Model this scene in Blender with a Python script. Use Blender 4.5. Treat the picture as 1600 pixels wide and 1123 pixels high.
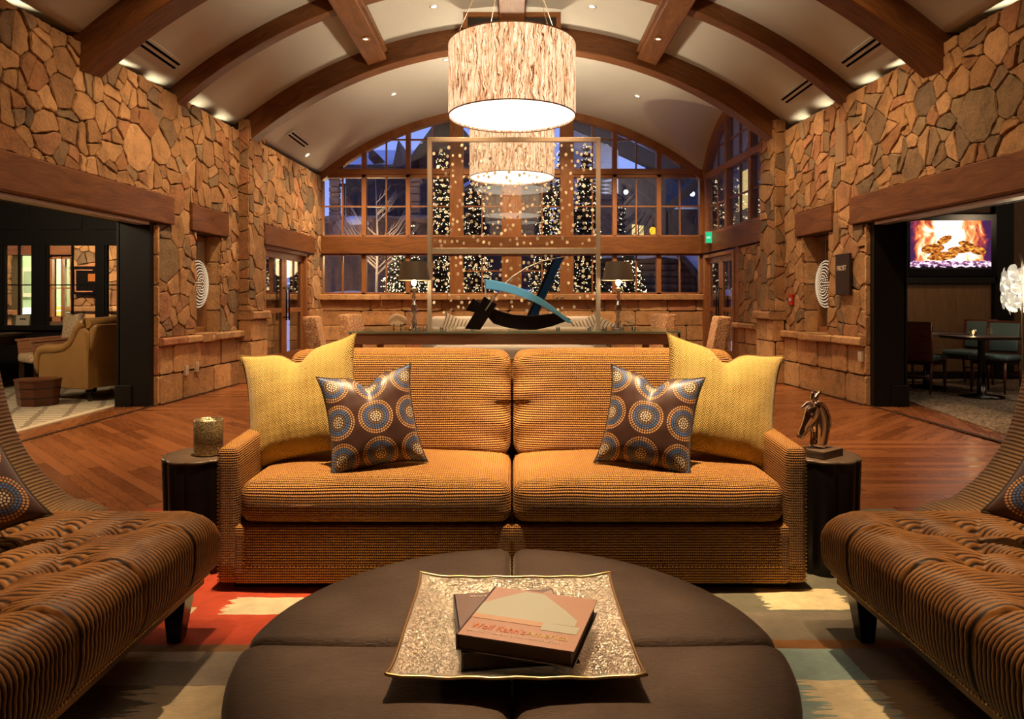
import bpy, math, random
from math import sin, cos, pi, sqrt, atan2, floor, radians as R
from mathutils import Vector as V, Matrix, noise as mnoise

for _o in list(bpy.data.objects):
    bpy.data.objects.remove(_o)
SC = bpy.context.scene
COL = SC.collection
random.seed(7)

# ------------------------------------------------------------------ camera
F = 1090.0                      # focal length in pixels of the 1600 px wide frame
CZ = 1.18                       # eye height
cam_d = bpy.data.cameras.new('camera')
cam_d.sensor_width = 36.0
cam_d.lens = 36.0 * F / 1600.0
cam_d.shift_y = -(561.5 - 470.0) / 1600.0
cam_d.clip_start = 0.05
cam_d.clip_end = 300
cam = bpy.data.objects.new('camera', cam_d)
COL.objects.link(cam)
cam.location = (0, 0, CZ)
cam.rotation_euler = (R(90), 0, 0)
SC.camera = cam

# ------------------------------------------------------------------ view, world
SC.view_settings.view_transform = 'Standard'
SC.view_settings.look = 'None'
SC.view_settings.exposure = 0.0
SC.view_settings.gamma = 1.0
SC.view_settings.use_curve_mapping = False
try:
    SC.cycles.use_denoising = True
    SC.cycles.max_bounces = 8
    SC.cycles.diffuse_bounces = 4
    SC.cycles.glossy_bounces = 4
    SC.cycles.transmission_bounces = 6
    SC.cycles.transparent_max_bounces = 16
    SC.cycles.sample_clamp_indirect = 6.0
    SC.cycles.caustics_reflective = False
    SC.cycles.caustics_refractive = False
    SC.cycles.use_light_tree = True
except Exception:
    pass
W = bpy.data.worlds.new('dusk_sky')
SC.world = W
W.use_nodes = True
_nt = W.node_tree
_nt.nodes.clear()
_o = _nt.nodes.new('ShaderNodeOutputWorld')
_b = _nt.nodes.new('ShaderNodeBackground')
_t = _nt.nodes.new('ShaderNodeTexCoord')
_s = _nt.nodes.new('ShaderNodeSeparateXYZ')
_r = _nt.nodes.new('ShaderNodeValToRGB')
_nt.links.new(_t.outputs['Generated'], _s.inputs[0])
_nt.links.new(_s.outputs[2], _r.inputs[0])
_r.color_ramp.elements[0].position = 0.0
_r.color_ramp.elements[0].color = (0.22, 0.30, 0.72, 1)
_r.color_ramp.elements[1].position = 0.5
_r.color_ramp.elements[1].color = (0.08, 0.13, 0.42, 1)
_nt.links.new(_r.outputs[0], _b.inputs[0])
_b.inputs[1].default_value = 2.0
_nt.links.new(_b.outputs[0], _o.inputs[0])

# ------------------------------------------------------------------ recessed lights of the hall, plus added fill spots
WARM = (1.0, 0.66, 0.36)
def spot(name, loc, target, watt, angle=60, blend=0.6, col=WARM, size=0.05):
    d = bpy.data.lights.new(name, 'SPOT')
    d.energy = watt; d.color = col; d.spot_size = R(angle); d.spot_blend = blend
    d.shadow_soft_size = size
    o = bpy.data.objects.new(name, d); COL.objects.link(o)
    o.location = loc
    o.rotation_euler = (V(target) - V(loc)).to_track_quat('-Z', 'Y').to_euler()
    return o
def bulb(name, loc, watt, col=WARM, size=0.05):
    d = bpy.data.lights.new(name, 'POINT')
    d.energy = watt; d.color = col; d.shadow_soft_size = size
    o = bpy.data.objects.new(name, d); COL.objects.link(o); o.location = loc
    return o

VC, VR = -1.05, 6.25            # vault centre height and radius
def vault_z(x, y=0):
    r = VR - .042 * max(0, y - 8.6)
    return VC + sqrt(max(r * r - x * x, 0.01))

# downlights over the seating group
for sx in (-1, 1):
    spot('ceiling_spot_beam', (sx * .9, 2.70, vault_z(.9) - .06), (sx * .66, 3.32, .5), 2350, 27, .8)
    spot('ceiling_spot_beam', (sx * 1.75, 1.80, vault_z(1.75) - .06), (sx * 1.72, 1.92, .4), 900, 25, .8)
spot('ceiling_spot_beam', (0, 2.30, vault_z(0) - .37), (0, 1.62, .4), 980, 17, .8)
# wall washers along the two stone walls
for sx in (-1, 1):
    for y in (4.9, 6.1, 7.4, 9.1, 11.0, 12.6):
        if sx > 0 and y > 10.2: continue
        spot('wall_washer_beam', (sx * 2.55, y, vault_z(2.55, y) - .06), (sx * 4.0, y + .25, 1.1), 140 if y < 7 else 260, 88, .9)
# added fill spots without fittings: side floor, table chairs and the far sofa
for sx in (-1, 1):
    spot('ceiling_spot_beam', (sx * 2.5, 4.6, vault_z(2.5) - .06), (sx * 2.7, 4.9, 0), 380, 50, .9)
    spot('ceiling_spot_beam', (sx * 2.5, 6.2, vault_z(2.5) - .06), (sx * 3.0, 6.6, 0), 360, 50, .9)
    spot('ceiling_spot_beam', (sx * 1.9, 8.7, vault_z(1.9) - .35), (sx * 2.4, 9.6, .7), 620, 40, .9)
for sx in (-1, 1):
    spot('ceiling_spot_beam', (sx * .8, 9.75, vault_z(.8, 9.75) - .06), (sx * 2.3, 9.95, .75), 520, 40, .9)
spot('ceiling_spot_beam', (0, 11.3, vault_z(0, 11.3) - .06), (0, 12.1, .7), 420, 46, .9)
spot('ceiling_spot_beam', (-.25, 7.9, vault_z(.25) - .37), (-.1, 9.0, 1.15), 420, 14, .6, (1, .93, .86))  # added cool spot to brighten the blue sculpture, no fitting
# towards the far end
for x in (-2.6, -.9, .9, 2.6):
    spot('ceiling_spot_beam', (x, 11.7, vault_z(x, 11.7) - .06), (x, 13.6, 1.4), 470, 80, .9)
for x in (-1.9, 1.9):
    spot('ceiling_spot_beam', (x, 8.9, vault_z(x) - .3), (x * .8, 10.2, .6), 260, 70, .9)
# ------------------------------------------------------------------ mesh helpers
ORG = {}
def P(px, py, Y):
    return V(((px - 800.0) / F * Y, Y, CZ - (py - 470.0) / F * Y))

def tag(o, label=None, cat=None, group=None, kind=None):
    if label: o['label'] = label
    if cat: o['category'] = cat
    if group: o['group'] = group
    if kind: o['kind'] = kind
    return o

def thing(name, label, cat, loc=(0, 0, 0), group=None, rz=0):
    o = bpy.data.objects.new(name, None)
    o.empty_display_size = .1
    COL.objects.link(o)
    o.location = loc
    o.rotation_euler = (0, 0, rz)
    ORG[o.name] = V(loc)
    return tag(o, label, cat, group)

def copy_tree(o, parent=None):
    c = o.copy(); COL.objects.link(c)
    if parent: c.parent = parent
    ORG[c.name] = ORG.get(o.name, V((0, 0, 0)))
    for ch in [k for k in bpy.data.objects if k.parent == o]:
        copy_tree(ch, c)
    return c

def ax(k):
    return ((1, 2), (0, 2), (0, 1))[k]

class MB:
    def __init__(s):
        s.v = []; s.f = []; s.uv = []; s.sm = []; s.mi = []; s.col = []; s.cc = None
    def add(s, vs, fs, uvs=None, smooth=False, mi=0):
        b = len(s.v)
        s.v += [tuple(p) for p in vs]
        for k, f in enumerate(fs):
            s.f.append([b + i for i in f])
            if uvs is None:
                pts = [V(vs[i]) for i in f]
                n = (pts[1] - pts[0]).cross(pts[2] - pts[1])
                a = max(range(3), key=lambda q: abs(n[q]))
                i, j = ax(a)
                s.uv.append([(p[i], p[j]) for p in pts])
            else:
                s.uv.append(uvs[k])
            s.sm.append(smooth); s.mi.append(mi); s.col.append(s.cc)
        return s
    def box(s, c, d, rot=None, mi=0, bev=0):
        h = [q / 2 for q in d]
        vs = [V((x * h[0], y * h[1], z * h[2])) for x in (-1, 1) for y in (-1, 1) for z in (-1, 1)]
        fs = [(0, 1, 3, 2), (4, 6, 7, 5), (0, 4, 5, 1), (2, 3, 7, 6), (0, 2, 6, 4), (1, 5, 7, 3)]
        L = max(range(3), key=lambda q: d[q])
        uvs = []
        for k, f in enumerate(fs):
            i, j = ax((0, 0, 1, 1, 2, 2)[k])
            if j == L: i, j = j, i
            uvs.append([(vs[q][i] + c[i], vs[q][j] + c[j] + c[(L + 1) % 3] * .37) for q in f])
        if rot is not None:
            M = rot if isinstance(rot, Matrix) else Matrix.Rotation(rot[2], 3, 'Z') @ Matrix.Rotation(rot[1], 3, 'Y') @ Matrix.Rotation(rot[0], 3, 'X')
            vs = [M @ q for q in vs]
        s.add([q + V(c) for q in vs], fs, uvs, False, mi)
        return s
    def bb(s, x0, x1, y0, y1, z0, z1, mi=0):
        return s.box(((x0 + x1) / 2, (y0 + y1) / 2, (z0 + z1) / 2), (abs(x1 - x0), abs(y1 - y0), abs(z1 - z0)), mi=mi)
    def beam(s, a, b, w, h, mi=0, up=(0, 0, 1)):
        a, b = V(a), V(b); d = b - a; L = d.length; d.normalize()
        u = V(up)
        x = d.cross(u)
        if x.length < 1e-4: x = d.cross(V((0, 1, 0)))
        x.normalize(); z = x.cross(d)
        M = Matrix((d, x, z)).transposed()
        return s.box((a + b) / 2, (L, w, h), M, mi)
    def tube(s, pts, r, seg=10, caps=True, mi=0, smooth=True):
        pts = [V(p) for p in pts]; n = len(pts)
        rs = r if isinstance(r, (list, tuple)) else [r] * n
        vs = []; fs = []; uvs = []
        t0 = (pts[1] - pts[0]).normalized()
        a = t0.orthogonal().normalized()
        L = 0
        Ls = []
        for i in range(n):
            t = (pts[min(i + 1, n - 1)] - pts[max(i - 1, 0)]).normalized()
            a = (a - t * a.dot(t)).normalized()
            b = t.cross(a)
            if i: L += (pts[i] - pts[i - 1]).length
            Ls.append(L)
            for k in range(seg):
                th = 2 * pi * k / seg
                vs.append(pts[i] + (a * cos(th) + b * sin(th)) * rs[i])
        for i in range(n - 1):
            for k in range(seg):
                k2 = (k + 1) % seg
                fs.append((i * seg + k, i * seg + k2, (i + 1) * seg + k2, (i + 1) * seg + k))
                w = 2 * pi * rs[i] / seg
                uvs.append([(Ls[i], k * w), (Ls[i], (k + 1) * w), (Ls[i + 1], (k + 1) * w), (Ls[i + 1], k * w)])
        s.add(vs, fs, uvs, smooth, mi)
        if caps:
            b = len(s.v) - len(vs)
            for f in (list(range(seg))[::-1], [(n - 1) * seg + k for k in range(seg)]):
                s.f.append([b + q for q in f]); s.uv.append([(vs[q][0], vs[q][1]) for q in f]); s.sm.append(False); s.mi.append(mi); s.col.append(s.cc)
        return s
    def lathe(s, prof, c=(0, 0, 0), seg=32, mi=0, smooth=True, fn=None, closed=False):
        vs = []; fs = []; uvs = []
        n = len(prof)
        for i, (r, z) in enumerate(prof):
            for k in range(seg):
                th = 2 * pi * k / seg
                rr = r * (fn(th, i) if fn else 1)
                vs.append((c[0] + rr * cos(th), c[1] + rr * sin(th), c[2] + z))
        for i in range(n - 1):
            for k in range(seg):
                k2 = (k + 1) % seg
                fs.append((i * seg + k, i * seg + k2, (i + 1) * seg + k2, (i + 1) * seg + k))
                w = max(prof[i][0], prof[i + 1][0]) * 2 * pi / seg
                uvs.append([(k * w, prof[i][1]), ((k + 1) * w, prof[i][1]), ((k + 1) * w, prof[i + 1][1]), (k * w, prof[i + 1][1])])
        s.add(vs, fs, uvs, smooth, mi)
        b = len(s.v) - len(vs)
        for i, rev in ((0, True), (n - 1, False)):
            if prof[i][0] > 1e-4 and closed:
                q = [b + i * seg + k for k in range(seg)]
                if rev: q = q[::-1]
                s.f.append(q); s.uv.append([(s.v[t][0], s.v[t][1]) for t in q]); s.sm.append(False); s.mi.append(mi); s.col.append(s.cc)
        return s
    def prism(s, poly, fn0, fn1, mi=0, smooth=False):
        """poly: list of 2d points, fn0/fn1 map a 2d point to 3d on each side"""
        n = len(poly)
        a = [V(fn0(p)) for p in poly]; b = [V(fn1(p)) for p in poly]
        fs = [list(range(n))[::-1], [n + k for k in range(n)]] + [(k, (k + 1) % n, n + (k + 1) % n, n + k) for k in range(n)]
        return s.add(a + b, fs, None, smooth, mi)
    def sphere(s, c, r, seg=12, rings=8, mi=0, sc=(1, 1, 1)):
        vs = [V((c[0], c[1], c[2] - r * sc[2]))]
        for i in range(1, rings):
            ph = -pi / 2 + pi * i / rings
            for k in range(seg):
                th = 2 * pi * k / seg
                vs.append(V((c[0] + r * sc[0] * cos(ph) * cos(th), c[1] + r * sc[1] * cos(ph) * sin(th), c[2] + r * sc[2] * sin(ph))))
        vs.append(V((c[0], c[1], c[2] + r * sc[2])))
        fs = []
        for k in range(seg):
            fs.append((0, 1 + (k + 1) % seg, 1 + k))
            fs.append((len(vs) - 1, 1 + (rings - 2) * seg + k, 1 + (rings - 2) * seg + (k + 1) % seg))
        for i in range(rings - 2):
            for k in range(seg):
                fs.append((1 + i * seg + k, 1 + i * seg + (k + 1) % seg, 1 + (i + 1) * seg + (k + 1) % seg, 1 + (i + 1) * seg + k))
        return s.add(vs, fs, None, True, mi)
    def rbox(s, c, d, r=.03, nd=8, k=3, fn=None, mi=0, M=None, swap=False):
        """rounded box on a cube grid, uv in metres of the flat faces"""
        h = [q / 2 for q in d]
        co = []
        for a in range(3):
            rr = min(r, h[a] * .999); inn = h[a] - rr
            L = [-h[a] + rr * (1 - cos(pi / 2 * t / k)) * 1.0 for t in range(k)]
            L = [-inn - rr * sin(pi / 2 * (k - t) / k) for t in range(k)]
            mid = [-inn + 2 * inn * t / nd for t in range(nd + 1)]
            co.append(L + mid + [-q for q in reversed(L)])
        vs = []; idx = {}; fs = []; uvs = []
        def vert(p):
            key = (round(p[0], 5), round(p[1], 5), round(p[2], 5))
            if key in idx: return idx[key]
            q = V(p)
            inn = V([max(-(h[a] - min(r, h[a] * .999)), min(h[a] - min(r, h[a] * .999), q[a])) for a in range(3)])
            dd = q - inn
            if dd.length > 1e-9: q = inn + dd.normalized() * r * min(1, max(abs(dd[0]), abs(dd[1]), abs(dd[2])) / r)
            if fn: q = V(fn(q))
            idx[key] = len(vs); vs.append(q); return idx[key]
        for a in range(3):
            i, j = ax(a)
            for sg in (-1, 1):
                A, B = co[i], co[j]
                for x in range(len(A) - 1):
                    for y in range(len(B) - 1):
                        q = []
                        uv = []
                        for (p1, p2) in ((A[x], B[y]), (A[x + 1], B[y]), (A[x + 1], B[y + 1]), (A[x], B[y + 1])):
                            p = [0, 0, 0]; p[a] = sg * h[a]; p[i] = p1; p[j] = p2
                            q.append(vert(p))
                            w = (p1 + c[i], p2 + (0 if a == 1 else 0))
                            if a == 0: w = (p1, p2)
                            if swap: w = (w[1], w[0])
                            uv.append(w)
                        flip = (sg > 0) != (a != 1)
                        if flip: q = q[::-1]; uv = uv[::-1]
                        fs.append(q); uvs.append(uv)
        if M is not None: vs = [M @ q for q in vs]
        return s.add([q + V(c) for q in vs], fs, uvs, True, mi)
    def build(s, name, mat, parent=None, local=False, bevel=0, label=None, cat=None, group=None, kind=None, subsurf=0, seg=2):
        me = bpy.data.meshes.new(name)
        vs = s.v
        o = None
        org = V((0, 0, 0))
        if parent is not None and not local:
            org = ORG.get(parent.name, V((0, 0, 0)))
            vs = [(p[0] - org[0], p[1] - org[1], p[2] - org[2]) for p in vs]
        me.from_pydata(vs, [], s.f)
        uvl = me.uv_layers.new(name='UVMap')
        flat = []
        for u in s.uv:
            for a in u: flat += [a[0], a[1]]
        uvl.data.foreach_set('uv', flat)
        me.polygons.foreach_set('use_smooth', s.sm)
        me.polygons.foreach_set('material_index', s.mi)
        if any(c is not None for c in s.col):
            ca = me.color_attributes.new('stone_tint', 'FLOAT_COLOR', 'CORNER')
            cf = []
            for c, f in zip(s.col, s.f):
                c = c or (1, 1, 1)
                cf += [c[0], c[1], c[2], 1.0] * len(f)
            ca.data.foreach_set('color', cf)
        for m in (mat if isinstance(mat, (list, tuple)) else [mat]):
            me.materials.append(m)
        me.validate(); me.update()
        o = bpy.data.objects.new(name, me); COL.objects.link(o)
        if parent is not None: o.parent = parent
        ORG[o.name] = org
        if bevel:
            m = o.modifiers.new('bevel', 'BEVEL'); m.width = bevel; m.segments = seg; m.limit_method = 'ANGLE'; m.angle_limit = R(40)
            m.harden_normals = False
        if subsurf:
            m = o.modifiers.new('sub', 'SUBSURF'); m.levels = subsurf; m.render_levels = subsurf
        return tag(o, label, cat, group, kind)

# ------------------------------------------------------------------ node helpers
class E:
    def __init__(s, g, k): s.g = g; s.k = k
    def _o(s, op, b=None, c=None): return s.g.math(op, s, b, c)
    def __add__(s, b): return s._o('ADD', b)
    __radd__ = __add__
    def __sub__(s, b): return s._o('SUBTRACT', b)
    def __rsub__(s, b): return s.g.math('SUBTRACT', b, s)
    def __mul__(s, b): return s._o('MULTIPLY', b)
    __rmul__ = __mul__
    def __truediv__(s, b): return s._o('DIVIDE', b)
    def __rtruediv__(s, b): return s.g.math('DIVIDE', b, s)
    def floor(s): return s._o('FLOOR')
    def frac(s): return s._o('FRACT')
    def round(s): return s._o('ROUND')
    def abs(s): return s._o('ABSOLUTE')
    def sin(s): return s._o('SINE')
    def sqrt(s): return s._o('SQRT')
    def lt(s, b): return s._o('LESS_THAN', b)
    def gt(s, b): return s._o('GREATER_THAN', b)
    def min(s, b): return s._o('MINIMUM', b)
    def max(s, b): return s._o('MAXIMUM', b)
    def pow(s, b): return s._o('POWER', b)
    def mod(s, b): return s._o('FLOORED_MODULO', b)
    def clamp(s): return s._o('MAXIMUM', 0.0)._o('MINIMUM', 1.0)
    def smooth(s, a, b):
        n = s.g.n('ShaderNodeMapRange'); n.interpolation_type = 'SMOOTHSTEP'
        s.g.put(n.inputs[0], s); n.inputs[1].default_value = a; n.inputs[2].default_value = b
        return E(s.g, n.outputs[0])

class G:
    def __init__(s, name):
        s.mat = bpy.data.materials.new(name); s.mat.use_nodes = True
        s.nt = s.mat.node_tree; s.nt.nodes.clear()
        s.out = s.nt.nodes.new('ShaderNodeOutputMaterial')
        s.tc = None
    def n(s, t): return s.nt.nodes.new(t)
    def put(s, sock, v):
        if isinstance(v, E): v = v.k
        if isinstance(v, bpy.types.NodeSocket): s.nt.links.new(v, sock)
        elif v is not None:
            if isinstance(v, (tuple, list)) and len(v) == 3 and sock.type == 'RGBA': v = (*v, 1)
            sock.default_value = v
    def math(s, op, a, b=None, c=None):
        n = s.n('ShaderNodeMath'); n.operation = op
        s.put(n.inputs[0], a)
        if b is not None: s.put(n.inputs[1], b)
        if c is not None: s.put(n.inputs[2], c)
        return E(s, n.outputs[0])
    def coord(s, k):
        if s.tc is None: s.tc = s.n('ShaderNodeTexCoord')
        return s.tc.outputs[k]
    def xyz(s, v):
        n = s.n('ShaderNodeSeparateXYZ'); s.put(n.inputs[0], v)
        return [E(s, q) for q in n.outputs]
    def vec(s, x, y, z=0.0):
        n = s.n('ShaderNodeCombineXYZ')
        s.put(n.inputs[0], x); s.put(n.inputs[1], y); s.put(n.inputs[2], z)
        return n.outputs[0]
    def scale(s, v, sc):
        n = s.n('ShaderNodeMapping'); s.put(n.inputs[0], v); n.inputs['Scale'].default_value = sc
        return n.outputs[0]
    def noise(s, v, scale=5, detail=4, rough=.55, dist=0, col=False):
        n = s.n('ShaderNodeTexNoise')
        if v is not None: s.put(n.inputs['Vector'], v)
        n.inputs['Scale'].default_value = scale; n.inputs['Detail'].default_value = detail
        n.inputs['Roughness'].default_value = rough; n.inputs['Distortion'].default_value = dist
        return E(s, n.outputs[1] if col else n.outputs[0])
    def vor(s, v, scale=5, feature='F1', out=0):
        n = s.n('ShaderNodeTexVoronoi'); n.feature = feature
        s.put(n.inputs['Vector'], v); n.inputs['Scale'].default_value = scale
        return E(s, n.outputs[out])
    def white(s, v, out=0):
        n = s.n('ShaderNodeTexWhiteNoise'); n.noise_dimensions = '3D'; s.put(n.inputs[0], v)
        return E(s, n.outputs[out])
    def mix(s, f, a, b, mode='MIX'):
        n = s.n('ShaderNodeMix'); n.data_type = 'RGBA'; n.blend_type = mode
        s.put(n.inputs[0], f); s.put(n.inputs[6], a); s.put(n.inputs[7], b)
        return n.outputs[2]
    def ramp(s, f, stops, interp='LINEAR'):
        n = s.n('ShaderNodeValToRGB'); s.put(n.inputs[0], f)
        cr = n.color_ramp; cr.interpolation = interp
        while len(cr.elements) < len(stops): cr.elements.new(.5)
        for e, (p, c) in zip(cr.elements, stops):
            e.position = p; e.color = (*c, 1) if len(c) == 3 else c
        return n.outputs[0]
    def bump(s, h, strength=.5, dist=.01, normal=None):
        n = s.n('ShaderNodeBump'); n.inputs['Strength'].default_value = strength
        n.inputs['Distance'].default_value = dist
        s.put(n.inputs['Height'], h)
        if normal is not None: s.put(n.inputs['Normal'], normal)
        return n.outputs[0]
    def attr(s, name):
        n = s.n('ShaderNodeAttribute'); n.attribute_name = name
        return n.outputs['Color']
    def pbr(s, base, rough=.5, metal=0.0, normal=None, spec=.5, **kw):
        n = s.n('ShaderNodeBsdfPrincipled')
        s.put(n.inputs['Base Color'], base); s.put(n.inputs['Roughness'], rough)
        s.put(n.inputs['Metallic'], metal); s.put(n.inputs['Specular IOR Level'], spec)
        if normal is not None: s.put(n.inputs['Normal'], normal)
        for k, v in kw.items(): s.put(n.inputs[k.replace('_', ' ')], v)
        return n.outputs[0]
    def end(s, sh, disp=None):
        s.nt.links.new(sh, s.out.inputs[0])
        return s.mat

def plain(name, c, rough=.5, metal=0.0, spec=.5, bump=0, bs=60, vary=0, **kw):
    g = G(name)
    base = c; nrm = None
    co = g.coord('Object')
    if vary:
        f = g.noise(co, 6, 3)
        base = g.mix(f, tuple(q * (1 - vary) for q in c), tuple(min(1, q * (1 + vary)) for q in c))
    if bump: nrm = g.bump(g.noise(co, bs, 3), bump, .004)
    return g.end(g.pbr(base, rough, metal, nrm, spec, **kw))

def emit(name, c, st):
    g = G(name)
    n = g.n('ShaderNodeEmission'); n.inputs[0].default_value = (*c, 1); n.inputs[1].default_value = st
    return g.end(n.outputs[0])

def glassy(name, tint=(1, 1, 1), refl=.08, rough=.02, gcol=(1, 1, 1)):
    g = G(name)
    t = g.n('ShaderNodeBsdfTransparent'); t.inputs[0].default_value = (*tint, 1)
    q = g.n('ShaderNodeBsdfGlossy'); q.inputs['Roughness'].default_value = rough; q.inputs[0].default_value = (*gcol, 1)
    fr = g.n('ShaderNodeLayerWeight'); fr.inputs[0].default_value = .35
    f = (E(g, fr.outputs['Fresnel']) * .6 + refl).clamp()
    m = g.n('ShaderNodeMixShader'); g.put(m.inputs[0], f)
    g.nt.links.new(t.outputs[0], m.inputs[1]); g.nt.links.new(q.outputs[0], m.inputs[2])
    return g.end(m.outputs[0])
# ------------------------------------------------------------------ materials
def m_stone():
    g = G('sandstone')
    co = g.coord('Object')
    c = g.attr('stone_tint')
    n1 = g.noise(co, 5, 6, .62)
    n2 = g.noise(co, 28, 5, .65)
    n3 = g.noise(g.scale(co, (1, 1, .45)), 9, 5, .6, 1.2)
    v = (n1 * 1.0 + n2 * .55 + n3 * .5 - .30).clamp()
    k = g.ramp(v, [(.26, (.38, .35, .33)), (.52, (.92, .90, .87)), (.80, (1.45, 1.36, 1.22))])
    base = g.mix(1.0, g.mix(1.0, c, (.80, .76, .70), 'MULTIPLY'), k, 'MULTIPLY')
    base = g.mix((n3 - .62).clamp() * 2.2, base, (.17, .13, .10))
    h = n1 * .6 + n2 * .35 + g.noise(co, 110, 3) * .12
    return g.end(g.pbr(base, .82, 0, g.bump(h, .95, .04), .25))
M_STONE = m_stone()
M_MORTAR = plain('dark_mortar', (.10, .066, .042), .95, spec=.1)  # even dark brown of the joints between stones

def m_wood(name, a, b, c, rough=.45, sc=1.0, spec=.4, knots=True):
    g = G(name)
    uv = g.coord('UV')
    u, v, _ = g.xyz(uv)
    w = g.noise(g.vec(u * .8, v * 2.0), 2.2 * sc, 2)
    fine = g.noise(g.vec(u * 1.6, v * 30 + w * 5), 2.0 * sc, 5, .6)
    big = g.noise(g.vec(u * .5, v * 5 + w * 2), 2.5 * sc, 3)
    f = fine * .6 + big * .5
    base = g.ramp(f, [(.32, a), (.52, b), (.75, c)])
    if knots:
        kn = g.vor(g.vec(u * .9, v * 3.2), 1.7)
        base = g.mix((1 - kn * 9).clamp() * .8, base, tuple(q * .35 for q in a))
    return g.end(g.pbr(base, rough, 0, g.bump(fine, .25, .004), spec))
M_BEAM = m_wood('stained_timber', (.062, .022, .007), (.15, .056, .014), (.24, .098, .027), .5)
M_TRIM = m_wood('window_timber', (.16, .060, .019), (.26, .105, .035), (.35, .15, .052), .5, knots=False)
M_DKWOOD = m_wood('dark_wood', (.020, .010, .006), (.040, .020, .011), (.075, .038, .02), .35, knots=False)
M_REDWOOD = m_wood('red_brown_wood', (.06, .016, .008), (.13, .038, .016), (.20, .065, .03), .35, knots=False)
M_APRON = m_wood('console_wood', (.27, .11, .055), (.40, .18, .09), (.52, .26, .14), .5, knots=False)
M_BLACKPAINT = plain('black_paint', (.009, .007, .006), .55, spec=.25)
M_PLASTER = plain('taupe_plaster', (.56, .58, .53), .85, spec=.2, bump=.05, bs=30, vary=.03)
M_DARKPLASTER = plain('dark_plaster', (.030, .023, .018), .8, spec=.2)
M_BROWNPANEL = m_wood('brown_panel', (.13, .065, .030), (.19, .10, .048), (.24, .13, .065), .6, knots=False)

def m_floor():
    g = G('jatoba_planks')
    u, v, _ = g.xyz(g.coord('UV'))
    pw = .085
    row = (v / pw).floor()
    off = g.white(g.vec(row, 3.0)) * 3.0
    L = 1.25
    seg = ((u + off) / L).floor()
    rnd = g.white(g.vec(row, seg, 5.0))
    fv = (v / pw).frac(); fu = ((u + off) / L).frac()
    gap = ((fv - .5).abs().gt(.475)).max((fu - .5).abs().gt(.497))
    grain = g.noise(g.vec(u * 1.2 + rnd * 9, v * 26 + rnd * 17), 3.0, 5, .6, .6)
    big = g.noise(g.vec(u * 1.0, v * 3.0, rnd * 5), 1.6, 3)
    f = (rnd * .30 + grain * .42 + big * .32).clamp()
    base = g.ramp(f, [(.15, (.085, .025, .009)), (.45, (.20, .066, .020)), (.72, (.31, .11, .034)), (.95, (.40, .165, .058))])
    base = g.mix(gap * .75, base, (.025, .008, .004))
    h = grain * .12 - gap * 1.0
    rough = .17 + grain * .16 + rnd * .06
    return g.end(g.pbr(base, rough, 0, g.bump(h, .22, .002), .5))
M_FLOOR = m_floor()

# rug: coloured fields, each field cross-faded in with a ragged woven edge
RUGS = [  # x0,x1,y0,y1,colour, ragged edge width (m)
    (-9, 9, -9, 9, (.20, .17, .13), 0),
    (-9, -.70, 2.37, 3.98, (.46, .060, .024), 0),
    (-1.09, -.2, 2.60, 2.75, (.62, .56, .36), .05),
    (-9, -1.20, 2.57, 2.66, (.55, .50, .32), 0),
    (-9, -.3, 2.325, 2.372, (.20, .105, .045), 0),
    (-9, -.3, 2.12, 2.325, (.25, .21, .165), 0),
    (-9, -1.02, 2.26, 2.325, (.42, .34, .26), 0),
    (-9, -.6, 1.2, 2.12, (.13, .10, .075), 0),
    (-1.10, -.6, 1.45, 2.12, (.50, .40, .25), .17),
    (-9, -.6, .4, 1.45, (.28, .38, .37), 0),
    (.2, 9, 2.42, 3.98, (.155, .150, .105), 0),
    (.98, 1.3, 2.64, 2.83, (.72, .62, .36), .06),
    (.2, 9, 2.40, 2.62, (.19, .165, .12), 0),
    (.2, 9, 2.345, 2.405, (.24, .11, .035), 0),
    (.2, 1.105, .4, 2.345, (.28, .39, .36), 0),
    (1.105, 1.30, .4, 2.345, (.17, .13, .11), 0),
    (.87, 1.105, 1.86, 2.15, (.70, .60, .38), .16),
    (1.105, 1.24, 1.86, 2.15, (.36, .23, .11), .05),
    (1.30, 9, .4, 2.345, (.10, .065, .05), 0),
]
def m_rug():
    g = G('woven_rug')
    co = g.coord('Object')
    x, y, _ = g.xyz(co)
    rag = g.noise(g.scale(co, (3, 60, 1)), 1.0, 3)
    mot = g.noise(co, 14, 4)
    fib = g.noise(g.scale(co, (30, 260, 1)), 1.0, 3)
    base = None
    for (x0, x1, y0, y1, c, rg) in RUGS:
        if base is None: base = c; continue
        xx = x + (rag - .5) * (rg * 2.6) if rg else x + (rag - .5) * .012
        yy = y + (mot - .5) * (.012 if not rg else .03)
        m = xx.gt(x0) * xx.lt(x1) * yy.gt(y0) * yy.lt(y1)
        base = g.mix(m, base, c)
    base = g.mix(1.0, base, g.ramp(mot * .6 + fib * .4, [(.3, (.70, .70, .70)), (.7, (1.2, 1.2, 1.2))]), 'MULTIPLY')
    return g.end(g.pbr(base, .95, 0, g.bump(fib + mot * .6, .6, .006), .1, Sheen_Weight=.2))
M_RUG = m_rug()

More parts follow.
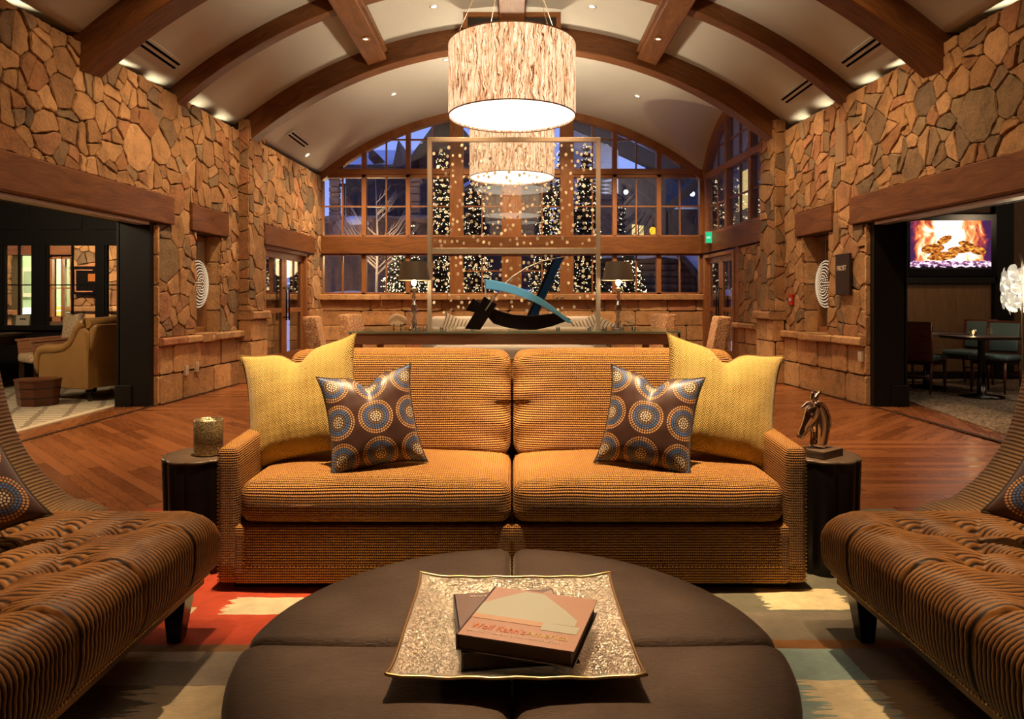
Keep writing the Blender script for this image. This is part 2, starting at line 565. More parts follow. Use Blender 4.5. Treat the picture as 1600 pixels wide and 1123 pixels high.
def m_waffle():
    g = G('golden_waffle_chenille')
    u, v, _ = g.xyz(g.coord('UV'))
    wob = g.noise(g.coord('UV'), 7, 2)
    row = (v / .0106 + wob * .15)
    ri = row.floor()
    cell = (u / .0092 + (ri * .5).frac() * .5)
    a = (row.frac() * pi).sin()
    b = (cell.frac() * pi).sin()
    h = a.pow(.7) * (.45 + b.pow(.6) * .55)
    lg = g.noise(g.coord('UV'), 4, 4)
    hi = g.mix(lg, (.50, .245, .045), (.76, .43, .11))
    base = g.mix(h.smooth(.35, .95), (.13, .032, .026), hi)  # burgundy shade painted into the waffle grooves
    return g.end(g.pbr(base, .72, 0, g.bump(h, 1.0, .006), .25, Sheen_Weight=.12, Sheen_Roughness=.4, Sheen_Tint=(1, .6, .25, 1)))
M_WAFFLE = m_waffle()

def m_goldweave():
    g = G('yellow_basket_weave')
    u, v, _ = g.xyz(g.coord('UV'))
    s = .0105
    a = ((u + v) / s); b = ((u - v) / s)
    chk = ((a / 3).floor() + (b / 3).floor()).mod(2.0)
    wa = ((a.frac()) * pi).sin(); wb = ((b.frac()) * pi).sin()
    h = wa * chk + wb * (1 - chk)
    n = g.noise(g.coord('UV'), 5, 3)
    hi = g.mix(n, (.54, .38, .09), (.70, .51, .16))
    base = g.mix(h.smooth(.15, .7), (.20, .12, .02), hi)
    return g.end(g.pbr(base, .75, 0, g.bump(h, .6, .003), .25, Sheen_Weight=.2))
M_GOLD = m_goldweave()

def m_dots(name='ringed_dot_fabric'):
    g = G(name)
    u, v, _ = g.xyz(g.coord('UV'))
    Pd = .162
    row = (v / Pd + .5).floor()
    uu = u / Pd + .5
    cx = (uu.frac() - .5) * Pd; cy = ((v / Pd + .5).frac() - .5) * Pd
    r = (cx * cx + cy * cy).sqrt()
    th = g.math('ARCTAN2', cy, cx)
    dr = .0100
    k = (r / dr).round()
    n = (k * 6).max(1.0)
    a = th / (2 * pi) * n + (k * .5).frac()
    da = ((a.frac() - .5) / n * (2 * pi)) * (k * dr)
    rr = r - k * dr
    d = (da * da + rr * rr).sqrt()
    dot = 1 - d.smooth(dr * .33, dr * .42)
    dot = dot * k.lt(7.5) * (1 - k.gt(2.5) * k.lt(3.5) * .75)
    tint = g.noise(g.vec(u * 40, v * 40), 1.0, 1)
    c = g.mix(tint, (.75, .62, .38), (.95, .88, .68))
    c2 = g.mix(tint, (.03, .10, .34), (.12, .34, .72))
    c3 = g.mix(tint, (.55, .22, .06), (.85, .55, .25))
    col = g.mix(k.gt(3.5) * k.lt(5.5), c, c2)
    col = g.mix(k.gt(5.5), col, c3)
    mot = g.noise(g.coord('UV'), 12, 3)
    bg = g.mix(mot, (.055, .022, .015), (.085, .036, .026))
    base = g.mix(dot, bg, col)
    return g.end(g.pbr(base, g.math('MULTIPLY_ADD', dot, -.1, .42), 0, g.bump(dot, .5, .002), .5, Sheen_Weight=.1))
M_DOTS = m_dots()

def m_velvet():
    g = G('brown_pleated_velvet')
    co = g.coord('Object')
    n = g.noise(co, 3.5, 4); n2 = g.noise(co, 26, 3)
    base = g.ramp(n * .7 + n2 * .3, [(.35, (.16, .060, .015)), (.5, (.30, .13, .034)), (.68, (.42, .20, .062))])
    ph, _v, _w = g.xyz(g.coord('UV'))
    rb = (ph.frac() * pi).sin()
    base = g.mix(rb.smooth(.22, .95), (.020, .008, .004), base)  # pleat shade painted in: colour darkens towards each groove
    lw = g.n('ShaderNodeLayerWeight'); lw.inputs[0].default_value = .4
    return g.end(g.pbr(base, .5, 0, g.bump(n2, .1, .003), .3, Sheen_Weight=.25, Sheen_Roughness=.35, Sheen_Tint=(1, .6, .3, 1)))
M_VELVET = m_velvet()

def m_armrib():
    g = G('brown_ribbed_velvet')
    u, v, _ = g.xyz(g.coord('UV'))
    n = g.noise(g.coord('UV'), 9, 3)
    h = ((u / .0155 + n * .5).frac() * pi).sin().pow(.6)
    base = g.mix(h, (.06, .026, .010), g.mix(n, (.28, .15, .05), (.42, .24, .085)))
    return g.end(g.pbr(base, .5, 0, g.bump(h, .9, .007), .35, Sheen_Weight=.2))
M_ARMRIB = m_armrib()

def m_hide():
    g = G('dark_brown_hide')
    co = g.coord('Object')
    f = g.noise(g.scale(co, (30, 110, 30)), 1.6, 4, .6, .8)
    n = g.noise(co, 4.5, 4)
    base = g.ramp(n * .75 + f * .3, [(.35, (.055, .032, .021)), (.55, (.092, .059, .041)), (.75, (.135, .094, .068))])
    return g.end(g.pbr(base, .62, 0, g.bump(f + n * .4, .55, .006), .3, Sheen_Weight=.35, Sheen_Roughness=.4, Sheen_Tint=(1, .85, .7, 1)))
M_HIDE = m_hide()

def m_tray():
    g = G('hammered_metal')
    co = g.coord('Object')
    d = g.noise(co, 5, 2)
    v1 = g.noise(g.scale(co, (1, 1, 1)), 95, 3, .6, 2.0)
    base = g.mix(v1, (.78, .68, .54), (1.0, .93, .80))
    return g.end(g.pbr(base, .24, 1.0, g.bump(v1, .9, .006), .5))
M_TRAY = m_tray()
M_STEEL = plain('brushed_steel', (.66, .54, .40), .38, .65)
M_CHROME = plain('rosy_chrome', (.95, .80, .70), .06, 1.0)
M_BRASS = plain('nailhead_brass', (.65, .42, .18), .3, 1.0)
M_BLACK = plain('black_lacquer', (.006, .005, .005), .22, spec=.5)
M_STUMP = plain('ebonised_wood', (.010, .007, .006), .33, spec=.35, bump=.25, bs=25)
M_STUMPTOP = m_wood('stump_top', (.06, .040, .026), (.11, .075, .05), (.17, .12, .08), .40, knots=False)
M_TAN = plain('tan_leather', (.36, .19, .06), .38, spec=.5, vary=.2, bump=.08, bs=90)
M_TEAL = plain('teal_leather', (.13, .20, .21), .35, spec=.5)
M_WHITE = plain('white_fabric', (.62, .57, .50), .85, vary=.06)
M_CREAM = plain('cream_plastic', (.60, .52, .40), .45)
M_RED = plain('red_enamel', (.50, .02, .015), .35)
M_PAPER = plain('book_paper', (.30, .24, .17), .8)
M_SNOW = plain('snow', (.62, .66, .80), .9, bump=.3, bs=5)
M_CONC = plain('greenish_wall', (.42, .50, .33), .8, vary=.05)
M_LOG = m_wood('weathered_boards', (.035, .022, .018), (.07, .044, .034), (.12, .08, .06), .8, knots=False)
M_SIDING = m_wood('pale_siding', (.25, .24, .30), (.33, .32, .38), (.40, .39, .46), .8, knots=False)
M_GLASS = glassy('window_glass', (.96, .97, .96), .035, .01)
M_ACRYL = glassy('clear_acrylic', (.97, .97, .96), .05, .015)
M_TABLEGLASS = glassy('green_table_glass', (.72, .88, .80), .20, .06)
M_GLASSEDGE = plain('green_glass_edge', (.25, .50, .38), .15, spec=.8)
M_CRYSTAL = glassy('crystal', (.85, .82, .76), .28, .04)

def m_woven():
    g = G('woven_banana_fibre')
    co = g.coord('Object')
    f = g.noise(g.scale(co, (1, 1, 1)), 38, 4, .6, 2.5)
    base = g.ramp(f, [(.40, (.22, .08, .035)), (.5, (.56, .28, .14)), (.60, (.90, .62, .36))])
    return g.end(g.pbr(base, .8, 0, g.bump(f, 1.0, .02), .2))
M_WOVEN = m_woven()

def m_shade(st=2.4):
    g = G('lit_bark_veneer')
    u, v, _ = g.xyz(g.coord('UV'))
    w = g.noise(g.vec(u * 5, v * 2.5), 2.2, 3)
    a = g.noise(g.vec(u * 44 + w * 5, v * 2.2), 1.3, 5, .62, .6)
    b = g.noise(g.vec(u * 90 + w * 9, v * 7), 1.3, 3, .6, .5)
    f = a * .68 + b * .36
    colr = g.ramp(f, [(.39, (.08, .02, .01)), (.445, (.30, .10, .04)), (.49, (.72, .33, .14)), (.55, (.98, .62, .34)), (.66, (1.0, .84, .62))])
    e = g.n('ShaderNodeEmission'); g.put(e.inputs[0], colr); e.inputs[1].default_value = st
    return g.end(e.outputs[0])
M_SHADE = m_shade(1.35)
M_DIFF = emit('lit_diffuser', (1.0, .86, .66), 2.4)
M_SHADETOP = emit('lit_diffuser_top', (1.0, .72, .44), 9.0)
M_BULB = emit('lit_bulb', (1.0, .80, .52), 30.0)
M_FAIRY = emit('fairy_light', (1.0, .74, .42), 5.0)
M_DOWN = emit('downlight_glow', (1.0, .85, .65), 6.0)
M_CANDLE = emit('candle_flame', (1.0, .62, .25), 22.0)
M_LANTERN = emit('amber_lantern_glow', (1.0, .40, .02), 2.2)
M_STAR = emit('white_lamp_glow', (.9, .93, 1.0), 14.0)
M_EXITG = emit('exit_green', (.02, .55, .22), 1.2)
M_WINLIT = emit('lit_far_window', (1.0, .72, .30), 1.3)

def m_mercury():
    g = G('mercury_glass')
    co = g.coord('Object')
    f = g.vor(co, 160); n = g.noise(co, 60, 3)
    base = g.mix(f.smooth(.2, .6), (.78, .66, .40), (.34, .26, .13))
    return g.end(g.pbr(base, .28, .75, g.bump(f + n, .6, .003), .6))
M_MERC = m_mercury()

def m_net(name, sc, c0, c1):
    g = G(name)
    u, v, _ = g.xyz(g.coord('UV'))
    a = ((u + v) / sc).frac(); b = ((u - v) / sc).frac()
    m = a.lt(.22).max(b.lt(.22))
    return g.end(g.pbr(g.mix(m, c0, c1), .7))
M_GRILLE = m_net('dark_mesh', .03, (.006, .005, .004), (.07, .055, .04))

def m_rug2():
    g = G('cream_lattice_rug')
    x, y, _ = g.xyz(g.coord('Object'))
    n = g.noise(g.coord('Object'), 9, 3)
    a = (((y + n * .05) / .12).frac() - .5).abs().lt(.14)
    b = (((x + y * .5 + n * .08) / .30).frac() - .5).abs().lt(.10)
    fl = g.noise(g.coord('Object'), 120, 2)
    c = g.mix(a.max(b) * .75, g.mix(fl, (.42, .35, .24), (.62, .54, .40)), (.17, .125, .085))
    return g.end(g.pbr(c, .95, spec=.1))
M_RUG2 = m_rug2()
M_RUGEDGE = plain('cream_binding', (.60, .50, .34), .9)
def m_carpet():
    g = G('speckled_carpet')
    f = g.noise(g.coord('Object'), 34, 5, .75)
    c = g.ramp(f, [(.40, (.07, .045, .03)), (.5, (.20, .145, .10)), (.62, (.42, .33, .24))])
    return g.end(g.pbr(c, .95, 0, g.bump(f, .4, .01), .1))
M_CARPET = m_carpet()

def m_agate():
    g = G('agate')
    co = g.coord('Object')
    x, y, z = g.xyz(co)
    n = g.noise(co, 9, 3)
    r = ((x * x + z * z).sqrt() * 55 + n * 6).sin() * .5 + .5
    return g.end(g.pbr(g.mix(r, (.50, .30, .16), (.80, .62, .42)), .3))
M_AGATE = m_agate()
def m_stripe():
    g = G('striped_cushion')
    u, v, _ = g.xyz(g.coord('UV'))
    f = (u / .06).frac().lt(.35)
    return g.end(g.pbr(g.mix(f, (.50, .44, .34), (.16, .12, .08)), .8))
M_STRIPE = m_stripe()

def m_fire():
    """the television picture: flames above logs on glowing embers"""
    g = G('fireplace_picture')
    u, v, _ = g.xyz(g.coord('UV'))          # 0..1 over the screen
    n = g.noise(g.vec(u * 4.0, v * 1.6 + 3), 1.6, 4, .55, .9)
    n2 = g.noise(g.vec(u * 7.0, v * 9.0 + 1), 2.2, 4, .6, .4)
    prof = 1 - ((u - .47) * 2.0).abs().pow(2.2)
    fl = (n * 1.5 + prof * .85 - .93 + (1 - v) * .12).clamp()
    col = g.ramp(fl, [(.05, (.05, .015, .06)), (.22, (.30, .04, .04)), (.38, (.95, .25, .06)), (.52, (1.0, .75, .45)), (.64, (1, 1, 1))])
    def log(cx, cy, rx, ry, ang):
        dx = u - cx; dy = (v - cy) * .6
        a = (dx * cos(ang) + dy * sin(ang)) / rx; b = (dy * cos(ang) - dx * sin(ang)) / ry
        return (a * a + b * b + (n2 - .5) * .7).lt(1.0)
    lc = g.ramp(n2, [(.38, (.05, .012, .005)), (.5, (.38, .10, .015)), (.62, (.85, .38, .06))])
    for q in ((.42, .60, .10, .045, .5), (.70, .50, .11, .040, -.3), (.28, .42, .14, .06, .1), (.62, .40, .16, .045, .05), (.84, .38, .10, .05, -.1), (.40, .27, .19, .055, .12)):
        col = g.mix(log(*q), col, lc)
    emb = g.ramp(n2, [(.42, (.06, .02, .05)), (.52, (.55, .25, .45)), (.60, (1, .95, 1))])
    col = g.mix(v.lt(.17), col, emb)
    col = g.mix((v + (n2 - .5) * .1).lt(.05), col, (.01, .006, .006))
    e = g.n('ShaderNodeEmission'); g.put(e.inputs[0], col); e.inputs[1].default_value = 1.5
    return g.end(e.outputs[0])
M_FIRE = m_fire()
# ------------------------------------------------------------------ the hall: stone walls
YB = 13.7                       # plane of the window wall
def wx(u): return 4.38 - .046 * u
def wmap(s):
    return lambda u, v, w: (s * (wx(u) + w), u, v)

def clip(poly, nx, ny, c):      # keep nx*x+ny*y <= c
    out = []
    n = len(poly)
    for i in range(n):
        a = poly[i]; b = poly[(i + 1) % n]
        da = nx * a[0] + ny * a[1] - c; db = nx * b[0] + ny * b[1] - c
        if da <= 0: out.append(a)
        if (da < 0 < db) or (db < 0 < da):
            t = da / (da - db)
            out.append((a[0] + (b[0] - a[0]) * t, a[1] + (b[1] - a[1]) * t))
    return out
def area(p):
    return .5 * abs(sum(p[i][0] * p[(i + 1) % len(p)][1] - p[(i + 1) % len(p)][0] * p[i][1] for i in range(len(p))))

def cells(u0, u1, v0, v1, rnd, sizes=((.25, .10), (.15, .36), (.092, .54)), coarse_below=None):
    pts = []
    A = (u1 - u0) * (v1 - v0)
    grid = {}
    def ok(x, y, r):
        gx, gy = int(x / .4), int(y / .4)
        for i in range(gx - 2, gx + 3):
            for j in range(gy - 2, gy + 3):
                for (a, b, q) in grid.get((i, j), ()):
                    if (a - x) ** 2 + (b - y) ** 2 < (.84 * (q + r)) ** 2: return False
        return True
    for (r0, share) in sizes:
        want = share * A / (pi * r0 * r0) * .9
        got = 0
        for _ in range(int(want * 30) + 40):
            if got >= want and r0 != sizes[-1][0]: break
            x = rnd.uniform(u0, u1); y = rnd.uniform(v0, v1); r = r0 * rnd.uniform(.85, 1.15)
            if coarse_below and x < coarse_below and r0 < .2: continue
            if ok(x, y, r):
                pts.append((x, y, r)); grid.setdefault((int(x / .4), int(y / .4)), []).append((x, y, r)); got += 1
    # small fill-ins
    out = []
    for i, (x, y, r) in enumerate(pts):
        poly = [(u0, v0), (u1, v0), (u1, v1), (u0, v1)]
        poly = clip(clip(clip(clip(poly, 1, 0, x + 1.1), -1, 0, -(x - 1.1)), 0, 1, y + 1.1), 0, -1, -(y - 1.1))
        gx, gy = int(x / .4), int(y / .4)
        nb = []
        for a in range(gx - 3, gx + 4):
            for b in range(gy - 3, gy + 4):
                nb += grid.get((a, b), [])
        nb.sort(key=lambda q: (q[0] - x) ** 2 + (q[1] - y) ** 2)
        for (a, b, q) in nb[1:30]:
            nx, ny = a - x, b - y
            c = (a * a + b * b - q * q * 1.3 - x * x - y * y + r * r * 1.3) / 2
            poly = clip(poly, nx, ny, c)
            if len(poly) < 3: break
        if len(poly) < 3 or area(poly) < .0015: continue
        todo = [poly]
        if area(poly) > .035 and rnd.random() < .6:      # split into angular pieces
            a = rnd.choice((0, pi / 2)) + rnd.uniform(-.45, .45)
            cx = sum(p[0] for p in poly) / len(poly) + rnd.uniform(-.04, .04); cy = sum(p[1] for p in poly) / len(poly) + rnd.uniform(-.04, .04)
            nx, ny = cos(a), sin(a); c = nx * cx + ny * cy
            todo = [clip(poly, nx, ny, c), clip(poly, -nx, -ny, -c)]
            if area(poly) > .07 and rnd.random() < .4:
                q = todo.pop(); a += pi / 2; nx, ny = cos(a), sin(a); c = nx * cx + ny * cy
                todo += [clip(q, nx, ny, c), clip(q, -nx, -ny, -c)]
        if any(len(q) < 4 or area(q) < .010 for q in todo): todo = [poly]
        out += [q for q in todo if len(q) >= 3 and area(q) > .0015]
    return out

def minus(poly, rect):
    x0, x1, y0, y1 = rect
    xs = [p[0] for p in poly]; ys = [p[1] for p in poly]
    if max(xs) <= x0 or min(xs) >= x1 or max(ys) <= y0 or min(ys) >= y1: return [poly]
    res = []
    l = clip(poly, 1, 0, x0); r = clip(poly, -1, 0, -x1)
    m = clip(clip(poly, -1, 0, -x0), 1, 0, x1)
    b = clip(m, 0, 1, y0) if len(m) > 2 else []; t = clip(m, 0, -1, -y1) if len(m) > 2 else []
    for q in (l, r, b, t):
        if len(q) > 2 and area(q) > .0012: res.append(q)
    return res

TINTS = [((.36, .225, .120), 5), ((.42, .27, .15), 5), ((.32, .20, .11), 4), ((.47, .31, .18), 3), ((.30, .165, .09), 2),
         ((.235, .17, .115), 2), ((.175, .135, .10), 1.3), ((.38, .215, .13), 2), ((.27, .205, .135), 2)]
def tint(rnd, pal=TINTS):
    t = rnd.choices([a for a, _ in pal], [b for _, b in pal])[0]
    k = rnd.uniform(.86, 1.14)
    return tuple(q * k for q in t)
ASH = [((.50, .32, .17), 5), ((.45, .28, .15), 4), ((.55, .37, .21), 3), ((.44, .23, .14), 2), ((.40, .25, .14), 2)]

def stone(mb, poly, mp, rnd, depth=.034, gap=.003, rough=1.0, w0=.02, pal=TINTS, cham=.011):
    """one stone of the wall: jagged outline, chamfered edge, slightly uneven face"""
    n = len(poly)
    cx = sum(p[0] for p in poly) / n; cy = sum(p[1] for p in poly) / n
    # inset
    sgn = 1 if sum(poly[i][0] * poly[(i + 1) % n][1] - poly[(i + 1) % n][0] * poly[i][1] for i in range(n)) > 0 else -1
    ring = []
    for i in range(n):
        a = poly[i]; b = poly[(i + 1) % n]
        L = math.hypot(b[0] - a[0], b[1] - a[1])
        if L < .004: continue
        k = max(1, int(L / .07)) if rough else 1
        for t in range(k):
            f = (t + (.12 if t == 0 and rough else 0)) / k
            x = a[0] + (b[0] - a[0]) * f; y = a[1] + (b[1] - a[1]) * f
            if rough and t:
                d = rnd.uniform(-.012, .006) * rough
                x += (b[1] - a[1]) / L * sgn * d; y -= (b[0] - a[0]) / L * sgn * d
            ring.append((x, y))
            if t == 0 and rough and L > .05:
                ring[-1:] = [(a[0] + (b[0] - a[0]) * min(.2, .012 / L + .04), a[1] + (b[1] - a[1]) * min(.2, .012 / L + .04))]
                ring.append((a[0] + (b[0] - a[0]) * (min(.45, .5 / k)), a[1] + (b[1] - a[1]) * (min(.45, .5 / k)))) if k == 1 else None
        if rough and L > .05: ring.append((b[0] - (b[0] - a[0]) * min(.2, .012 / L + .04), b[1] - (b[1] - a[1]) * min(.2, .012 / L + .04)))
    if len(ring) < 3: return
    def shrink(r, d):
        o = []
        for (x, y) in r:
            L = math.hypot(x - cx, y - cy) + 1e-6
            q = max(.25, (L - d) / L)
            o.append((cx + (x - cx) * q, cy + (y - cy) * q))
        return o
    size = sqrt(area(poly))
    ch = min(cham, size * .16)
    r0 = shrink(ring, gap); r1 = shrink(ring, gap + ch * .15); r2 = shrink(ring, gap + ch * .9); r3 = shrink(ring, gap + size * .22)
    d = depth * rnd.uniform(.45, 1.0)
    tx, ty = rnd.uniform(-.05, .05) * rough, rnd.uniform(-.05, .05) * rough
    m = len(ring)
    vs = []; 
    for (rg, w, jit) in ((r0, -w0, 0), (r1, d * .55, 0), (r2, d * .92, .004), (r3, d, .005)):
        for (x, y) in rg:
            ww = w + ((x - cx) * tx + (y - cy) * ty if w > 0 else 0) + rnd.uniform(-jit, jit) * rough
            vs.append(mp(x, y, -ww))
    fs = []
    for k in range(2):
        for i in range(m):
            j = (i + 1) % m
            fs.append((k * m + i, k * m + j, (k + 1) * m + j, (k + 1) * m + i))
    fs.append([2 * m + i for i in range(m)])
    # orientation
    nn = V((0, 0, 0))
    for i in range(m): nn += V(vs[2 * m + i]).cross(V(vs[2 * m + (i + 1) % m])); out = V(mp(cx, cy, -1)) - V(mp(cx, cy, 0))
    if nn.dot(out) < 0: fs = [f[::-1] for f in fs]
    mb.cc = tint(rnd, pal)
    mb.add(vs, fs, None, False)
    mb.cc = None

def courses(mb, u0, u1, rows, mp, rnd, depth=.05, lens=(.30, .75), holes=(), shift=0):
    for (a, b) in rows:
        x = u0 - rnd.uniform(0, .3)
        while x < u1:
            L = rnd.uniform(*lens)
            p = [(max(x, u0), a), (min(x + L, u1), a), (min(x + L, u1), b), (max(x, u0), b)]
            if p[1][0] - p[0][0] > .06:
                ps = [p]
                for h in holes: ps = [q for w in ps for q in minus(w, h)]
                for q in ps: stone(mb, q, mp, rnd, depth, .004, .25, pal=ASH, cham=.007)
            x += L

def shear_box(mb, s, u0, u1, v0, v1, w0, w1, mi=0):
    m = wmap(s)
    vs = [m(u, v, w) for u in (u0, u1) for v in (v0, v1) for w in (w0, w1)]
    fs = [(0, 1, 3, 2), (4, 6, 7, 5), (0, 4, 5, 1), (2, 3, 7, 6), (0, 2, 6, 4), (1, 5, 7, 3)]
    uv = []
    for f in fs:
        pts = [((u0, u1)[q >> 2], (v0, v1)[(q >> 1) & 1] + (w0, w1)[q & 1]) for q in f]
        uv.append(pts)
    if s < 0: fs = [f[::-1] for f in fs]; uv = [q[::-1] for q in uv]
    mb.add(vs, fs, uv, False, mi)

TOPV = 3.62
def slab_row(mb, s, u0, u1, v0, v1, out, rnd, mp=None):
    """projecting sill course of rough slabs"""
    mp = mp or wmap(s)
    x = u0
    while x < u1 - .02:
        L = min(rnd.uniform(.45, .9), u1 - x)
        if u1 - x - L < .2: L = u1 - x
        a, b = x + .004, x + L - .004
        k = max(2, int(L / .09))
        o = out * rnd.uniform(.9, 1.1)
        top = v1 + rnd.uniform(-.006, .006)
        vs = []; fs = []
        for i in range(k + 1):
            u = a + (b - a) * i / k
            e = rnd.uniform(-.008, .008)
            for (v, w) in ((v0, .02), (v0 + .004, -o + .012 + e), (v0 + .02, -o + e), (top - .018, -o + e * .6), (top, -o + .016 + e), (top, .02)):
                vs.append(mp(u, v, w))
        for i in range(k):
            for j in range(5):
                fs.append((i * 6 + j, i * 6 + j + 1, (i + 1) * 6 + j + 1, (i + 1) * 6 + j))
        fs.append(list(range(6))[::-1]); fs.append([k * 6 + q for q in range(6)])
        q = fs[1]; A, B, C_ = V(vs[q[0]]), V(vs[q[1]]), V(vs[q[2]])
        if (B - A).cross(C_ - A).dot(V(mp(a, v0, -1)) - V(mp(a, v0, 0))) < 0: fs = [f[::-1] for f in fs]
        mb.cc = tint(rnd, ASH); mb.add(vs, fs, None, False); mb.cc = None
        x += L

def side_wall(s):
    rnd = random.Random(11 if s < 0 else 29)
    mb = MB(); mp = wmap(s)
    far = YB if s < 0 else 11.75
    holes = [(3.0, 7.86, 0, 2.06), (2.7, 8.14, 2.06, 2.39),          # opening and its lintel
             (8.75, 9.42, .76, 2.05), (8.60, 9.60, 2.05, 2.38)]      # narrow window and its lintel
    if s < 0: holes += [(10.9, 12.95, 0, 2.06), (10.84, 13.2, 2.06, 2.38)]
    else: holes += [(10.5, 13.9, 2.08, 9)]
    for poly in cells(-3.0, far, .0, TOPV, rnd, coarse_below=4.2):
        ps = [poly]
        for h in holes + [(7.86, 10.9, -1, .76), (10.9 if s > 0 else 12.95, 13.9, -1, 1.03 if s < 0 else .82), (9.98, 10.5, -1, 9)]:
            ps = [q for w in ps for q in minus(w, h)]
        for q in ps: stone(mb, q, mp, rnd)
    # ashlar below the sills
    courses(mb, 7.88, 9.98, ((0, .33), (.335, .665)), mp, rnd, .055)
    slab_row(mb, s, 7.86, 9.98, .665, .76, .11, rnd)
    courses(mb, 10.5, 10.9, ((0, .46), (.465, .91)), mp, rnd, .055)
    slab_row(mb, s, 10.5, 10.9, .91, 1.03, .11, rnd)
    if s < 0:
        courses(mb, 12.97, YB, ((0, .33), (.335, .66), (.665, 1.03)), mp, rnd, .05, (.35, .6))
    else:
        courses(mb, 10.9, far, ((0, .25), (.255, .48), (.485, .73)), mp, rnd, .05)
        slab_row(mb, s, 10.9, far + .1, .73, .82, .12, rnd)
    # projecting pier that carries the arch
    def pm(u, v, w): return mp(u, v, w - .15)
    def pe(u, v, w): return (s * (wx(9.98) + u), 9.98 + w, v)         # face towards the camera
    def pf(u, v, w): return (s * (wx(10.5) + u), 10.5 - w, v)
    tin = []
    for poly in cells(9.98, 10.5, 1.03, 3.78, rnd, sizes=((.20, .5), (.12, .5))): stone(mb, poly, pm, rnd, .03, .005, .7)
    for poly in cells(-.16, .0, 1.03, 3.78, rnd, sizes=((.15, .6), (.10, .4))): stone(mb, poly, pe, rnd, .02, .004, .5)
    courses(mb, 9.95, 10.53, ((0, .30), (.305, .60), (.605, .91)), lambda u, v, w: mp(u, v, w - .19), rnd, .03, (.3, .6))
    courses(mb, -.21, .0, ((0, .30), (.305, .60), (.605, .91)), lambda u, v, w: (s * (wx(9.98) + u), 9.95 + w, v), rnd, .02, (.3, .4))
    slab_row(mb, s, 9.92, 10.56, .91, 1.03, .27, rnd)
    for (a, b, c, d, e, f) in ((9.985, 10.495, 0, 3.76, -.145, .1), (9.96, 10.52, 0, .92, -.185, .0)):
        shear_box(mb, s, a, b, c, d, e, f, 1)
    # mortar core, pierced by the openings; thin parapet at the top hides the cove
    m2 = MB()
    T = .34
    for (a, b, c, d) in ((-3, 3.0, 0, 3.3), (3.0, 7.86, 2.06, 3.3), (7.86, 8.75, 0, 3.3), (8.75, 9.42, 0, .76), (8.75, 9.42, 2.05, 3.3), (9.42, 10.9 if s < 0 else 10.5, 0, 3.3)):
        shear_box(mb, s, a, b, c, d, .006, T, 1)
    if s < 0:
        shear_box(mb, s, 10.9, 12.95, 2.06, 3.3, .006, T, 1); shear_box(mb, s, 12.95, YB, 0, 3.3, .006, T, 1)
        shear_box(mb, s, -3, YB, 3.3, TOPV - .01, .006, .07, 1)
    else:
        shear_box(mb, s, 10.5, far, 0, 2.08, .006, T, 1)
        shear_box(mb, s, -3, 10.5, 3.3, TOPV - .01, .006, .07, 1)
    # stone reveals of the narrow window (far jamb and near jamb)
    for (u, sg) in ((8.75, 1), (9.42, -1)):
        jm = lambda a, v, w, u=u, sg=sg: (s * (wx(u) + a), u - sg * w, v)
        courses(mb, 0.0, .2, ((.76, 1.05), (1.055, 1.40), (1.405, 1.70), (1.705, 2.05)), jm, rnd, .012, (.4, .5))
    # end faces next to the black casing
    jm = lambda a, v, w: (s * (wx(7.86) + a), 7.86 + w, v)
    courses(mb, -.04, .12, tuple((i * .34, i * .34 + .335) for i in range(6)), jm, rnd, .014, (.4, .5))
    o = mb.build('wall_left' if s < 0 else 'wall_right', [M_STONE, M_MORTAR], kind='structure')
    return o
side_wall(-1); side_wall(1)

# back wall: ashlar below the window sill
def back_wall():
    rnd = random.Random(5)
    mb = MB()
    mp = lambda u, v, w: (u, YB + w, v)
    x1 = 3.98
    courses(mb, -3.75, x1, ((.0, .40), (.405, .70), (.705, .985), (.99, 1.19)), mp, rnd, .05, (.55, 1.15))
    slab_row(mb, 1, -3.85, x1 + .05, 1.19, 1.31, .13, rnd, mp)
    mb.bb(-4.3, 4.3, YB + .006, YB + .35, 0, 1.28, mi=1)
    mb.build('wall_back', [M_STONE, M_MORTAR], kind='structure')
back_wall()

# rear wall behind the camera, plain plaster with wainscot
mb = MB(); mb.bb(-4.7, 4.7, -3.2, -3.05, 0, 5.3)
mb.build('wall_rear', M_BROWNPANEL, kind='structure')

# ------------------------------------------------------------------ floor
def floor_mesh():
    mb = MB()
    def reg(pts, ang):
        c, s_ = cos(ang), sin(ang)
        vs = [(x, y, 0.0) for x, y in pts]
        mb.add(vs, [list(range(len(vs)))], [[(x * c + y * s_, -x * s_ + y * c) for x, y in pts]])
    reg([(-4.0, 7.4), (4.0, 7.4), (4.02, 14.0), (-4.02, 14.0)], 0)
    reg([(-4.18, -3.2), (0, -3.2), (0, 7.4), (-4.0, 7.4)], -pi / 4)
    reg([(0, -3.2), (4.18, -3.2), (4.08, 5.9), (0, 5.9)], 0)
    reg([(0, 5.9), (4.08, 5.9), (4.0, 7.4), (0, 7.4)], pi / 4)
    for s in (-1, 1):
        p = [(s * 4.18, -3.2), (s * 4.0, 7.4), (s * 4.02, 14.0), (s * 4.75, 14.0), (s * 4.75, -3.2)]
        if s > 0: p = p
        else: p = p[::-1]
        reg(p, pi / 2 + s * .6 if False else (pi / 2 - .35 * s))
    # underside slab
    mb.bb(-4.75, 4.75, -3.2, 14.0, -.15, -.002)
    mb.build('floor', M_FLOOR, kind='structure')
floor_mesh()
for s in (-1, 1):
    mb = MB()
    a, b = (3.0, 7.9)
    vs = []
    m = wmap(s)
    mb.beam(m(a, .003, .0), m(b, .003, .0), .035, .010)
    mb.build('trim_threshold', M_DKWOOD, kind='structure')
mb = MB()
